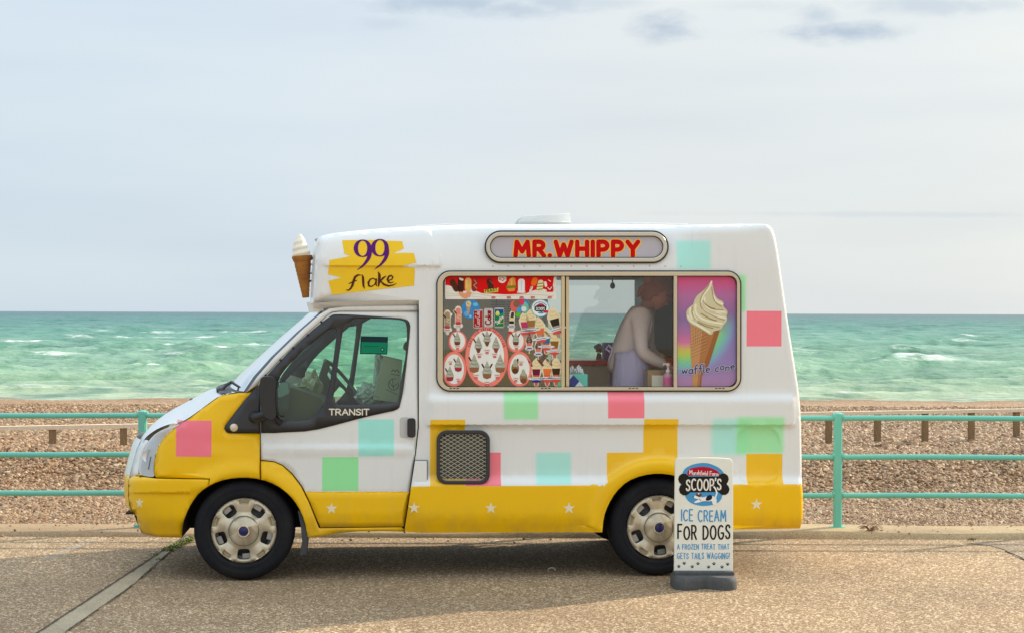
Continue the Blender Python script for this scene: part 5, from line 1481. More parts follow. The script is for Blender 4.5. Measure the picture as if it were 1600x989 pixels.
# oval peak lamp panel seen edge-on at the very front
b = MB(); b.tube([V(x, y, 0.30) for x, y in smooth_line([(497.5, 374), (501, 384), (500.5, 402), (496, 424), (492, 432), (489, 428)], 1)], 0.008, 6)
b.tube([V(x, y, 0.34) for x, y in smooth_line([(494.5, 373.5), (497, 382), (497, 400), (494, 418)], 1)], 0.014, 6)
b.build('peak_lamp_rim', flat((0.30, 0.30, 0.32), 0.3, 0.5), van, smooth=True)

# ---- far side of the cab, seen through the windows
sheet('far_front_wing', van, WING, cab_off, [M_YEL], step=24, mirror=True, thick=0.006)
sheet('far_door_sill', van, SILL, cab_off, [M_YEL], step=24, mirror=True, thick=0.006)
sheet('far_bumper_side', van, BUMP, bump_off, [M_YEL], step=20, mirror=True, thick=0.01)
fd = sheet('far_cab_door', van, DOOR, door_off, [M_WHITE, M_YEL], holes=[GLASS_A, GLASS_B], step=20, matf=door_mat, mirror=True, thick=0.02)
sheet('far_window_trim', fd, TRIM, lambda x, y: door_off(x, y) - 0.006, [M_TRIM], holes=[GLASS_A, GLASS_B], step=24, thick=0.006, mirror=True)
sheet('far_window_lining', fd, TRIM, lambda x, y: door_off(x, y) + 0.03, [M_TRIM], holes=[GLASS_A, GLASS_B], step=24, thick=0.006, mirror=True)
sheet('far_quarter_panel', van, QT, lambda x, y: cab_off(x, y) - 0.006, [M_TRIM], step=24, thick=0.006, mirror=True)
sheet('far_roof_pillar', van, AP, lambda x, y: ap_off(x, y) - 0.004, [M_WHITE], step=14, thick=0.012, mirror=True)
fd.location.x = 0.12
for P in (GLASS_B, GLASS_A):
    sheet('far_cab_window', fd, P, lambda x, y: door_off(x, y) + 0.006, [M_GLASS], step=30, mirror=True)
sheet('window_lining', door, TRIM, lambda x, y: door_off(x, y) + 0.02, [M_TRIM], holes=[GLASS_A, GLASS_B], step=24, thick=0.004)
# permit sticker inside the door glass
gsx = lambda x, y, l: V(x, y, door_off(x, y) + 0.006 - l)
decal('window_sticker', door, [(0, (0.008, 0.03, 0.035), [(563.5, 524.8), (606.3, 525.8), (605, 553.4), (562.5, 552.5)]), (1, srgb(8, 128, 92), [(565, 534), (604.8, 534.8), (603.8, 551.8), (564.2, 551)]),
    ] + [(2, srgb(12, 60, 54), ell(597.5, 545.6, 3.0, 3.2, 14)), (3, srgb(110, 190, 160), ell(597.5, 545.6, 1.4, 1.7, 10)), (2, srgb(6, 96, 74), [(568, 540), (592, 540.4), (592, 541.6), (568, 541.2)])], gsx)
# cab interior
sheet('navy_panel', van, [(431, 612), (440, 586), (458, 562), (527, 501), (526, 521), (505, 541), (470, 570), (448, 592)], 0.17, [flat((0.018, 0.028, 0.055), 0.4)], step=0, thick=0.02)  # dark navy panel behind the upper front of the quarter window
M_OLIVE = flat((0.075, 0.070, 0.045), 0.7); M_DASH = flat((0.13, 0.105, 0.05), 0.6)
b = MB(); b.prism([(405, 700), (400, 640), (392, 622), (402, 606), (440, 600), (470, 610), (500, 622), (515, 640), (520, 700)], 0.16, 1.82)
b.build('dashboard', M_DASH, van, bevel=0.01)
b = MB()
cc = V(533, 592, 1.42); n1 = (V(553, 614, 1.42) - V(512, 566, 1.42)).normalized()
ringp = [cc + (n1 * math.cos(a) + Vector((0.12, 0.98, 0.02)).normalized() * math.sin(a)) * 0.195 for a in [2 * math.pi * k / 28 for k in range(29)]]
b.tube(ringp, 0.014, 7, cap=False)
for a in (0, 2.1, 4.2): b.tube([cc + Vector((-0.03, 0, -0.03)), cc + (n1 * math.cos(a) + Vector((0, 1, 0)) * math.sin(a)) * 0.19], 0.012, 6)
b.tube([cc + Vector((-0.02, 0, -0.02)), V(505, 625, 1.42)], 0.03, 8)
b.build('steering_wheel', flat((0.09, 0.085, 0.08), 0.35), van, smooth=True)
def seat(yl, name='seat'):
    b = MB(); b.prism(smooth_line([(560, 690), (556, 652), (565, 640), (620, 640), (628, 600), (636, 556), (646, 552), (650, 560), (646, 690)], 1, True), yl, yl + 0.5)
    s_ = b.build(name, M_OLIVE, van, bevel=0.03)
    b = MB(); b.prism(smooth_line([(630, 548), (632, 536), (640, 533), (648, 538), (648, 550)], 1, True), yl + 0.12, yl + 0.38); b.build('headrest', M_OLIVE, s_, bevel=0.02)
seat(0.2); seat(1.2)
# things lying about in the cab
def vthing(name, label, cat, mb, mats, bevel=0.0, smooth=False, **k):
    o = mb.build(name, mats, None, bevel=bevel, smooth=smooth, **k); o.matrix_world = VAN.copy(); o['label'] = label; o['category'] = cat; return o
b = MB(); b.prism([(583, 624), (588, 600), (600, 556), (629, 563), (623, 629)], 0.42, 0.60)
bx = vthing('cardboard_box', 'pale cardboard box with dark print leaning on the seat behind the cab door window', 'box', b, flat(srgb(214, 206, 180), 0.7), 0.004)
ink = srgb(84, 88, 84)
decal('printed_marks', bx, [(0, ink, ('strokes', [([(612, 580), (614, 577), (617, 580), (620, 577), (624, 582)], 1.2), ([(611, 584), (624, 586)], 1.0), (ell(615, 600, 8, 9, 16)[:14], 1.0), ([(608, 596), (614, 604), (622, 598)], .9), ([(604, 608), (620, 616)], .9), ([(613, 592), (615, 607)], .9)])),
    (0, ink, ('strokes', [([(586, 618), (592, 620), (592, 623)], .5)]))], lambda x, y, l: V(x, y, 0.42 - l))
from mathutils import noise as mnoise
def lump(c, r, seed, amp=.35, fq=9.0):
    bm = bmesh.new(); bmesh.ops.create_icosphere(bm, subdivisions=4, radius=1.0)
    for v in bm.verts:
        n_ = mnoise.fractal(v.co * fq * .28 + Vector((seed, 0, 0)), 1.0, 2.0, 4) + .5 * abs(mnoise.noise(v.co * fq * .6 + Vector((0, seed, 0))))
        v.co = Vector((v.co.x * r[0], v.co.y * r[1], v.co.z * r[2])) * (1 + amp * n_) + c
    b = MB(); bm.verts.index_update(); b.add([v.co.copy() for v in bm.verts], [tuple(v.index for v in f.verts) for f in bm.faces]); bm.free(); return b
jb_ = lump(V(577, 618, .72), (.085, .10, .075), 3, .5); k_ = lump(V(592, 585, .72), (.035, .09, .15), 5, .45); jb_.add(k_.v, k_.f)
vthing('white_jacket', 'crumpled white jacket draped over the seat beside the pale box in the cab', 'jacket', jb_, flat(srgb(222, 222, 214), 0.8), 0, True)
bb_ = lump(V(487, 606, .8), (.075, .12, .125), 8, .28, 7)
bag = vthing('plastic_bag', 'pale crumpled plastic bag standing on the dashboard behind the door mirror', 'bag', bb_, flat((0.42, 0.36, 0.20), 0.25, 0, .4), 0, True)
pc_ = lump(V(457, 607, .6), (.10, .10, .03), 11, .5, 8)
vthing('crumpled_papers', 'heap of crumpled papers lying on the dashboard left of the plastic bag', 'papers', pc_, flat((0.36, 0.31, 0.17), 0.6), 0, True)
b = MB(); b.prism([(500, 628), (497, 590), (505, 566), (512, 561), (516, 568), (511, 586), (520, 600), (520, 628)], 1.0, 1.06)
vthing('brown_glove', 'brown cloth bundle propped beside the steering wheel on the dashboard', 'cloth', b, flat((0.10, 0.075, 0.045), 0.8), 0.01)

# ---- interior of the body
M_LIN = flat(srgb(232, 222, 176), 0.6)
lin = sheet('interior_lining', van, farpx([(700, 405), (1130, 405), (1130, 770), (700, 770)], WID - 0.10), 0.10, [M_LIN], holes=[far_hole], step=0, mirror=True)
b = MB()
xa, xb = V(690, 500, 0.1).x, V(1196, 560, 0.1).x
zt = V(800, 368, 0.3).z
for x, zz in ((xa, 1.15), (xb - 0.05, zt)):
    b = MB(); b.box((x, 0.12, 0.45), (x + 0.02, WID - 0.12, zz)); b.build('end_partition', flat(srgb(222, 212, 176), 0.6), van)
for a_, e_, y0_, y1_ in ((xa + .03, VENT_X[0] + .03, .16, WID - .16), (VENT_X[1] - .03, xb - .06, .16, WID - .16), (VENT_X[0] + .032, VENT_X[1] - .032, .16, .58), (VENT_X[0] + .032, VENT_X[1] - .032, 1.02, WID - .16)):
    b = MB(); b.box((a_, y0_, zt), (e_, y1_, zt + 0.02)); b.build('ceiling_panel', flat(srgb(236, 234, 228), 0.6), van)
# header rail above the far window and its frame
def vbox(x0, y0, x1, y1, ya, yb_): 
    b = MB(); b.prism([(x0, y0), (x1, y0), (x1, y1), (x0, y1)], ya, yb_); return b
b = MB(); W2 = WID - 0.12
b.prism([(842, 426), (1014, 426), (1014, 436.5), (842, 436.5)], W2 - 0.06, W2); b.build('window_header', flat(srgb(160, 132, 108), 0.6), van)
o = ring2('far_window_frame', [(850, 435), (1006, 435), (1006, 571), (850, 571)], [(853, 438), (1003, 438), (1003, 568), (853, 568)], W2 - 0.012, W2 + 0.05, flat((0.20, 0.19, 0.17), 0.4), van, 0.0)
vs = [V(x, y, WID - 0.05) for x, y in FARWIN]; mesh_ob('far_window_pane', vs, [(0, 1, 2, 3)], glass('grey_glass', (0.60, 0.66, 0.62), 0.12), o)
b = MB(); b.tube([V(957, 436, W2 - .03), V(957, 441, W2 - .04)], 0.006, 6); b.lathe([(0.0, -0.03), (0.018, -0.02), (0.022, 0.0), (0.014, 0.02), (0.0, 0.03)], V(957.2, 446.5, W2 - .04), 'Z', 12)
b.build('window_catch', flat((0.06, 0.05, 0.06), 0.4), o, smooth=True)
# slotted cupboard added close behind the stickers, where window light makes it brighter
cup = vbox(695, 400, 846, 640, 0.80, 1.05).build('added_cupboard', flat(srgb(196, 184, 120), 0.6), van, bevel=0.004)
vbox(775, 440, 776.2, 640, 0.794, 0.80).build('cupboard_joint', M_DARK, cup)
for k in range(9):
    for xa_, xb_ in ((768, 790), (793, 826)):
        vbox(xa_, 471.5 + k * 3.6, xb_, 473.2 + k * 3.6, 0.785, 0.803).build('vent_slot', flat((0.02, 0.03, 0.03), 0.6), cup)
# far counter: red top edge, pale cupboards below
b = vbox(700, 571, 1080, 760, 1.45, 1.86); fc = b.build('far_counter', flat(srgb(216, 212, 198), 0.5), van)
vbox(700, 562.5, 1080, 570.6, 1.42, 1.86).build('counter_edge', flat(srgb(236, 8, 36), 0.35, 0, 0.3), fc, bevel=0.004)
for k, (x, y) in enumerate([(938, 580), (921, 590), (924, 596), (926, 588), (944, 589), (945, 593)]):
    pass
# machine cabinet behind the server, dark green with a dotted face
t = NT('dotted_steel'); v = t.vor(46, 'Distance', rnd=0.0); t.col(t.mix(t.rng(v, 0.18, 0.26, 1.0, 0.0), (0.12, 0.15, 0.12), (0.34, 0.38, 0.31))); t.p.inputs['Roughness'].default_value = 0.45
b = vbox(1007, 432, 1075, 600, 1.30, 1.80); mc = b.build('soft_serve_machine', t.m, van, bevel=0.006)
vbox(1020, 560.5, 1076, 574, 0.75, 1.28).build('drip_tray', flat(srgb(240, 12, 44), 0.3, 0, 0.4), mc, bevel=0.006)
vbox(1020, 574.5, 1076, 760, 0.78, 1.28).build('machine_cupboard', flat(srgb(190, 198, 206), 0.4, 0.1), mc)
vbox(996, 572, 1019, 760, 1.1, 1.40).build('steel_cupboard', flat(srgb(190, 192, 204), 0.4, 0.1), van)
# serving counter inside the hatch
zc = V(960, 606, 0.12).z
b = MB(); b.box((V(692, 600, .1).x, 0.06, zc - 0.03), (V(1150, 600, .1).x, 0.46, zc)); b.build('serving_counter', flat(srgb(190, 186, 176), 0.4), van, bevel=0.004)

# ---- serving window: frame, mullions, panes
wf = ring2('serving_window_frame', rrect(683.5, 425, 1156.5, 609.5, 20, 10), rrect(692, 431.5, 1151.5, 604.5, 12, 10), 0.012, 0.06, flat(srgb(206, 192, 166), 0.32, 0.35), van, 0.003)
ring2('window_seal', rrect(681.5, 423, 1158.5, 611.5, 22, 10), rrect(683.8, 425.3, 1156.2, 609.2, 20, 10), 0.018, 0.06, M_SEAL, wf, 0.0)
ring2('inner_seal', rrect(691.6, 431.1, 1151.9, 604.9, 12.4, 10), rrect(693, 432.6, 1150.6, 603.4, 11, 10), 0.022, 0.06, M_SEAL, wf, 0.0)
for nm, x0, x1, y0_ in (('sash_stile', 877.3, 882.6, 0.022), ('sash_stile', 884.4, 889.2, 0.034), ('mullion', 1053.2, 1058.2, 0.016)):
    b = MB(); b.prism([(x0, 431), (x1, 431), (x1, 605), (x0, 605)], y0_, y0_ + 0.03); b.build(nm, flat(srgb(212, 192, 152) if nm != 'mullion' else srgb(206, 192, 166), 0.32, 0.3), wf, bevel=0.002)
b = MB(); b.prism([(882.4, 432), (884.6, 432), (884.6, 604), (882.4, 604)], 0.042, 0.06); b.build('sash_gap', M_DARK, wf)
for cx in (709, 852, 989, 1124):
    for dx in (-6.5, -1, 4.5):
        vbox(cx + dx, 605.6, cx + dx + 3.6, 606.9, 0.010, 0.02).build('drain_slot', M_DARK, wf)
PANE = [(878, 432), (878, 604), (704, 604), (697, 602), (693, 596), (693, 444), (697, 436), (704, 432)]
pane = mesh_ob('sliding_pane', [V(x, y, 0.044) for x, y in PANE], [tuple(range(8))], M_GLASS_C, wf)
mesh_ob('sliding_pane', [V(x, y, 0.052) for x, y in [(1053.5, 432), (1053.5, 604), (889, 604), (889, 432)]], [(0, 1, 2, 3)], glass('hatch_glass', (0.985, 0.98, 0.98), 0.05), wf)
pz = lambda x, y, l: V(x, y, 0.041 - l)

# ---- printed stickers on the pane
RED = srgb(222, 12, 14); WHT = srgb(238, 232, 220); SALM = srgb(246, 140, 124); BRN = srgb(84, 44, 26); CRM = srgb(236, 218, 172); OUT = srgb(240, 226, 196)
def blobrow(x, y, w, h, c=srgb(196, 40, 50)):
    return [(3, WHT, rrect(x - w / 2 - .5, y - h / 2 - .5, x + w / 2 + .5, y + h / 2 + .5, h / 2, 3)), (4, c, rrect(x - w / 2, y - h / 2, x + w / 2, y + h / 2, h / 2.2, 3)), (5, WHT, ('strokes', [([(x - w * .3, y + .2), (x - w * .1, y - .2)], .6), ([(x + w * .05, y), (x + w * .3, y + .1)], .6)]))]
it = [(0, WHT, rrect(695.5, 431, 869.5, 467.8, 2)),
      (1, RED, [(696, 431.2), (866, 431.4), (865, 438), (864, 446), (862, 455), (850, 452), (838, 453), (828, 456), (822, 459), (806, 460), (790, 460.5), (772, 459.5), (752, 458.5), (742, 454), (736, 451), (726, 455), (714, 453), (706, 448), (700, 446), (696, 446)])]
it += [(2, srgb(196, 188, 172), ('strokes', [(smooth_line([(698, 458), (715, 461), (740, 458), (770, 464), (800, 462), (830, 460), (866, 463)], 2), .5), (smooth_line([(698, 463), (730, 462), (760, 466)], 2), .4)]))]
it += [(3, BRN, rot([([(709, 442), (714, 452)], 9)], 709, 442, 0)[0] and ('strokes', [([(707, 441), (713, 452)], 9)])), (3, srgb(66, 34, 22), ('strokes', [([(720, 438), (720, 453)], 9.5)])), (4, srgb(240, 228, 205), ('strokes', [([(719, 435.8), (722.5, 437.5)], 3.5)])),
       (4, srgb(226, 186, 104), ('strokes', [([(731.5, 439), (731.5, 451)], 10)])), (5, srgb(240, 206, 130), ('strokes', [([(729.6, 438), (729.6, 449)], 2)])), (3, srgb(146, 50, 40), ('strokes', [([(743, 440), (741, 452)], 8)])),
       (4, srgb(226, 140, 120), ('strokes', [([(741, 438), (745, 443), (740, 446), (745, 451)], 1.2)])), (4, srgb(232, 158, 120), [(716, 458), (720, 456), (726, 459), (731, 456), (737, 457), (734, 464), (728, 467), (722, 465)]),
       (3, srgb(74, 40, 26), ('strokes', [([(764.5, 440), (767, 449)], 9)])), (4, srgb(150, 104, 70), ('strokes', [([(765, 438), (770, 444)], 1)])), (5, srgb(214, 200, 80), [(756.5, 453), (779, 450), (778, 456.5), (757, 459)]), (6, srgb(96, 60, 20), ('strokes', text('FEAST', 758.5, 776.5, 457, 4.2, 1.0, .3, slope=-.12))),
       (4, srgb(236, 150, 66), [(792, 452), (793, 444), (797, 436), (801, 433), (805, 435), (806, 446), (804, 455), (795, 456)]), (5, srgb(240, 190, 110), ('strokes', [([(797, 438), (800, 436), (799, 446)], 2)])), (5, srgb(130, 130, 30), [(791, 447), (806, 446), (807, 450), (791, 451)]),
       (4, srgb(240, 240, 240), rrect(809.4, 436, 820, 458, 4.5)), (5, srgb(210, 212, 216), ('strokes', [([(814.7, 440), (814.7, 454)], 1)])), (3, srgb(222, 206, 180), rrect(808, 455, 821, 458.5, 1)),
       (4, srgb(244, 112, 24), ('strokes', [([(836, 437.5), (834, 443)], 8.5)])), (4, srgb(232, 226, 220), ('strokes', [([(831, 449), (828.5, 456)], 3.5)])), (5, srgb(200, 40, 50), ('strokes', [([(831.4, 447), (829, 452)], .8)])),
       (4, srgb(238, 226, 190), ('strokes', [([(845, 442), (843, 452)], 9)])), (5, srgb(140, 160, 50), ('strokes', [([(840, 444), (849, 443)], 1.8), ([(840, 448.5), (849, 447.5)], 1.8), ([(839.5, 453), (847, 452)], 1.8)])), (4, srgb(244, 232, 226), ('strokes', [([(852, 442), (853, 447)], 4)])),
       (4, srgb(212, 26, 30), rrect(854, 447, 864.5, 456.5, 2)), (5, WHT, ('strokes', [([(856, 450), (859, 453), (862, 449)], 1.2), ([(857, 438), (860, 440)], 1.2), ([(866, 436), (868, 444), (866, 452)], 2.0)])),
       (4, WHT, [(778.5, 431.2), (791, 431.2), (791, 439), (788, 442), (784.7, 443), (781, 442), (778.5, 439)]), (5, srgb(200, 20, 30), ('strokes', [([(780.5, 434.5), (780.5, 438)], .9), ([(782.5, 434.5), (782.5, 438)], .9), ([(784, 438), (785.5, 439.5), (787, 438)], 1.0), ([(787, 434.5), (787, 438)], .9), ([(789, 434.5), (789, 438)], .9), ([(784, 434.4), (786, 434.4)], .9)]))]
for x in (771, 795, 815, 832.5, 859): it += blobrow(x, 465 if x != 815 else 465, 6.5, 3.2)
decal('ice_lolly_banner', wf, it, pz)
def sundae(x, y, s, fl=(1, 1), cup=srgb(120, 70, 50), cupw=1.0, cone_=False, layer=3):
    """a little printed picture of a whipped ice cream: swirl, wafer cup, flakes"""
    G1, G2, G3 = srgb(178, 178, 160), srgb(150, 152, 136), srgb(208, 208, 190)
    r = []
    if fl[0]: r.append((layer, srgb(72, 44, 36), ('strokes', [([(x - 7 * s, y - 13 * s), (x - 3.5 * s, y - 7 * s)], 2.2 * s)])))
    if fl[1]: r.append((layer, srgb(72, 44, 36), ('strokes', [([(x + 7 * s, y - 13 * s), (x + 3.5 * s, y - 7 * s)], 2.2 * s)])))
    r += [(layer + 1, G1, [(x, y - 18 * s), (x + 2.5 * s, y - 12 * s), (x + 4.5 * s, y - 7 * s), (x + 6 * s * cupw, y - 2 * s), (x + 5.4 * s * cupw, y + 1 * s), (x - 5.4 * s * cupw, y + 1 * s), (x - 6 * s * cupw, y - 2 * s), (x - 4.5 * s, y - 7 * s), (x - 2.5 * s, y - 12 * s)]),
          (layer + 2, G2, ('strokes', [([(x - 4.5 * s, y - 5 * s), (x, y - 3 * s), (x + 5 * s, y - 5 * s)], 1.0 * s), ([(x - 2.8 * s, y - 9.5 * s), (x, y - 8 * s), (x + 3 * s, y - 9.5 * s)], .9 * s)])), (layer + 3, G3, ('strokes', [([(x - 3 * s, y - 7 * s), (x + 1 * s, y - 6 * s)], 1.0 * s), ([(x - 4 * s, y - 1.5 * s), (x + 1 * s, y - .8 * s)], 1.1 * s)]))]
    if cone_: r.append((layer + 1, cup, [(x - 4.6 * s, y + .5 * s), (x + 4.6 * s, y + .5 * s), (x + 1.4 * s, y + 8 * s), (x - 1.4 * s, y + 8 * s)]))
    else: r.append((layer + 1, cup, [(x - 5.6 * s * cupw, y + .6 * s), (x + 5.6 * s * cupw, y + .6 * s), (x + 4.6 * s * cupw, y + 6 * s), (x, y + 8 * s), (x - 4.6 * s * cupw, y + 6 * s)]))
    return r
def tagp(x, y, s=1.0, c=srgb(206, 54, 66)):
    return [(4, srgb(236, 186, 176), ell(x, y, 4.8 * s, 2.3 * s, 14)), (5, WHT, ell(x, y, 4.3 * s, 1.9 * s, 14)), (6, c, ('strokes', [([(x - 3 * s, y), (x + 3 * s, y)], .9 * s)])), (4, c, ell(x, y + 4.0 * s, 2.8 * s, 1.9 * s, 12)), (5, WHT, ('strokes', [([(x - 1.3 * s, y + 4 * s), (x + 1.3 * s, y + 4 * s)], .7 * s)]))]
def arctext(s_, cx, cy, rx, ry, a0, a1, h, lw):
    out_ = []
    for i, ch in enumerate(s_):
        a = R(a0 + (a1 - a0) * i / (len(s_) - 1)); px_, py_ = cx + rx * math.cos(a), cy + ry * math.sin(a)
        w, st = GL[ch]; k = h * .75
        nx, ny = math.cos(a) / rx, math.sin(a) / ry; L = math.hypot(nx, ny); nx /= L; ny /= L; tx, ty = -ny, nx
        for p in st: out_.append(([(px_ + tx * (u - w / 2) * k + nx * v * h, py_ + ty * (u - w / 2) * k + ny * v * h) for u, v in p], lw))
    return out_
WIN_IN = srgb(238, 238, 232); LET = srgb(176, 60, 66)
def oval(nm, cx, cy, rx, ry, irx, iry, items, txt=None, idy=0):
    L = [(0, srgb(216, 96, 88), ell(cx, cy, rx, ry, 48)), (1, SALM, ell(cx, cy, rx - .8, ry - .8, 48)), (2, WIN_IN, ell(cx, cy + idy, irx, iry, 44))] + items
    if txt: L.append((2, LET, ('strokes', arctext(txt, cx, cy, irx + .9, iry + 1.2, 205 - 0, 335, min(3.6, (rx - irx) * .55), .75))))
    decal(nm, wf, L, pz)
cc_ = srgb(150, 104, 70)
big = sundae(761, 533, .95, cup=srgb(120, 80, 50), cone_=True) + sundae(747.5, 543, 1.0, (1, 0), srgb(120, 70, 56), cone_=True) + sundae(775, 543, 1.0, (0, 0), srgb(150, 70, 70), cone_=True) + \
    sundae(741, 573, 1.15, (1, 0), cc_, 1.2) + sundae(761, 583, 1.1, (1, 1), cc_, 1.15) + sundae(781.5, 573, 1.15, (0, 0), cc_, 1.2) + tagp(749, 553) + tagp(761, 547) + tagp(773, 553) + tagp(744, 586) + tagp(761, 597) + tagp(777, 586)
oval('ice_cream_menu_sticker', 760.5, 558.5, 34, 47.3, 27, 41, big, 'SOFT ICE CREAM SELECTION', -1.5)
oval('ice_cream_menu_sticker', 715, 533.5, 14.6, 17.2, 11.6, 14.0, sundae(714.5, 533, .85, (1, 0)) + tagp(715, 541, .9), None, -1)
oval('ice_cream_menu_sticker', 806.5, 533.5, 14.6, 17.2, 11.6, 14.0, sundae(806, 533, .85, (1, 1)) + tagp(807, 541, .9), None, -1)
oval('ice_cream_menu_sticker', 709.5, 576.3, 19.6, 28.0, 15.4, 23.2, sundae(716, 573, .95, (1, 0), srgb(170, 50, 70), 1.1) + sundae(703, 588, .95, (1, 0), srgb(170, 50, 70), 1.1) + tagp(704, 565, .8) + tagp(716, 592, .8))
oval('ice_cream_menu_sticker', 812, 576.3, 19.6, 28.0, 15.4, 23.2, [(3, srgb(150, 110, 66), ell(805, 575, 6, 9, 20)), (4, srgb(176, 176, 150), [(801, 572), (803, 562), (806, 560), (809, 566), (809, 573)]), (4, srgb(100, 62, 30), ell(805, 579, 5, 4, 16)), (3, srgb(90, 46, 36), ('strokes', [([(809, 561), (808.4, 568)], 2.8)])), (3, srgb(160, 124, 86), ell(818, 590, 6, 9, 20)), (4, srgb(176, 176, 150), [(813.5, 586), (816, 577), (818.5, 576), (821, 581), (822, 588)]), (4, srgb(126, 82, 50), ell(818, 594.5, 5, 4, 16))] + tagp(814, 565, .95) + tagp(806, 591, 1.0))
def can(nm, x0, x1, y0, y1, base_, items):
    L = [(0, srgb(226, 210, 200), rrect(x0 - .6, y0 - .6, x1 + .6, y1 + .6, 2.4)), (1, base_, rrect(x0, y0, x1, y1, 2.0)), (2, srgb(190, 190, 190), rrect(x0 + .7, y0 + .1, x1 - .7, y0 + 1.6, .7)), (2, srgb(182, 182, 182), rrect(x0 + 1, y1 - 1.3, x1 - 1, y1 - .2, .5))] + items
    decal(nm, wf, L, pz)
can('drink_can_sticker', 740.3, 754.0, 484.2, 512.3, srgb(170, 26, 34), [(3, srgb(230, 196, 190), ('strokes', rot(text('Coca-Cola', 735.5, 758, 500.5, 7.0, .9, .12), 747, 498, -90))), (3, srgb(206, 70, 70), ('strokes', [([(752, 487), (752, 509)], .9)]))])
can('drink_can_sticker', 757.0, 769.6, 482.6, 510.6, srgb(206, 200, 194), [(3, srgb(150, 22, 30), ('strokes', rot(text('Coke', 753, 774, 500.0, 8.5, 1.9, .14), 763.5, 496.5, -90)))])
can('drink_can_sticker', 773.0, 787.0, 481.8, 511.4, srgb(20, 130, 80), [(2, srgb(16, 80, 150), rrect(773.4, 483.5, 786.6, 490, 1)), (3, srgb(30, 150, 110), ('strokes', [([(774.5, 491), (780, 494), (786, 490)], 3)])), (3, srgb(220, 226, 90), ell(777.5, 490, 3.1, 4.2, 14)), (4, srgb(236, 240, 150), ell(776.6, 488.8, 1.2, 1.8, 10)), (5, WHT, ('strokes', rot(text('Sprite', 773.5, 788, 502.0, 5.6, 1.0, .14), 780.5, 500, -48))), (4, srgb(226, 150, 40), ('strokes', [([(781, 505), (786, 504.4)], 1.2)]))])
decal('cone_badge', wf, [(0, srgb(60, 142, 206), ell(735.5, 483.3, 14.6, 14.8, 36)), (1, srgb(96, 176, 226), ell(729, 490, 4, 4, 14)), (1, srgb(120, 190, 230), ell(743, 476, 4, 3, 14)), (1, srgb(150, 206, 236), ell(735, 494, 2, 2, 12)), (2, srgb(196, 156, 140), [(728.5, 478), (735.5, 478), (732.6, 492), (730.8, 492)]), (3, srgb(228, 206, 140), ell(732, 475, 4.2, 4.6, 18)), (4, srgb(170, 116, 70), ('strokes', [([(730, 474), (733, 476)], 1.0)]))], pz)
decal('balloon_sticker', wf, [(0, srgb(70, 140, 190), ell(818, 476, 9, 9, 24)), (1, srgb(226, 104, 96), ell(804, 478.5, 6.8, 9.2, 24)), (2, srgb(140, 100, 74), ell(807, 475, 5, 5.6, 18)), (1, srgb(120, 190, 170), ell(820, 481, 6, 9, 20)), (2, srgb(222, 60, 100), ell(815, 471, 4.2, 6.5, 18)), (3, srgb(220, 230, 226), ell(818.5, 483, 4.2, 4.2, 18)), (3, srgb(80, 156, 214), ell(811, 485, 4, 4.6, 18)), (4, srgb(96, 190, 40), ell(809.5, 491.5, 4.2, 3.8, 18))], pz)
decal('round_dog_treat_sticker', wf, [(0, srgb(120, 196, 214), ell(844.2, 481.6, 14.3, 13.6, 36)), (1, srgb(240, 246, 248), ell(844.2, 481.6, 12.9, 12.3, 36)), (2, srgb(34, 34, 50), [(835, 480), (838, 477.5), (850, 477), (854, 480), (853, 485), (849, 486.5), (838, 486.8), (835, 485)]), (3, srgb(196, 60, 90), [(838.5, 477), (843, 474.2), (848, 474.6), (852, 478), (846, 477.6)]), (4, WHT, ('strokes', text('SCOOPS', 837.5, 851, 484.6, 4.2, .75, .26))), (3, srgb(84, 170, 200), ell(845, 488.6, 4.6, 1.8, 14)), (4, srgb(30, 30, 40), ell(846.5, 487.8, 1.2, .9, 8)), (5, srgb(206, 46, 66), rrect(849, 485.2, 856.4, 489.0, 1)), (3, srgb(50, 120, 160), ('strokes', [([(844.2 + 10.6 * math.cos(R(a)), 482 + 9.9 * math.sin(R(a))), (844.2 + 10.6 * math.cos(R(a + 9)), 482 + 9.9 * math.sin(R(a + 9)))], 1.0) for a in range(200, 335, 14)]))], pz)
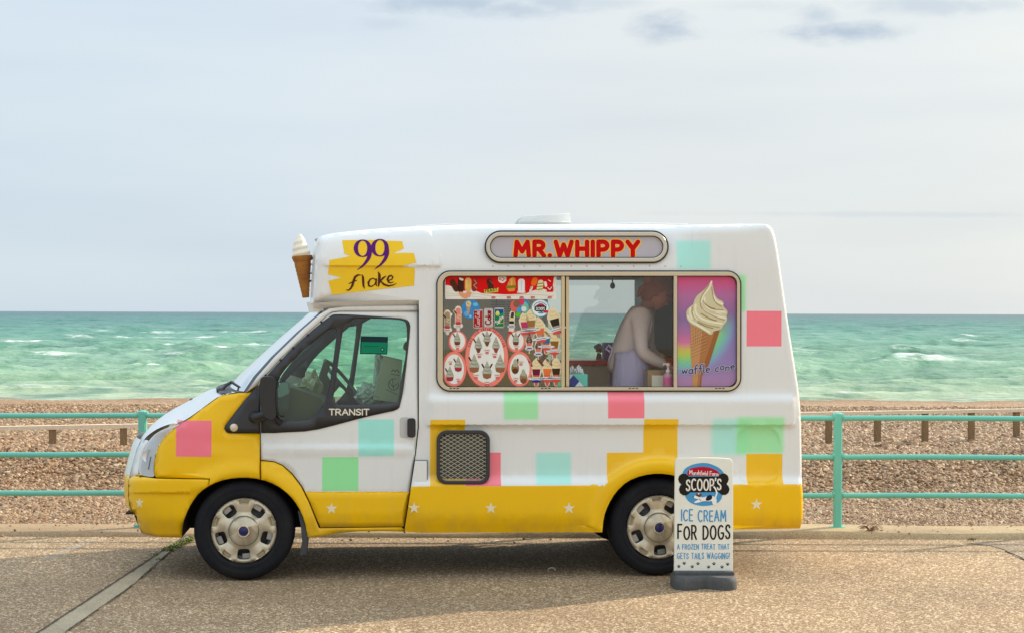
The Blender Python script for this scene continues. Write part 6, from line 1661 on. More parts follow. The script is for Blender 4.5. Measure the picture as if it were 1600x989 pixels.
def cone_sticker(x, y, h, col, ang=0, kind=0, tag_=0):
    """whipped cone cut-out with its price tag; (x, y) is the tip of the swirl"""
    w = h * .17; S_ = []
    def P(l): return [(x + u * w, y + v * h) for u, v in l]
    S_.append((0, OUT, P([(0, -.03), (.7, .1), (1.25, .3), (1.15, .46), (.85, .62), (.4, .98), (0, 1.02), (-.4, .98), (-.85, .62), (-1.15, .46), (-1.25, .3), (-.7, .1)])))
    S_.append((1, CRM, P([(0, 0), (.55, .12), (1.0, .3), (.9, .40), (-.9, .40), (-1.0, .3), (-.55, .12)])))
    S_.append((2, srgb(206, 184, 130), ('strokes', [([q for q in P([(-.6, .25), (.1, .3), (.8, .25)])], .7), ([q for q in P([(-.35, .14), (.1, .18), (.5, .14)])], .6)])))
    S_.append((2, col, P([(-.85, .38), (.85, .38), (.7, .6), (-.7, .6)])))
    S_.append((1, srgb(206, 110, 84) if kind else srgb(176, 160, 150), P([(-.7, .6), (.7, .6), (.25, .98), (-.25, .98)])))
    if kind >= 2: S_.append((1, srgb(120, 70, 60), ('strokes', [([(x - w * 1.9, y + h * .06), (x - w * .9, y + h * .26)], w * .5)])))
    ty = y + h * .72
    S_.append((4, srgb(226, 226, 226), ell(x, ty, w * 1.9, h * .055, 12))); S_.append((5, srgb(216, 84, 76) if kind != 3 else srgb(50, 50, 140), ell(x, ty + h * .09, w * 1.0, h * .05, 12))); S_.append((6, srgb(90, 90, 110), ('strokes', [([(x - w, ty), (x + w, ty)], .7)])))
    L = []
    ca, sa = math.cos(R(ang)), math.sin(R(ang)); r_ = lambda p: (x + (p[0] - x) * ca - (p[1] - y) * sa, y + (p[0] - x) * sa + (p[1] - y) * ca)
    for l, c, g in S_:
        L.append((l, c, ('strokes', [([r_(q) for q in st], w_2) for st, w_2 in g[1]]) if g[0] == 'strokes' else [r_(q) for q in g]))
    decal('cone_price_sticker', wf, L, pz)
for a in [(818.5, 487, 42, srgb(190, 60, 110), -4), (828, 484, 44, srgb(160, 116, 66), -5), (840.5, 496, 46, srgb(226, 116, 76), -9), (861, 480, 50, srgb(50, 44, 36), -15), (853.5, 511, 42, srgb(30, 116, 150), 0, 2), (866.5, 516, 44, srgb(146, 100, 40), 0, 2),
          (838, 559.5, 44, srgb(116, 24, 60), 0, 3), (855, 559, 44, srgb(236, 120, 56), 0, 2), (869, 558.5, 44, srgb(66, 46, 26), 0, 2)]:
    cone_sticker(*a)
for x, y in ((827, 527), (841, 536)):
    decal('nutty_cone_sticker', wf, [(0, OUT, [(x, y - 9), (x + 4, y - 3), (x + 6.2, y + 6), (x + 4.6, y + 16), (x - 4.6, y + 16), (x - 6.2, y + 6), (x - 4, y - 3)]), (1, srgb(92, 66, 60), [(x, y - 7), (x + 5.2, y + 5), (x + 4, y + 9), (x - 4, y + 9), (x - 5.2, y + 5)]), (2, srgb(190, 160, 140), ('strokes', [([(x - 2, y + k * 2.6), (x + 1.6, y + k * 2.6 + 1.2)], .8) for k in range(-1, 4)])), (2, srgb(224, 120, 110), rrect(x - 4, y + 9, x + 4, y + 13, 1.5)), (3, srgb(216, 212, 226), ell(x, y + 17, 7, 3.2, 16)), (4, srgb(46, 46, 90), ('strokes', [([(x - 3.6, y + 17.6), (x, y + 16.6), (x + 3.6, y + 17.2)], 1.4)])), (2, srgb(230, 210, 170), ('strokes', [([(x, y + 20), (x, y + 25)], 1.6)]))], pz)
for x, y, c in ((699, 491, srgb(170, 150, 120)), (716, 485, srgb(230, 140, 124))):
    decal('sundae_price_sticker', wf, [(0, OUT, ('strokes', [([(x - 6, y + 1), (x, y + 9)], 4), ([(x + 6, y), (x, y + 9)], 4), ([(x, y - 2), (x, y + 24)], 10), ([(x - 4, y + 24), (x + 4, y + 24)], 7)])), (1, c, ('strokes', [([(x, y), (x, y + 20)], 8)])), (2, BRN, ('strokes', [([(x - 6, y + 1), (x - 2.5, y + 6)], 2)])), (2, srgb(226, 206, 176), ('strokes', [([(x - 3, y + 6), (x + 3, y + 8), (x - 2, y + 11), (x + 3, y + 13)], 1)])), (3, srgb(190, 70, 76), ell(x, y + 20, 4.5, 2.5, 14)), (3, srgb(230, 220, 216), ell(x, y + 25, 6.5, 2.6, 14)), (4, srgb(120, 90, 130), ('strokes', [([(x - 3.4, y + 25), (x + 3.4, y + 25)], 1.0)])), (3, srgb(224, 214, 206), ell(x, y + 29.5, 3, 2.6, 12))], pz)
decal('sundae_price_sticker', wf, [(0, OUT, ('strokes', [([(800.5, 490), (799, 519)], 8.5)])), (1, srgb(70, 66, 56), ('strokes', [([(801, 490), (800, 496)], 5)])), (2, srgb(230, 214, 160), ell(799.6, 499, 4, 2.6, 14)), (3, srgb(36, 36, 42), rrect(795.6, 501.5, 803.2, 505.6, 1)), (3, srgb(196, 206, 226), ell(799, 510, 6.2, 2.6, 14)), (4, srgb(50, 56, 100), ('strokes', [([(795.6, 510.2), (802.4, 509.8)], 1.2)])), (3, srgb(200, 60, 66), ell(797, 519.5, 3.6, 2.2, 12))], pz)
decal('pale_green_sticker', wf, [(0, srgb(120, 206, 160), [(871, 604), (870, 594), (873, 586), (878, 584), (878, 604)])], pz)

# ---- waffle cone poster on the end panel
PO = [(1058.6, 432.6)] + smooth_line([(1136, 432.6), (1144, 434), (1149.6, 441), (1150.6, 450)], 1) + smooth_line([(1150.6, 588), (1149, 596), (1143, 602), (1134, 603.6)], 1) + [(1058.6, 603.6)]
t = NT('rainbow_print'); sp = t.n('ShaderNodeSeparateXYZ'); t.set(sp.inputs[0], t.tc.outputs['Object'])
pa, pb = V(1058, 604, .04), V(1151, 432, .04)
u = t.rng(sp.outputs[0], pa.x, pb.x); v = t.rng(sp.outputs[2], pa.z, pb.z)
nn = t.noise(2.0, 2)
vv = t.math('ADD', v, t.math('MULTIPLY', t.math('SUBTRACT', nn, 0.5), 0.10))
base_ = t.ramp(vv, [(0.0, srgb(176, 128, 170)), (0.18, srgb(150, 130, 184)), (0.45, srgb(142, 122, 180)), (0.62, srgb(136, 106, 158)), (0.82, srgb(178, 106, 160)), (1.0, srgb(222, 62, 120))])
# arc of the rainbow around the middle left, radius in panel units
du = t.math('MULTIPLY', t.math('SUBTRACT', u, 0.12), 0.62); dv = t.math('SUBTRACT', v, 0.66)
rr = t.math('SQRT', t.math('ADD', t.math('MULTIPLY', du, du), t.math('MULTIPLY', dv, dv)))
arc = t.ramp(t.rng(rr, 0.18, 0.62), [(0.0, srgb(178, 110, 160)), (0.18, srgb(212, 116, 160)), (0.34, srgb(206, 190, 90)), (0.46, srgb(170, 204, 90)), (0.60, srgb(120, 200, 160)), (0.78, srgb(130, 160, 200)), (1.0, srgb(150, 126, 184))])
k = t.math('MULTIPLY', t.rng(v, 0.62, 0.45, 0, 1, True), t.rng(rr, 0.60, 0.50, 0.0, 1.0, True))
k2 = t.math('MULTIPLY', t.math('MULTIPLY', t.rng(u, 0.68, 0.85, 0, 1, True), t.rng(v, 0.70, 0.5, 0, 1, True)), 0.8)
t.col(t.mix(t.math('MAXIMUM', k, t.math('MULTIPLY', k2, t.rng(rr, 0.60, 0.50, 0.0, 1.0, True))), base_, arc)); t.p.inputs['Roughness'].default_value = 0.3
ps = mesh_ob('poster_panel', [V(x, y, 0.040) for x, y in PO] + [V(x, y, 0.050) for x, y in PO], [tuple(reversed(range(len(PO)))) if False else tuple(range(len(PO)))], t.m, wf)
Z7 = lambda P: [(1050 + x / 5.15, 420 + y / 5.15) + tuple(p_[2:]) if False else (1050 + x / 5.15, 420 + y / 5.15) for x, y in P]
def lines(Ls, w): return ('strokes', [(Z7(smooth_line(l, 2)), w) for l in Ls])
c1_, c2_, c3_, c4_ = srgb(214, 206, 168), srgb(240, 234, 206), srgb(176, 156, 116), srgb(156, 122, 80)
cone_o = Z7([(148, 440), (385, 490), (300, 760), (240, 860), (234, 948), (166, 948), (150, 640)])
swirl_o = Z7(smooth_line([(318, 94), (326, 130), (340, 200), (365, 245), (410, 262), (418, 285), (408, 300), (445, 335), (448, 360), (436, 378), (446, 400), (436, 430), (415, 450), (396, 490), (330, 500), (325, 530), (290, 526), (235, 480), (180, 458), (130, 425), (114, 385), (116, 335), (150, 300), (172, 290), (178, 255), (205, 210), (250, 180), (290, 135)], 2, True))
it = [(0, srgb(178, 122, 76), cone_o), (1, srgb(196, 144, 98), Z7([(148, 440), (250, 470), (225, 700), (200, 948), (166, 948), (150, 640)])), (1, srgb(158, 102, 60), Z7([(350, 482), (385, 490), (300, 760), (240, 860), (234, 948), (218, 948), (236, 820), (300, 640)]))]
gl_ = [[(150, 470 + 26 * k), (210 + 18 * min(k, 4), 440 + 26 * k - 30)] for k in range(1, 10)] + [[(160 + 22 * k, 455 + 4 * k), (150 + 14 * k + 20, 600)] for k in range(5)]
it += [(2, srgb(214, 168, 120), ('strokes', [(Z7(l), .45) for l in gl_])), (2, srgb(140, 90, 54), ('strokes', [(Z7([(a + 5, b_ + 6) for a, b_ in l]), .35) for l in gl_])), (3, c1_, swirl_o)]
it += [(4, c2_, lines([[(318, 105), (300, 160), (250, 215), (235, 270)], [(128, 380), (150, 420), (210, 450), (300, 510)], [(190, 290), (185, 340), (215, 390), (300, 425), (400, 440)], [(150, 318), (140, 350), (160, 400)], [(250, 330), (320, 375), (430, 395)], [(330, 215), (350, 260), (405, 285)], [(262, 235), (262, 290), (310, 330), (425, 350)]], 3.0)),
       (5, c3_, lines([[(300, 130), (250, 200), (222, 265), (240, 330), (330, 380), (420, 412)], [(165, 310), (158, 355), (190, 410), (270, 450), (380, 470)], [(250, 260), (290, 310), (340, 330), (410, 332)], [(320, 150), (330, 240), (360, 285), (400, 305)], [(140, 440), (220, 478), (290, 520)]], 1.5)),
       (6, c4_, lines([[(265, 285), (310, 315), (345, 322)], [(235, 360), (300, 400), (360, 418)], [(205, 430), (270, 462), (330, 478)]], 1.3)), (6, c2_, lines([[(280, 180), (262, 210)], [(170, 345), (180, 385), (205, 412)], [(350, 350), (400, 362)]], 1.6))]
wt = text('waffle cone', 1065.5, 1147, 584, 12, 1.8, .2, slope=-.095, shear=.06, jit=.1)
it += [(7, srgb(206, 200, 214), ('strokes', wt, .75)), (8, srgb(66, 60, 112), ('strokes', wt))]
decal('waffle_cone_print', ps, it, lambda x, y, l: V(x, y, 0.040 - l), lift=0.0004)

# ---- things on the serving counter
CT = zc
def on_counter(px, yl): 
    p = V(px, 604, yl); return Vector((p.x, yl, CT))
b = MB(); L_, R_ = V(890, 600, .14), V(918, 600, .14); zt_ = V(900, 584, .14).z
b.box((L_.x, 0.14, CT), (R_.x, 0.26, zt_), 0)
tb_ = vthing('tissue_box', 'blue white and turquoise tissue box standing at the left end of the serving hatch', 'tissue box', b, flat(srgb(92, 204, 186), 0.5), 0.002)
decal('printed_pattern', tb_, [(0, srgb(16, 60, 150), [(890, 605), (890, 593), (896, 585.5), (905, 595), (896.5, 605)]), (0, srgb(232, 236, 240), [(897, 605), (905.5, 595.5), (913.5, 605)]), (0, srgb(226, 232, 236), [(890, 592.5), (890, 585), (895.6, 585)])], lambda x, y, l: V(x, y, 0.14 - l))
b = MB(); q = V(902, 584, .19)
for k in range(7):
    a = k * .9; b.add([q + Vector((-.05 + .014 * k, -.02, 0)), q + Vector((-.03 + .014 * k, .02, 0)), q + Vector((-.035 + .012 * k, .02 * math.sin(a), .055 + .014 * math.cos(a * 1.7))), q + Vector((-.055 + .012 * k, -.015, .045 + .012 * math.sin(a * 2)))], [(0, 1, 2, 3)])
b.build('tissue', flat(srgb(220, 230, 236), 0.8), tb_)
b = MB(); c = on_counter(1044, 0.18)
b.lathe([(0.0, 0.0), (0.036, 0.002), (0.038, 0.01), (0.037, 0.085), (0.030, 0.10), (0.014, 0.112), (0.012, 0.118), (0.0, 0.118)], c, 'Z', 24)
sb_ = vthing('soap_pump_bottle', 'pink labelled hand sanitiser bottle with white pump at the right end of the hatch', 'bottle', b, flat(srgb(206, 150, 176), 0.15, 0, 0.5), 0, True)
b = MB(); b.lathe([(0.0385, 0.018), (0.0385, 0.078)], c, 'Z', 24); b.build('label', flat(srgb(226, 96, 156), 0.4), sb_, smooth=True)
b = MB(); b.lathe([(0.018, 0.112), (0.018, 0.132), (0.008, 0.134), (0.008, 0.158), (0.016, 0.160), (0.017, 0.178), (0.0, 0.182)], c, 'Z', 16); b.tube([c + Vector((0, 0, .172)), c + Vector((-.03, 0, .174)), c + Vector((-.038, 0, .162))], 0.006, 8)
b.build('pump', flat(srgb(236, 232, 232), 0.3), sb_, smooth=True)
b = MB(); a_ = V(1012, 604, .28); e_ = V(1053, 604, .28); z1 = V(1020, 578, .28).z
b.box((a_.x, 0.28, CT), (e_.x, 0.46, z1))
nb = vthing('metal_dispenser', 'dull metal dispenser with a pale card front standing behind the pump bottle', 'dispenser', b, flat(srgb(150, 128, 96), 0.35, 0.5), 0.004)
decal('card_front', nb, [(0, srgb(226, 226, 206), [(1018.5, 586), (1050, 586), (1050, 604.5), (1018.5, 604.5)])], lambda x, y, l: V(x, y, 0.28 - l))
b = MB(); b.prism([(944, 535), (968, 535), (968, 563.5), (944, 563.5)], 1.5, 1.62)
vthing('purple_box', 'purple box standing on the far red edged counter behind the server', 'box', b, flat(srgb(122, 86, 190), 0.5), 0.004)
b = MB()
for k, (x, y, r_) in enumerate([(932, 542, .022), (936, 540, .022), (939, 543, .02), (934, 547, .018), (938, 548, .016), (935, 553, .014)]):
    b.lathe([(0, -r_), (r_ * .8, -r_ * .6), (r_, 0), (r_ * .8, r_ * .6), (0, r_)], V(x, y, 1.7), 'Z', 8)
b.tube([V(936, 563, 1.7), V(936, 552, 1.7)], [0.03, 0.016], 8)
vthing('dried_posy', 'small posy of faded pink flowers on the far counter left of the purple box', 'posy', b, flat(srgb(150, 110, 104), 0.8), 0, True)

# ---- the server
person = None
def PP(x, y, yl): return VAN @ V(x, y, yl - 0.25)
def skin(name, joints, edges, mat, parent=None, root=0, sub=2, **props):
    me = bpy.data.meshes.new(name); me.from_pydata([tuple(j[0]) for j in joints], edges, []); me.materials.append(mat)
    o = link(bpy.data.objects.new(name, me), parent, **props)
    m = o.modifiers.new('skin', 'SKIN'); m.use_smooth_shade = True
    sv = me.skin_vertices[0].data
    for i, j in enumerate(joints):
        r_ = j[1]; sv[i].radius = r_ if isinstance(r_, tuple) else (r_, r_); sv[i].use_root = (i == root)
    s_ = o.modifiers.new('sub', 'SUBSURF'); s_.levels = s_.render_levels = sub
    return o
FL = 0.45
hipc = V(981, 606, 0.75)
def low(v, dx, dy, z): return VAN @ Vector((v.x + dx, v.y + dy, z))
J = [(PP(981, 603, 1.0), .13), (PP(983, 575, 1.0), .115), (PP(988, 540, 1.0), .12), (PP(997, 505, 1.0), .110), (PP(1007, 487, 1.0), .065), (PP(1013, 474, 1.0), .05), (PP(1022, 464, 1.0), .06),
     (PP(1001, 492, 0.83), .058), (PP(1001, 548, 0.78), .042), (PP(1034, 567, 0.80), .032), (PP(1047, 573, 0.81), .028),
     (PP(1006, 494, 1.17), .058), (PP(1014, 550, 1.2), .042), (PP(1044, 566, 1.1), .030), (PP(1055, 571, 1.08), .026),
     (low(hipc, -.02, -.10, hipc.z - .06), .085), (low(hipc, .0, -.11, FL + .48), .060), (low(hipc, -.03, -.11, FL + .08), .042), (low(hipc, .12, -.12, FL + .03), .035),
     (low(hipc, -.02, .10, hipc.z - .06), .085), (low(hipc, .0, .11, FL + .48), .060), (low(hipc, -.03, .11, FL + .08), .042), (low(hipc, .12, .12, FL + .03), .035)]
E = [(0, 1), (1, 2), (2, 3), (3, 4), (4, 5), (5, 6), (3, 7), (7, 8), (8, 9), (9, 10), (3, 11), (11, 12), (12, 13), (13, 14), (0, 15), (15, 16), (16, 17), (17, 18), (0, 19), (19, 20), (20, 21), (21, 22)]
SKIN = flat(srgb(214, 138, 108), 0.55)
# fingers join on to each hand in the same skin
def fingers(hidx, d, side):
    h = J[hidx][0]; d = d.normalized(); s_ = side.normalized()
    for k, (off_, L_) in enumerate(((-.022, .062), (-.007, .07), (.008, .066), (.022, .052))):
        a = h + d * .03 + s_ * off_; i = len(J)
        J.extend([(a, .0095), (a + d * L_ * .5 + Vector((0, 0, -.010)), .0085), (a + d * L_ * .8 + Vector((0, 0, -.034)), .0075)])
        E.extend([(hidx, i), (i, i + 1), (i + 1, i + 2)])
    i = len(J); a = h + s_ * -.03
    J.extend([(a, .011), (a + d * .03 - s_ * .012 + Vector((0, 0, -.012)), .009)]); E.extend([(hidx, i), (i, i + 1)])
vx = (VAN.to_3x3() @ Vector((1, 0, 0))); vy = (VAN.to_3x3() @ Vector((0, 1, 0)))
fingers(10, vx * .9 + Vector((0, 0, -.3)), vy); fingers(14, vx * .9 + Vector((0, 0, -.3)), -vy)
person = skin('person', J, E, SKIN)
person['label'] = 'person in pale jumper, lavender apron and brown cap bending over inside the serving hatch'; person['category'] = 'person'
# head: shaped from a sphere, looking down to the right
fdir = (vx * 0.80 + Vector((0, 0, -0.60))).normalized(); udir = (vx * 0.60 + Vector((0, 0, 0.80))).normalized(); sdir = fdir.cross(udir)
hc_ = PP(1027.5, 460, 1.0)
bm = bmesh.new(); bmesh.ops.create_uvsphere(bm, u_segments=40, v_segments=28, radius=1.0)
for v in bm.verts:
    x, y, z = v.co          # x forward, y side, z up
    X, Y, Zz = x * .098, y * .074, z * .116
    if x > 0: X *= 1 - .10 * abs(z)
    if z < -.1: Y *= 1 - .28 * min(1, (-z - .1) / .8); X += .012 * ss(-.3, -.9, z) * (x > 0)
    f = max(0, x) ** 6
    nose = math.exp(-((z + .12) / .20) ** 2 - (y / .16) ** 2) * (x > .5); X += .024 * nose * (1 if z > -.30 else .4)
    X += .008 * math.exp(-((z - .22) / .10) ** 2) * f - .007 * math.exp(-((z - .03) / .09) ** 2 - ((abs(y) - .33) / .14) ** 2) * (x > .4)
    X += .007 * math.exp(-((z + .45) / .06) ** 2 - (y / .25) ** 2) * (x > .4) + .006 * math.exp(-((z + .55) / .05) ** 2 - (y / .22) ** 2) * (x > .3) + .010 * math.exp(-((z + .82) / .14) ** 2 - (y / .3) ** 2) * (x > 0)
    v.co = hc_ + fdir * X + sdir * Y + udir * Zz
me = bpy.data.meshes.new('head'); bm.to_mesh(me); bm.free(); me.materials.append(SKIN); me.polygons.foreach_set('use_smooth', [True] * len(me.polygons))
def kid(name, me_or_mb, mat, smooth=True):
    if isinstance(me_or_mb, MB): return me_or_mb.build(name, mat, person, smooth=smooth)
    return link(bpy.data.objects.new(name, me_or_mb), person)
kid('head', me, SKIN)
def hp(f, s, u): return hc_ + fdir * f + sdir * s + udir * u
for sg_ in (-1, 1):
    b = MB(); b.tube([hp(-.004, sg_ * .074, .02), hp(-.012, sg_ * .084, .012), hp(-.010, sg_ * .083, -.012), hp(.0, sg_ * .076, -.028)], [.010, .012, .010, .006], 8); kid('ear', b, SKIN)
    b = MB(); b.lathe([(0, -.007), (.006, -.005), (.008, 0), (.006, .005), (0, .007)], hp(.083, sg_ * .028, .006), 'Y', 12); kid('eye', b, flat((0.12, 0.09, 0.07), 0.2))
b = MB(); b.tube([hp(.094, -.020, -.058), hp(.101, 0, -.056), hp(.094, .020, -.058)], .004, 6); kid('lips', b, flat(srgb(150, 70, 66), 0.5))
HAIR = flat(srgb(166, 84, 40), 0.55)
bm = bmesh.new(); bmesh.ops.create_uvsphere(bm, u_segments=32, v_segments=22, radius=1.0)
rg = random.Random(4)
dl = [v for v in bm.verts if v.co.x * .90 - v.co.z * .44 > .16 or v.co.z < -.80]
bmesh.ops.delete(bm, geom=dl, context='VERTS')
for v in bm.verts:
    x, y, z = v.co; k = 1 + rg.uniform(-.012, .012)
    v.co = hc_ + fdir * (x * .108 * k - .008) + sdir * (y * .086 * k) + udir * (z * .126 * k)
me = bpy.data.meshes.new('hair'); bm.to_mesh(me); bm.free(); me.materials.append(HAIR); me.polygons.foreach_set('use_smooth', [True] * len(me.polygons)); h_ = kid('hair', me, HAIR)
m = h_.modifiers.new('solid', 'SOLIDIFY'); m.thickness = 0.012
m = h_.modifiers.new('sub', 'SUBSURF'); m.levels = m.render_levels = 2
b = MB(); c = hp(-.115, 0, .045)
b.lathe([(0, -.05), (.035, -.04), (.05, -.01), (.048, .02), (.03, .045), (0, .052)], c, 'Z', 16); b.tube([hp(-.10, 0, .0), hp(-.12, 0, -.05), hp(-.115, .01, -.11)], [.03, .026, .008], 8)
kid('hair_bun', b, HAIR)
CAPM = flat(srgb(150, 84, 50), 0.75)
bm = bmesh.new(); bmesh.ops.create_uvsphere(bm, u_segments=32, v_segments=20, radius=1.0)
bmesh.ops.delete(bm, geom=[v for v in bm.verts if v.co.z < .12], context='VERTS')
for v in bm.verts:
    x, y, z = v.co; v.co = hc_ + fdir * (x * .118 + .002) + sdir * (y * .094) + udir * (z * .122 + .026)
me = bpy.data.meshes.new('cap'); bm.to_mesh(me); bm.free(); me.materials.append(CAPM); me.polygons.foreach_set('use_smooth', [True] * len(me.polygons)); cp_ = kid('cap', me, CAPM)
m = cp_.modifiers.new('solid', 'SOLIDIFY'); m.thickness = 0.006
vs, fs = [], []
for i in range(6):
    for k in range(13):
        a = R(-75 + 150 * k / 12); t_ = i / 5; ext = .075 * t_ * max(0, math.cos(a)) ** .6
        vs.append(hp(.002 + (.118) * math.cos(a) + ext, .094 * math.sin(a) * (1 - .1 * t_), .045 - .020 * t_ - .016 * math.sin(a) ** 2))
for i in range(5):
    for k in range(12): a = i * 13 + k; fs.append((a, a + 1, a + 14, a + 13))
o = mesh_ob('cap_peak', vs, fs, CAPM, person, None, True); m = o.modifiers.new('solid', 'SOLIDIFY'); m.thickness = 0.005
# jumper, trousers, shoes, apron
JUMP = NT('knit_jumper'); JUMP.col(JUMP.mix(JUMP.noise(30, 4), srgb(232, 214, 208), srgb(246, 232, 226))); JUMP.p.inputs['Roughness'].default_value = 0.9; JUMP.bump(JUMP.noise(70, 3), .3, .003); JUMP = JUMP.m
JJ = [(PP(972, 590, 1.0), (.145, .150)), (PP(976, 565, 1.0), (.135, .14)), (PP(986, 532, 1.0), (.140, .142)), (PP(997, 504, 1.0), (.145, .155)), (PP(1006, 488, 1.0), (.100, .100)), (PP(1011, 480, 1.0), (.060, .060)),
      (PP(1001, 494, 0.83), .086), (PP(1001, 522, 0.795), .060), (PP(1003, 549, 0.78), .056), (PP(1022, 562, 0.79), .048), (PP(1041, 570.5, 0.805), .040),
      (PP(1006, 496, 1.17), .086), (PP(1014, 550, 1.2), .056), (PP(1040, 564, 1.12), .042)]
skin('jumper', JJ, [(0, 1), (1, 2), (2, 3), (3, 4), (4, 5), (3, 6), (6, 7), (7, 8), (8, 9), (9, 10), (3, 11), (11, 12), (12, 13)], JUMP, person)
TR = flat((0.012, 0.022, 0.055), 0.85)
TJ = [(VAN @ Vector((hipc.x - .035, hipc.y, hipc.z + .055)), .15), (VAN @ Vector((hipc.x - .04, hipc.y, hipc.z - .04)), .145), (low(hipc, -.03, -.10, hipc.z - .14), .10), (low(hipc, .0, -.11, FL + .48), .076), (low(hipc, -.03, -.11, FL + .12), .060), (low(hipc, -.03, .10, hipc.z - .14), .10), (low(hipc, .0, .11, FL + .48), .076), (low(hipc, -.03, .11, FL + .12), .060)]
skin('trousers', TJ, [(0, 1), (1, 2), (2, 3), (3, 4), (1, 5), (5, 6), (6, 7)], TR, person)
for dy in (-.115, .115):
    b = MB(); b.tube([low(hipc, -.08, dy, FL + .045), low(hipc, .02, dy, FL + .05), low(hipc, .14, dy, FL + .035), low(hipc, .18, dy, FL + .03)], [.045, .05, .042, .02], 10); kid('shoe', b, M_BLACK)
AP_ = NT('apron_cloth'); AP_.col(srgb(206, 202, 238)); AP_.p.inputs['Roughness'].default_value = 0.85; AP_.bump(AP_.noise(5, 4, stretch=(3, 3, .5)), .6, .03); AP_ = AP_.m
vs, fs = [], []
top_, bot_ = V(985, 541, .75).z, FL + .42
for i in range(15):
    t_ = i / 14; z = top_ + (bot_ - top_) * t_
    for k in range(37):
        a = R(-148 + 296 * k / 36)      # 0 points to the front (+x)
        cx_ = V(984, 541, .75).x + 0.005 - .02 * t_ ; rx_ = .155 + .022 * math.sin(min(1, t_ * 2.2) * 1.57) + .008 * math.sin(a * 9 + 1) * t_; ry_ = .172 + .03 * math.sin(min(1, t_ * 2) * 1.57)
        dz = -0.05 * (1 - t_) * (1 - math.cos(a)) * .5
        vs.append(VAN @ Vector((cx_ + rx_ * math.cos(a), .75 + ry_ * math.sin(a), z + dz)))
for i in range(14):
    for k in range(36): a = i * 37 + k; fs.append((a, a + 1, a + 38, a + 37))
o = mesh_ob('apron', vs, fs, AP_, person, None, True); m = o.modifiers.new('solid', 'SOLIDIFY'); m.thickness = 0.004
b = MB(); q = PP(957, 545, .93); b.tube([q, q + vx * -.03 + Vector((0, 0, .03)), q + vx * -.05, q + vx * -.02 + Vector((0, 0, -.02))], .008, 6); b.tube([q, q + vx * -.03 + Vector((0, 0, -.09))], .006, 6)
kid('apron_bow', b, AP_)

# ---- pavement sign
SD = 11.26
sw = lambda x, y, l: W(x, y, SD - l)
sign = thing('pavement_sign', 'white upright dog ice cream sign on a grey rubber base by the rear wheel', 'sign', Matrix.Translation(W(1099, 905, SD) * Vector((1, 1, 0)) if False else Vector((W(1099, 905, SD).x, SD, 0))))
so = Vector((W(1099, 905, SD).x, SD, 0))
b = MB(); P = smooth_line([(1053.4, 893), (1054.6, 722), (1056, 717.5), (1061, 714.6), (1100, 714.3), (1139, 715.4), (1144, 718), (1145.6, 724), (1145.2, 893)], 1, False)
n = len(P); fr = [sw(x, y, 0) - so for x, y in P]; bk = [v + Vector((0, 0.035, 0)) for v in fr]
b.add(fr + bk, [tuple(range(n)), tuple(range(2 * n - 1, n - 1, -1))] + [(i, (i + 1) % n, (i + 1) % n + n, i + n) for i in range(n)])
bd_ = b.build('sign_board', flat(srgb(238, 238, 226), 0.4), sign, bevel=0.004)
# rubber base: scalloped plan, tapering upward
Wb = (W(1150, 905, SD).x - W(1049, 905, SD).x) / 2; x0_ = (W(1150, 905, SD).x + W(1049, 905, SD).x) / 2 - so.x
def basep(s_, z):
    o_ = []
    for k in range(48):
        a = 2 * math.pi * k / 48; ca_, sa_ = math.cos(a), math.sin(a)
        x = Wb * s_ * math.copysign(abs(ca_) ** .45, ca_); y = .20 * s_ * math.copysign(abs(sa_) ** .5, sa_) * (1 - .42 * math.exp(-(x / (Wb * .34)) ** 2)) 
        o_.append(Vector((x0_ + x, y + .02, z)))
    return o_
b = MB(); rings = [basep(1.0, 0.0), basep(1.0, 0.05), basep(.97, .07), basep(.90, .085)]
for r_ in rings: b.v += r_
for i in range(3):
    for k in range(48): b.f.append((i * 48 + k, i * 48 + (k + 1) % 48, (i + 1) * 48 + (k + 1) % 48, (i + 1) * 48 + k)); b.mi.append(0)
b.f.append(tuple(144 + k for k in range(48))); b.mi.append(0); b.f.append(tuple(reversed(range(48)))); b.mi.append(0)
t = NT('recycled_rubber'); t.col(t.mix(t.noise(24, 6, .7), (0.045, 0.047, 0.05), (0.12, 0.118, 0.115))); t.p.inputs['Roughness'].default_value = .85; t.bump(t.noise(60, 4), .5, .004)
b.build('sign_base', t.m, sign, smooth=True)
b = MB(); z1 = (sw(1099, 893.5, 0) - so).z
b.box((x0_ - Wb * .93, -.045, .06), (x0_ + Wb * .93, .075, z1 + .012)); b.build('base_clamp', t.m, sign, bevel=0.01)
Z2 = lambda P: [(1030 + x / 4.3, 700 + y / 4.3) for x, y in P]
SB = srgb(78, 156, 208); SK = srgb(38, 34, 28)
sgx = lambda x, y, l: sw(x, y, l) - so
blue_ = Z2(smooth_line([(150, 190), (165, 140), (210, 112), (270, 97), (330, 98), (375, 116), (410, 134), (440, 170), (445, 230), (425, 300), (420, 340), (390, 370), (330, 386), (270, 386), (215, 370), (180, 338), (165, 290), (140, 250)], 2, True))
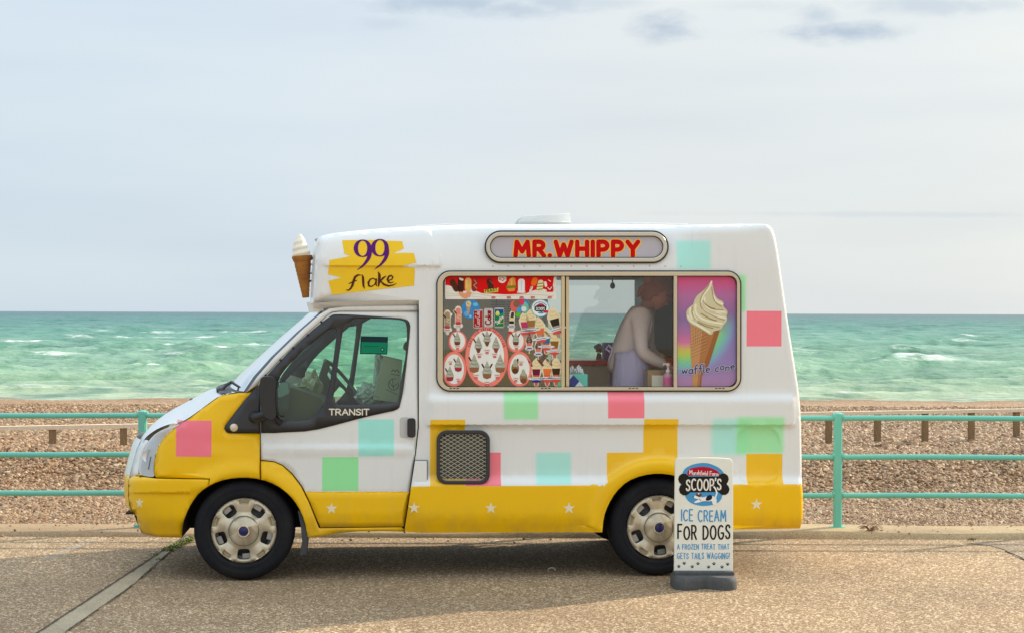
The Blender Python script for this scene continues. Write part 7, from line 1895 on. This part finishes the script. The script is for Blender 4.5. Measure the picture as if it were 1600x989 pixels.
it = [(0, SB, blue_), (1, SK, ('strokes', [(Z2([(160, 205), (445, 205)]), 7.6 * 1.0), (Z2([(172, 278), (440, 275)]), 8.2), (Z2([(165, 205), (165, 207)]), 17.5), (Z2([(172, 275), (172, 277)]), 18.5), (Z2([(430, 204), (430, 206)]), 17.5), (Z2([(434, 274), (434, 276)]), 18.0), (Z2([(200, 240), (410, 240)]), 22)])),
      (3, srgb(186, 22, 52), Z2(smooth_line([(186, 168), (196, 140), (240, 126), (300, 122), (350, 130), (400, 156), (410, 180), (380, 182), (300, 186), (230, 178), (196, 186)], 2, True))),
      (4, WHT, ('strokes', rot(text('Marshfield Farm', 1077.3, 1122.5, 741.2, 6.2, .95, .2, slope=.01, jit=.06), 1099, 738, 2))),
      (4, WHT, ('strokes', text("SCOOP'S", 1072.6, 1126.5, 764.8, 17.2, 2.3, .3, slope=-.015, jit=.06)))]
Wd = srgb(244, 244, 240)
it += [(5, Wd, Z2(smooth_line([(232, 360), (262, 344), (268, 336), (300, 326), (340, 318), (372, 322), (388, 340), (384, 366), (392, 376), (376, 382), (358, 374), (356, 352), (330, 356), (300, 352), (262, 364), (240, 368)], 1, True))), (5, Wd, ('strokes', [(Z2([(378, 330), (388, 300), (380, 274), (368, 258)]) , 2.4)])),
       (5, Wd, Z2(smooth_line([(226, 326), (248, 312), (262, 298), (280, 308), (288, 326), (276, 342), (252, 338), (236, 334)], 1, True))), (6, srgb(110, 66, 44), Z2([(244, 316), (256, 296), (262, 310), (282, 300), (286, 322), (270, 328)])), (6, srgb(36, 34, 52), Z2(smooth_line([(310, 352), (318, 322), (340, 310), (356, 318), (356, 336), (340, 350)], 1, True))), (7, SK, ('strokes', [(Z2([(228, 324), (232, 326)]), 1.4), (Z2([(268, 338), (280, 350)]), .8)]))]
it += [(1, SB, ('strokes', text('ICE CREAM', 1065, 1134, 813.4, 16.8, 2.1, .34, jit=.05))), (1, SK, ('strokes', text('FOR DOGS', 1059.4, 1140.4, 841.0, 20.6, 2.6, .34, jit=.05))),
       (1, SB, ('strokes', text('A FROZEN TREAT THAT', 1058.3, 1139.2, 857.4, 7.6, 1.15, .36, jit=.05))), (1, SB, ('strokes', text('GETS TAILS WAGGING!', 1058.3, 1139.6, 872.2, 8.6, 1.15, .36, jit=.05)))]
for (x, y) in [(132, 792), (168, 771), (222, 794), (260, 773), (332, 796), (368, 774), (422, 796), (460, 777)]:
    cx_, cy_ = 1030 + x / 4.3, 700 + y / 4.3
    it += [(1, SK, ell(cx_, cy_ + .9, 1.7, 1.35, 12))] + [(1, SK, ell(cx_ + dx, cy_ + dy, .62, .8, 8)) for dx, dy in ((-2.0, -.5), (-.8, -1.6), (.8, -1.6), (2.0, -.5))]
decal('sign_print', bd_, it, sgx, lift=0.0004)
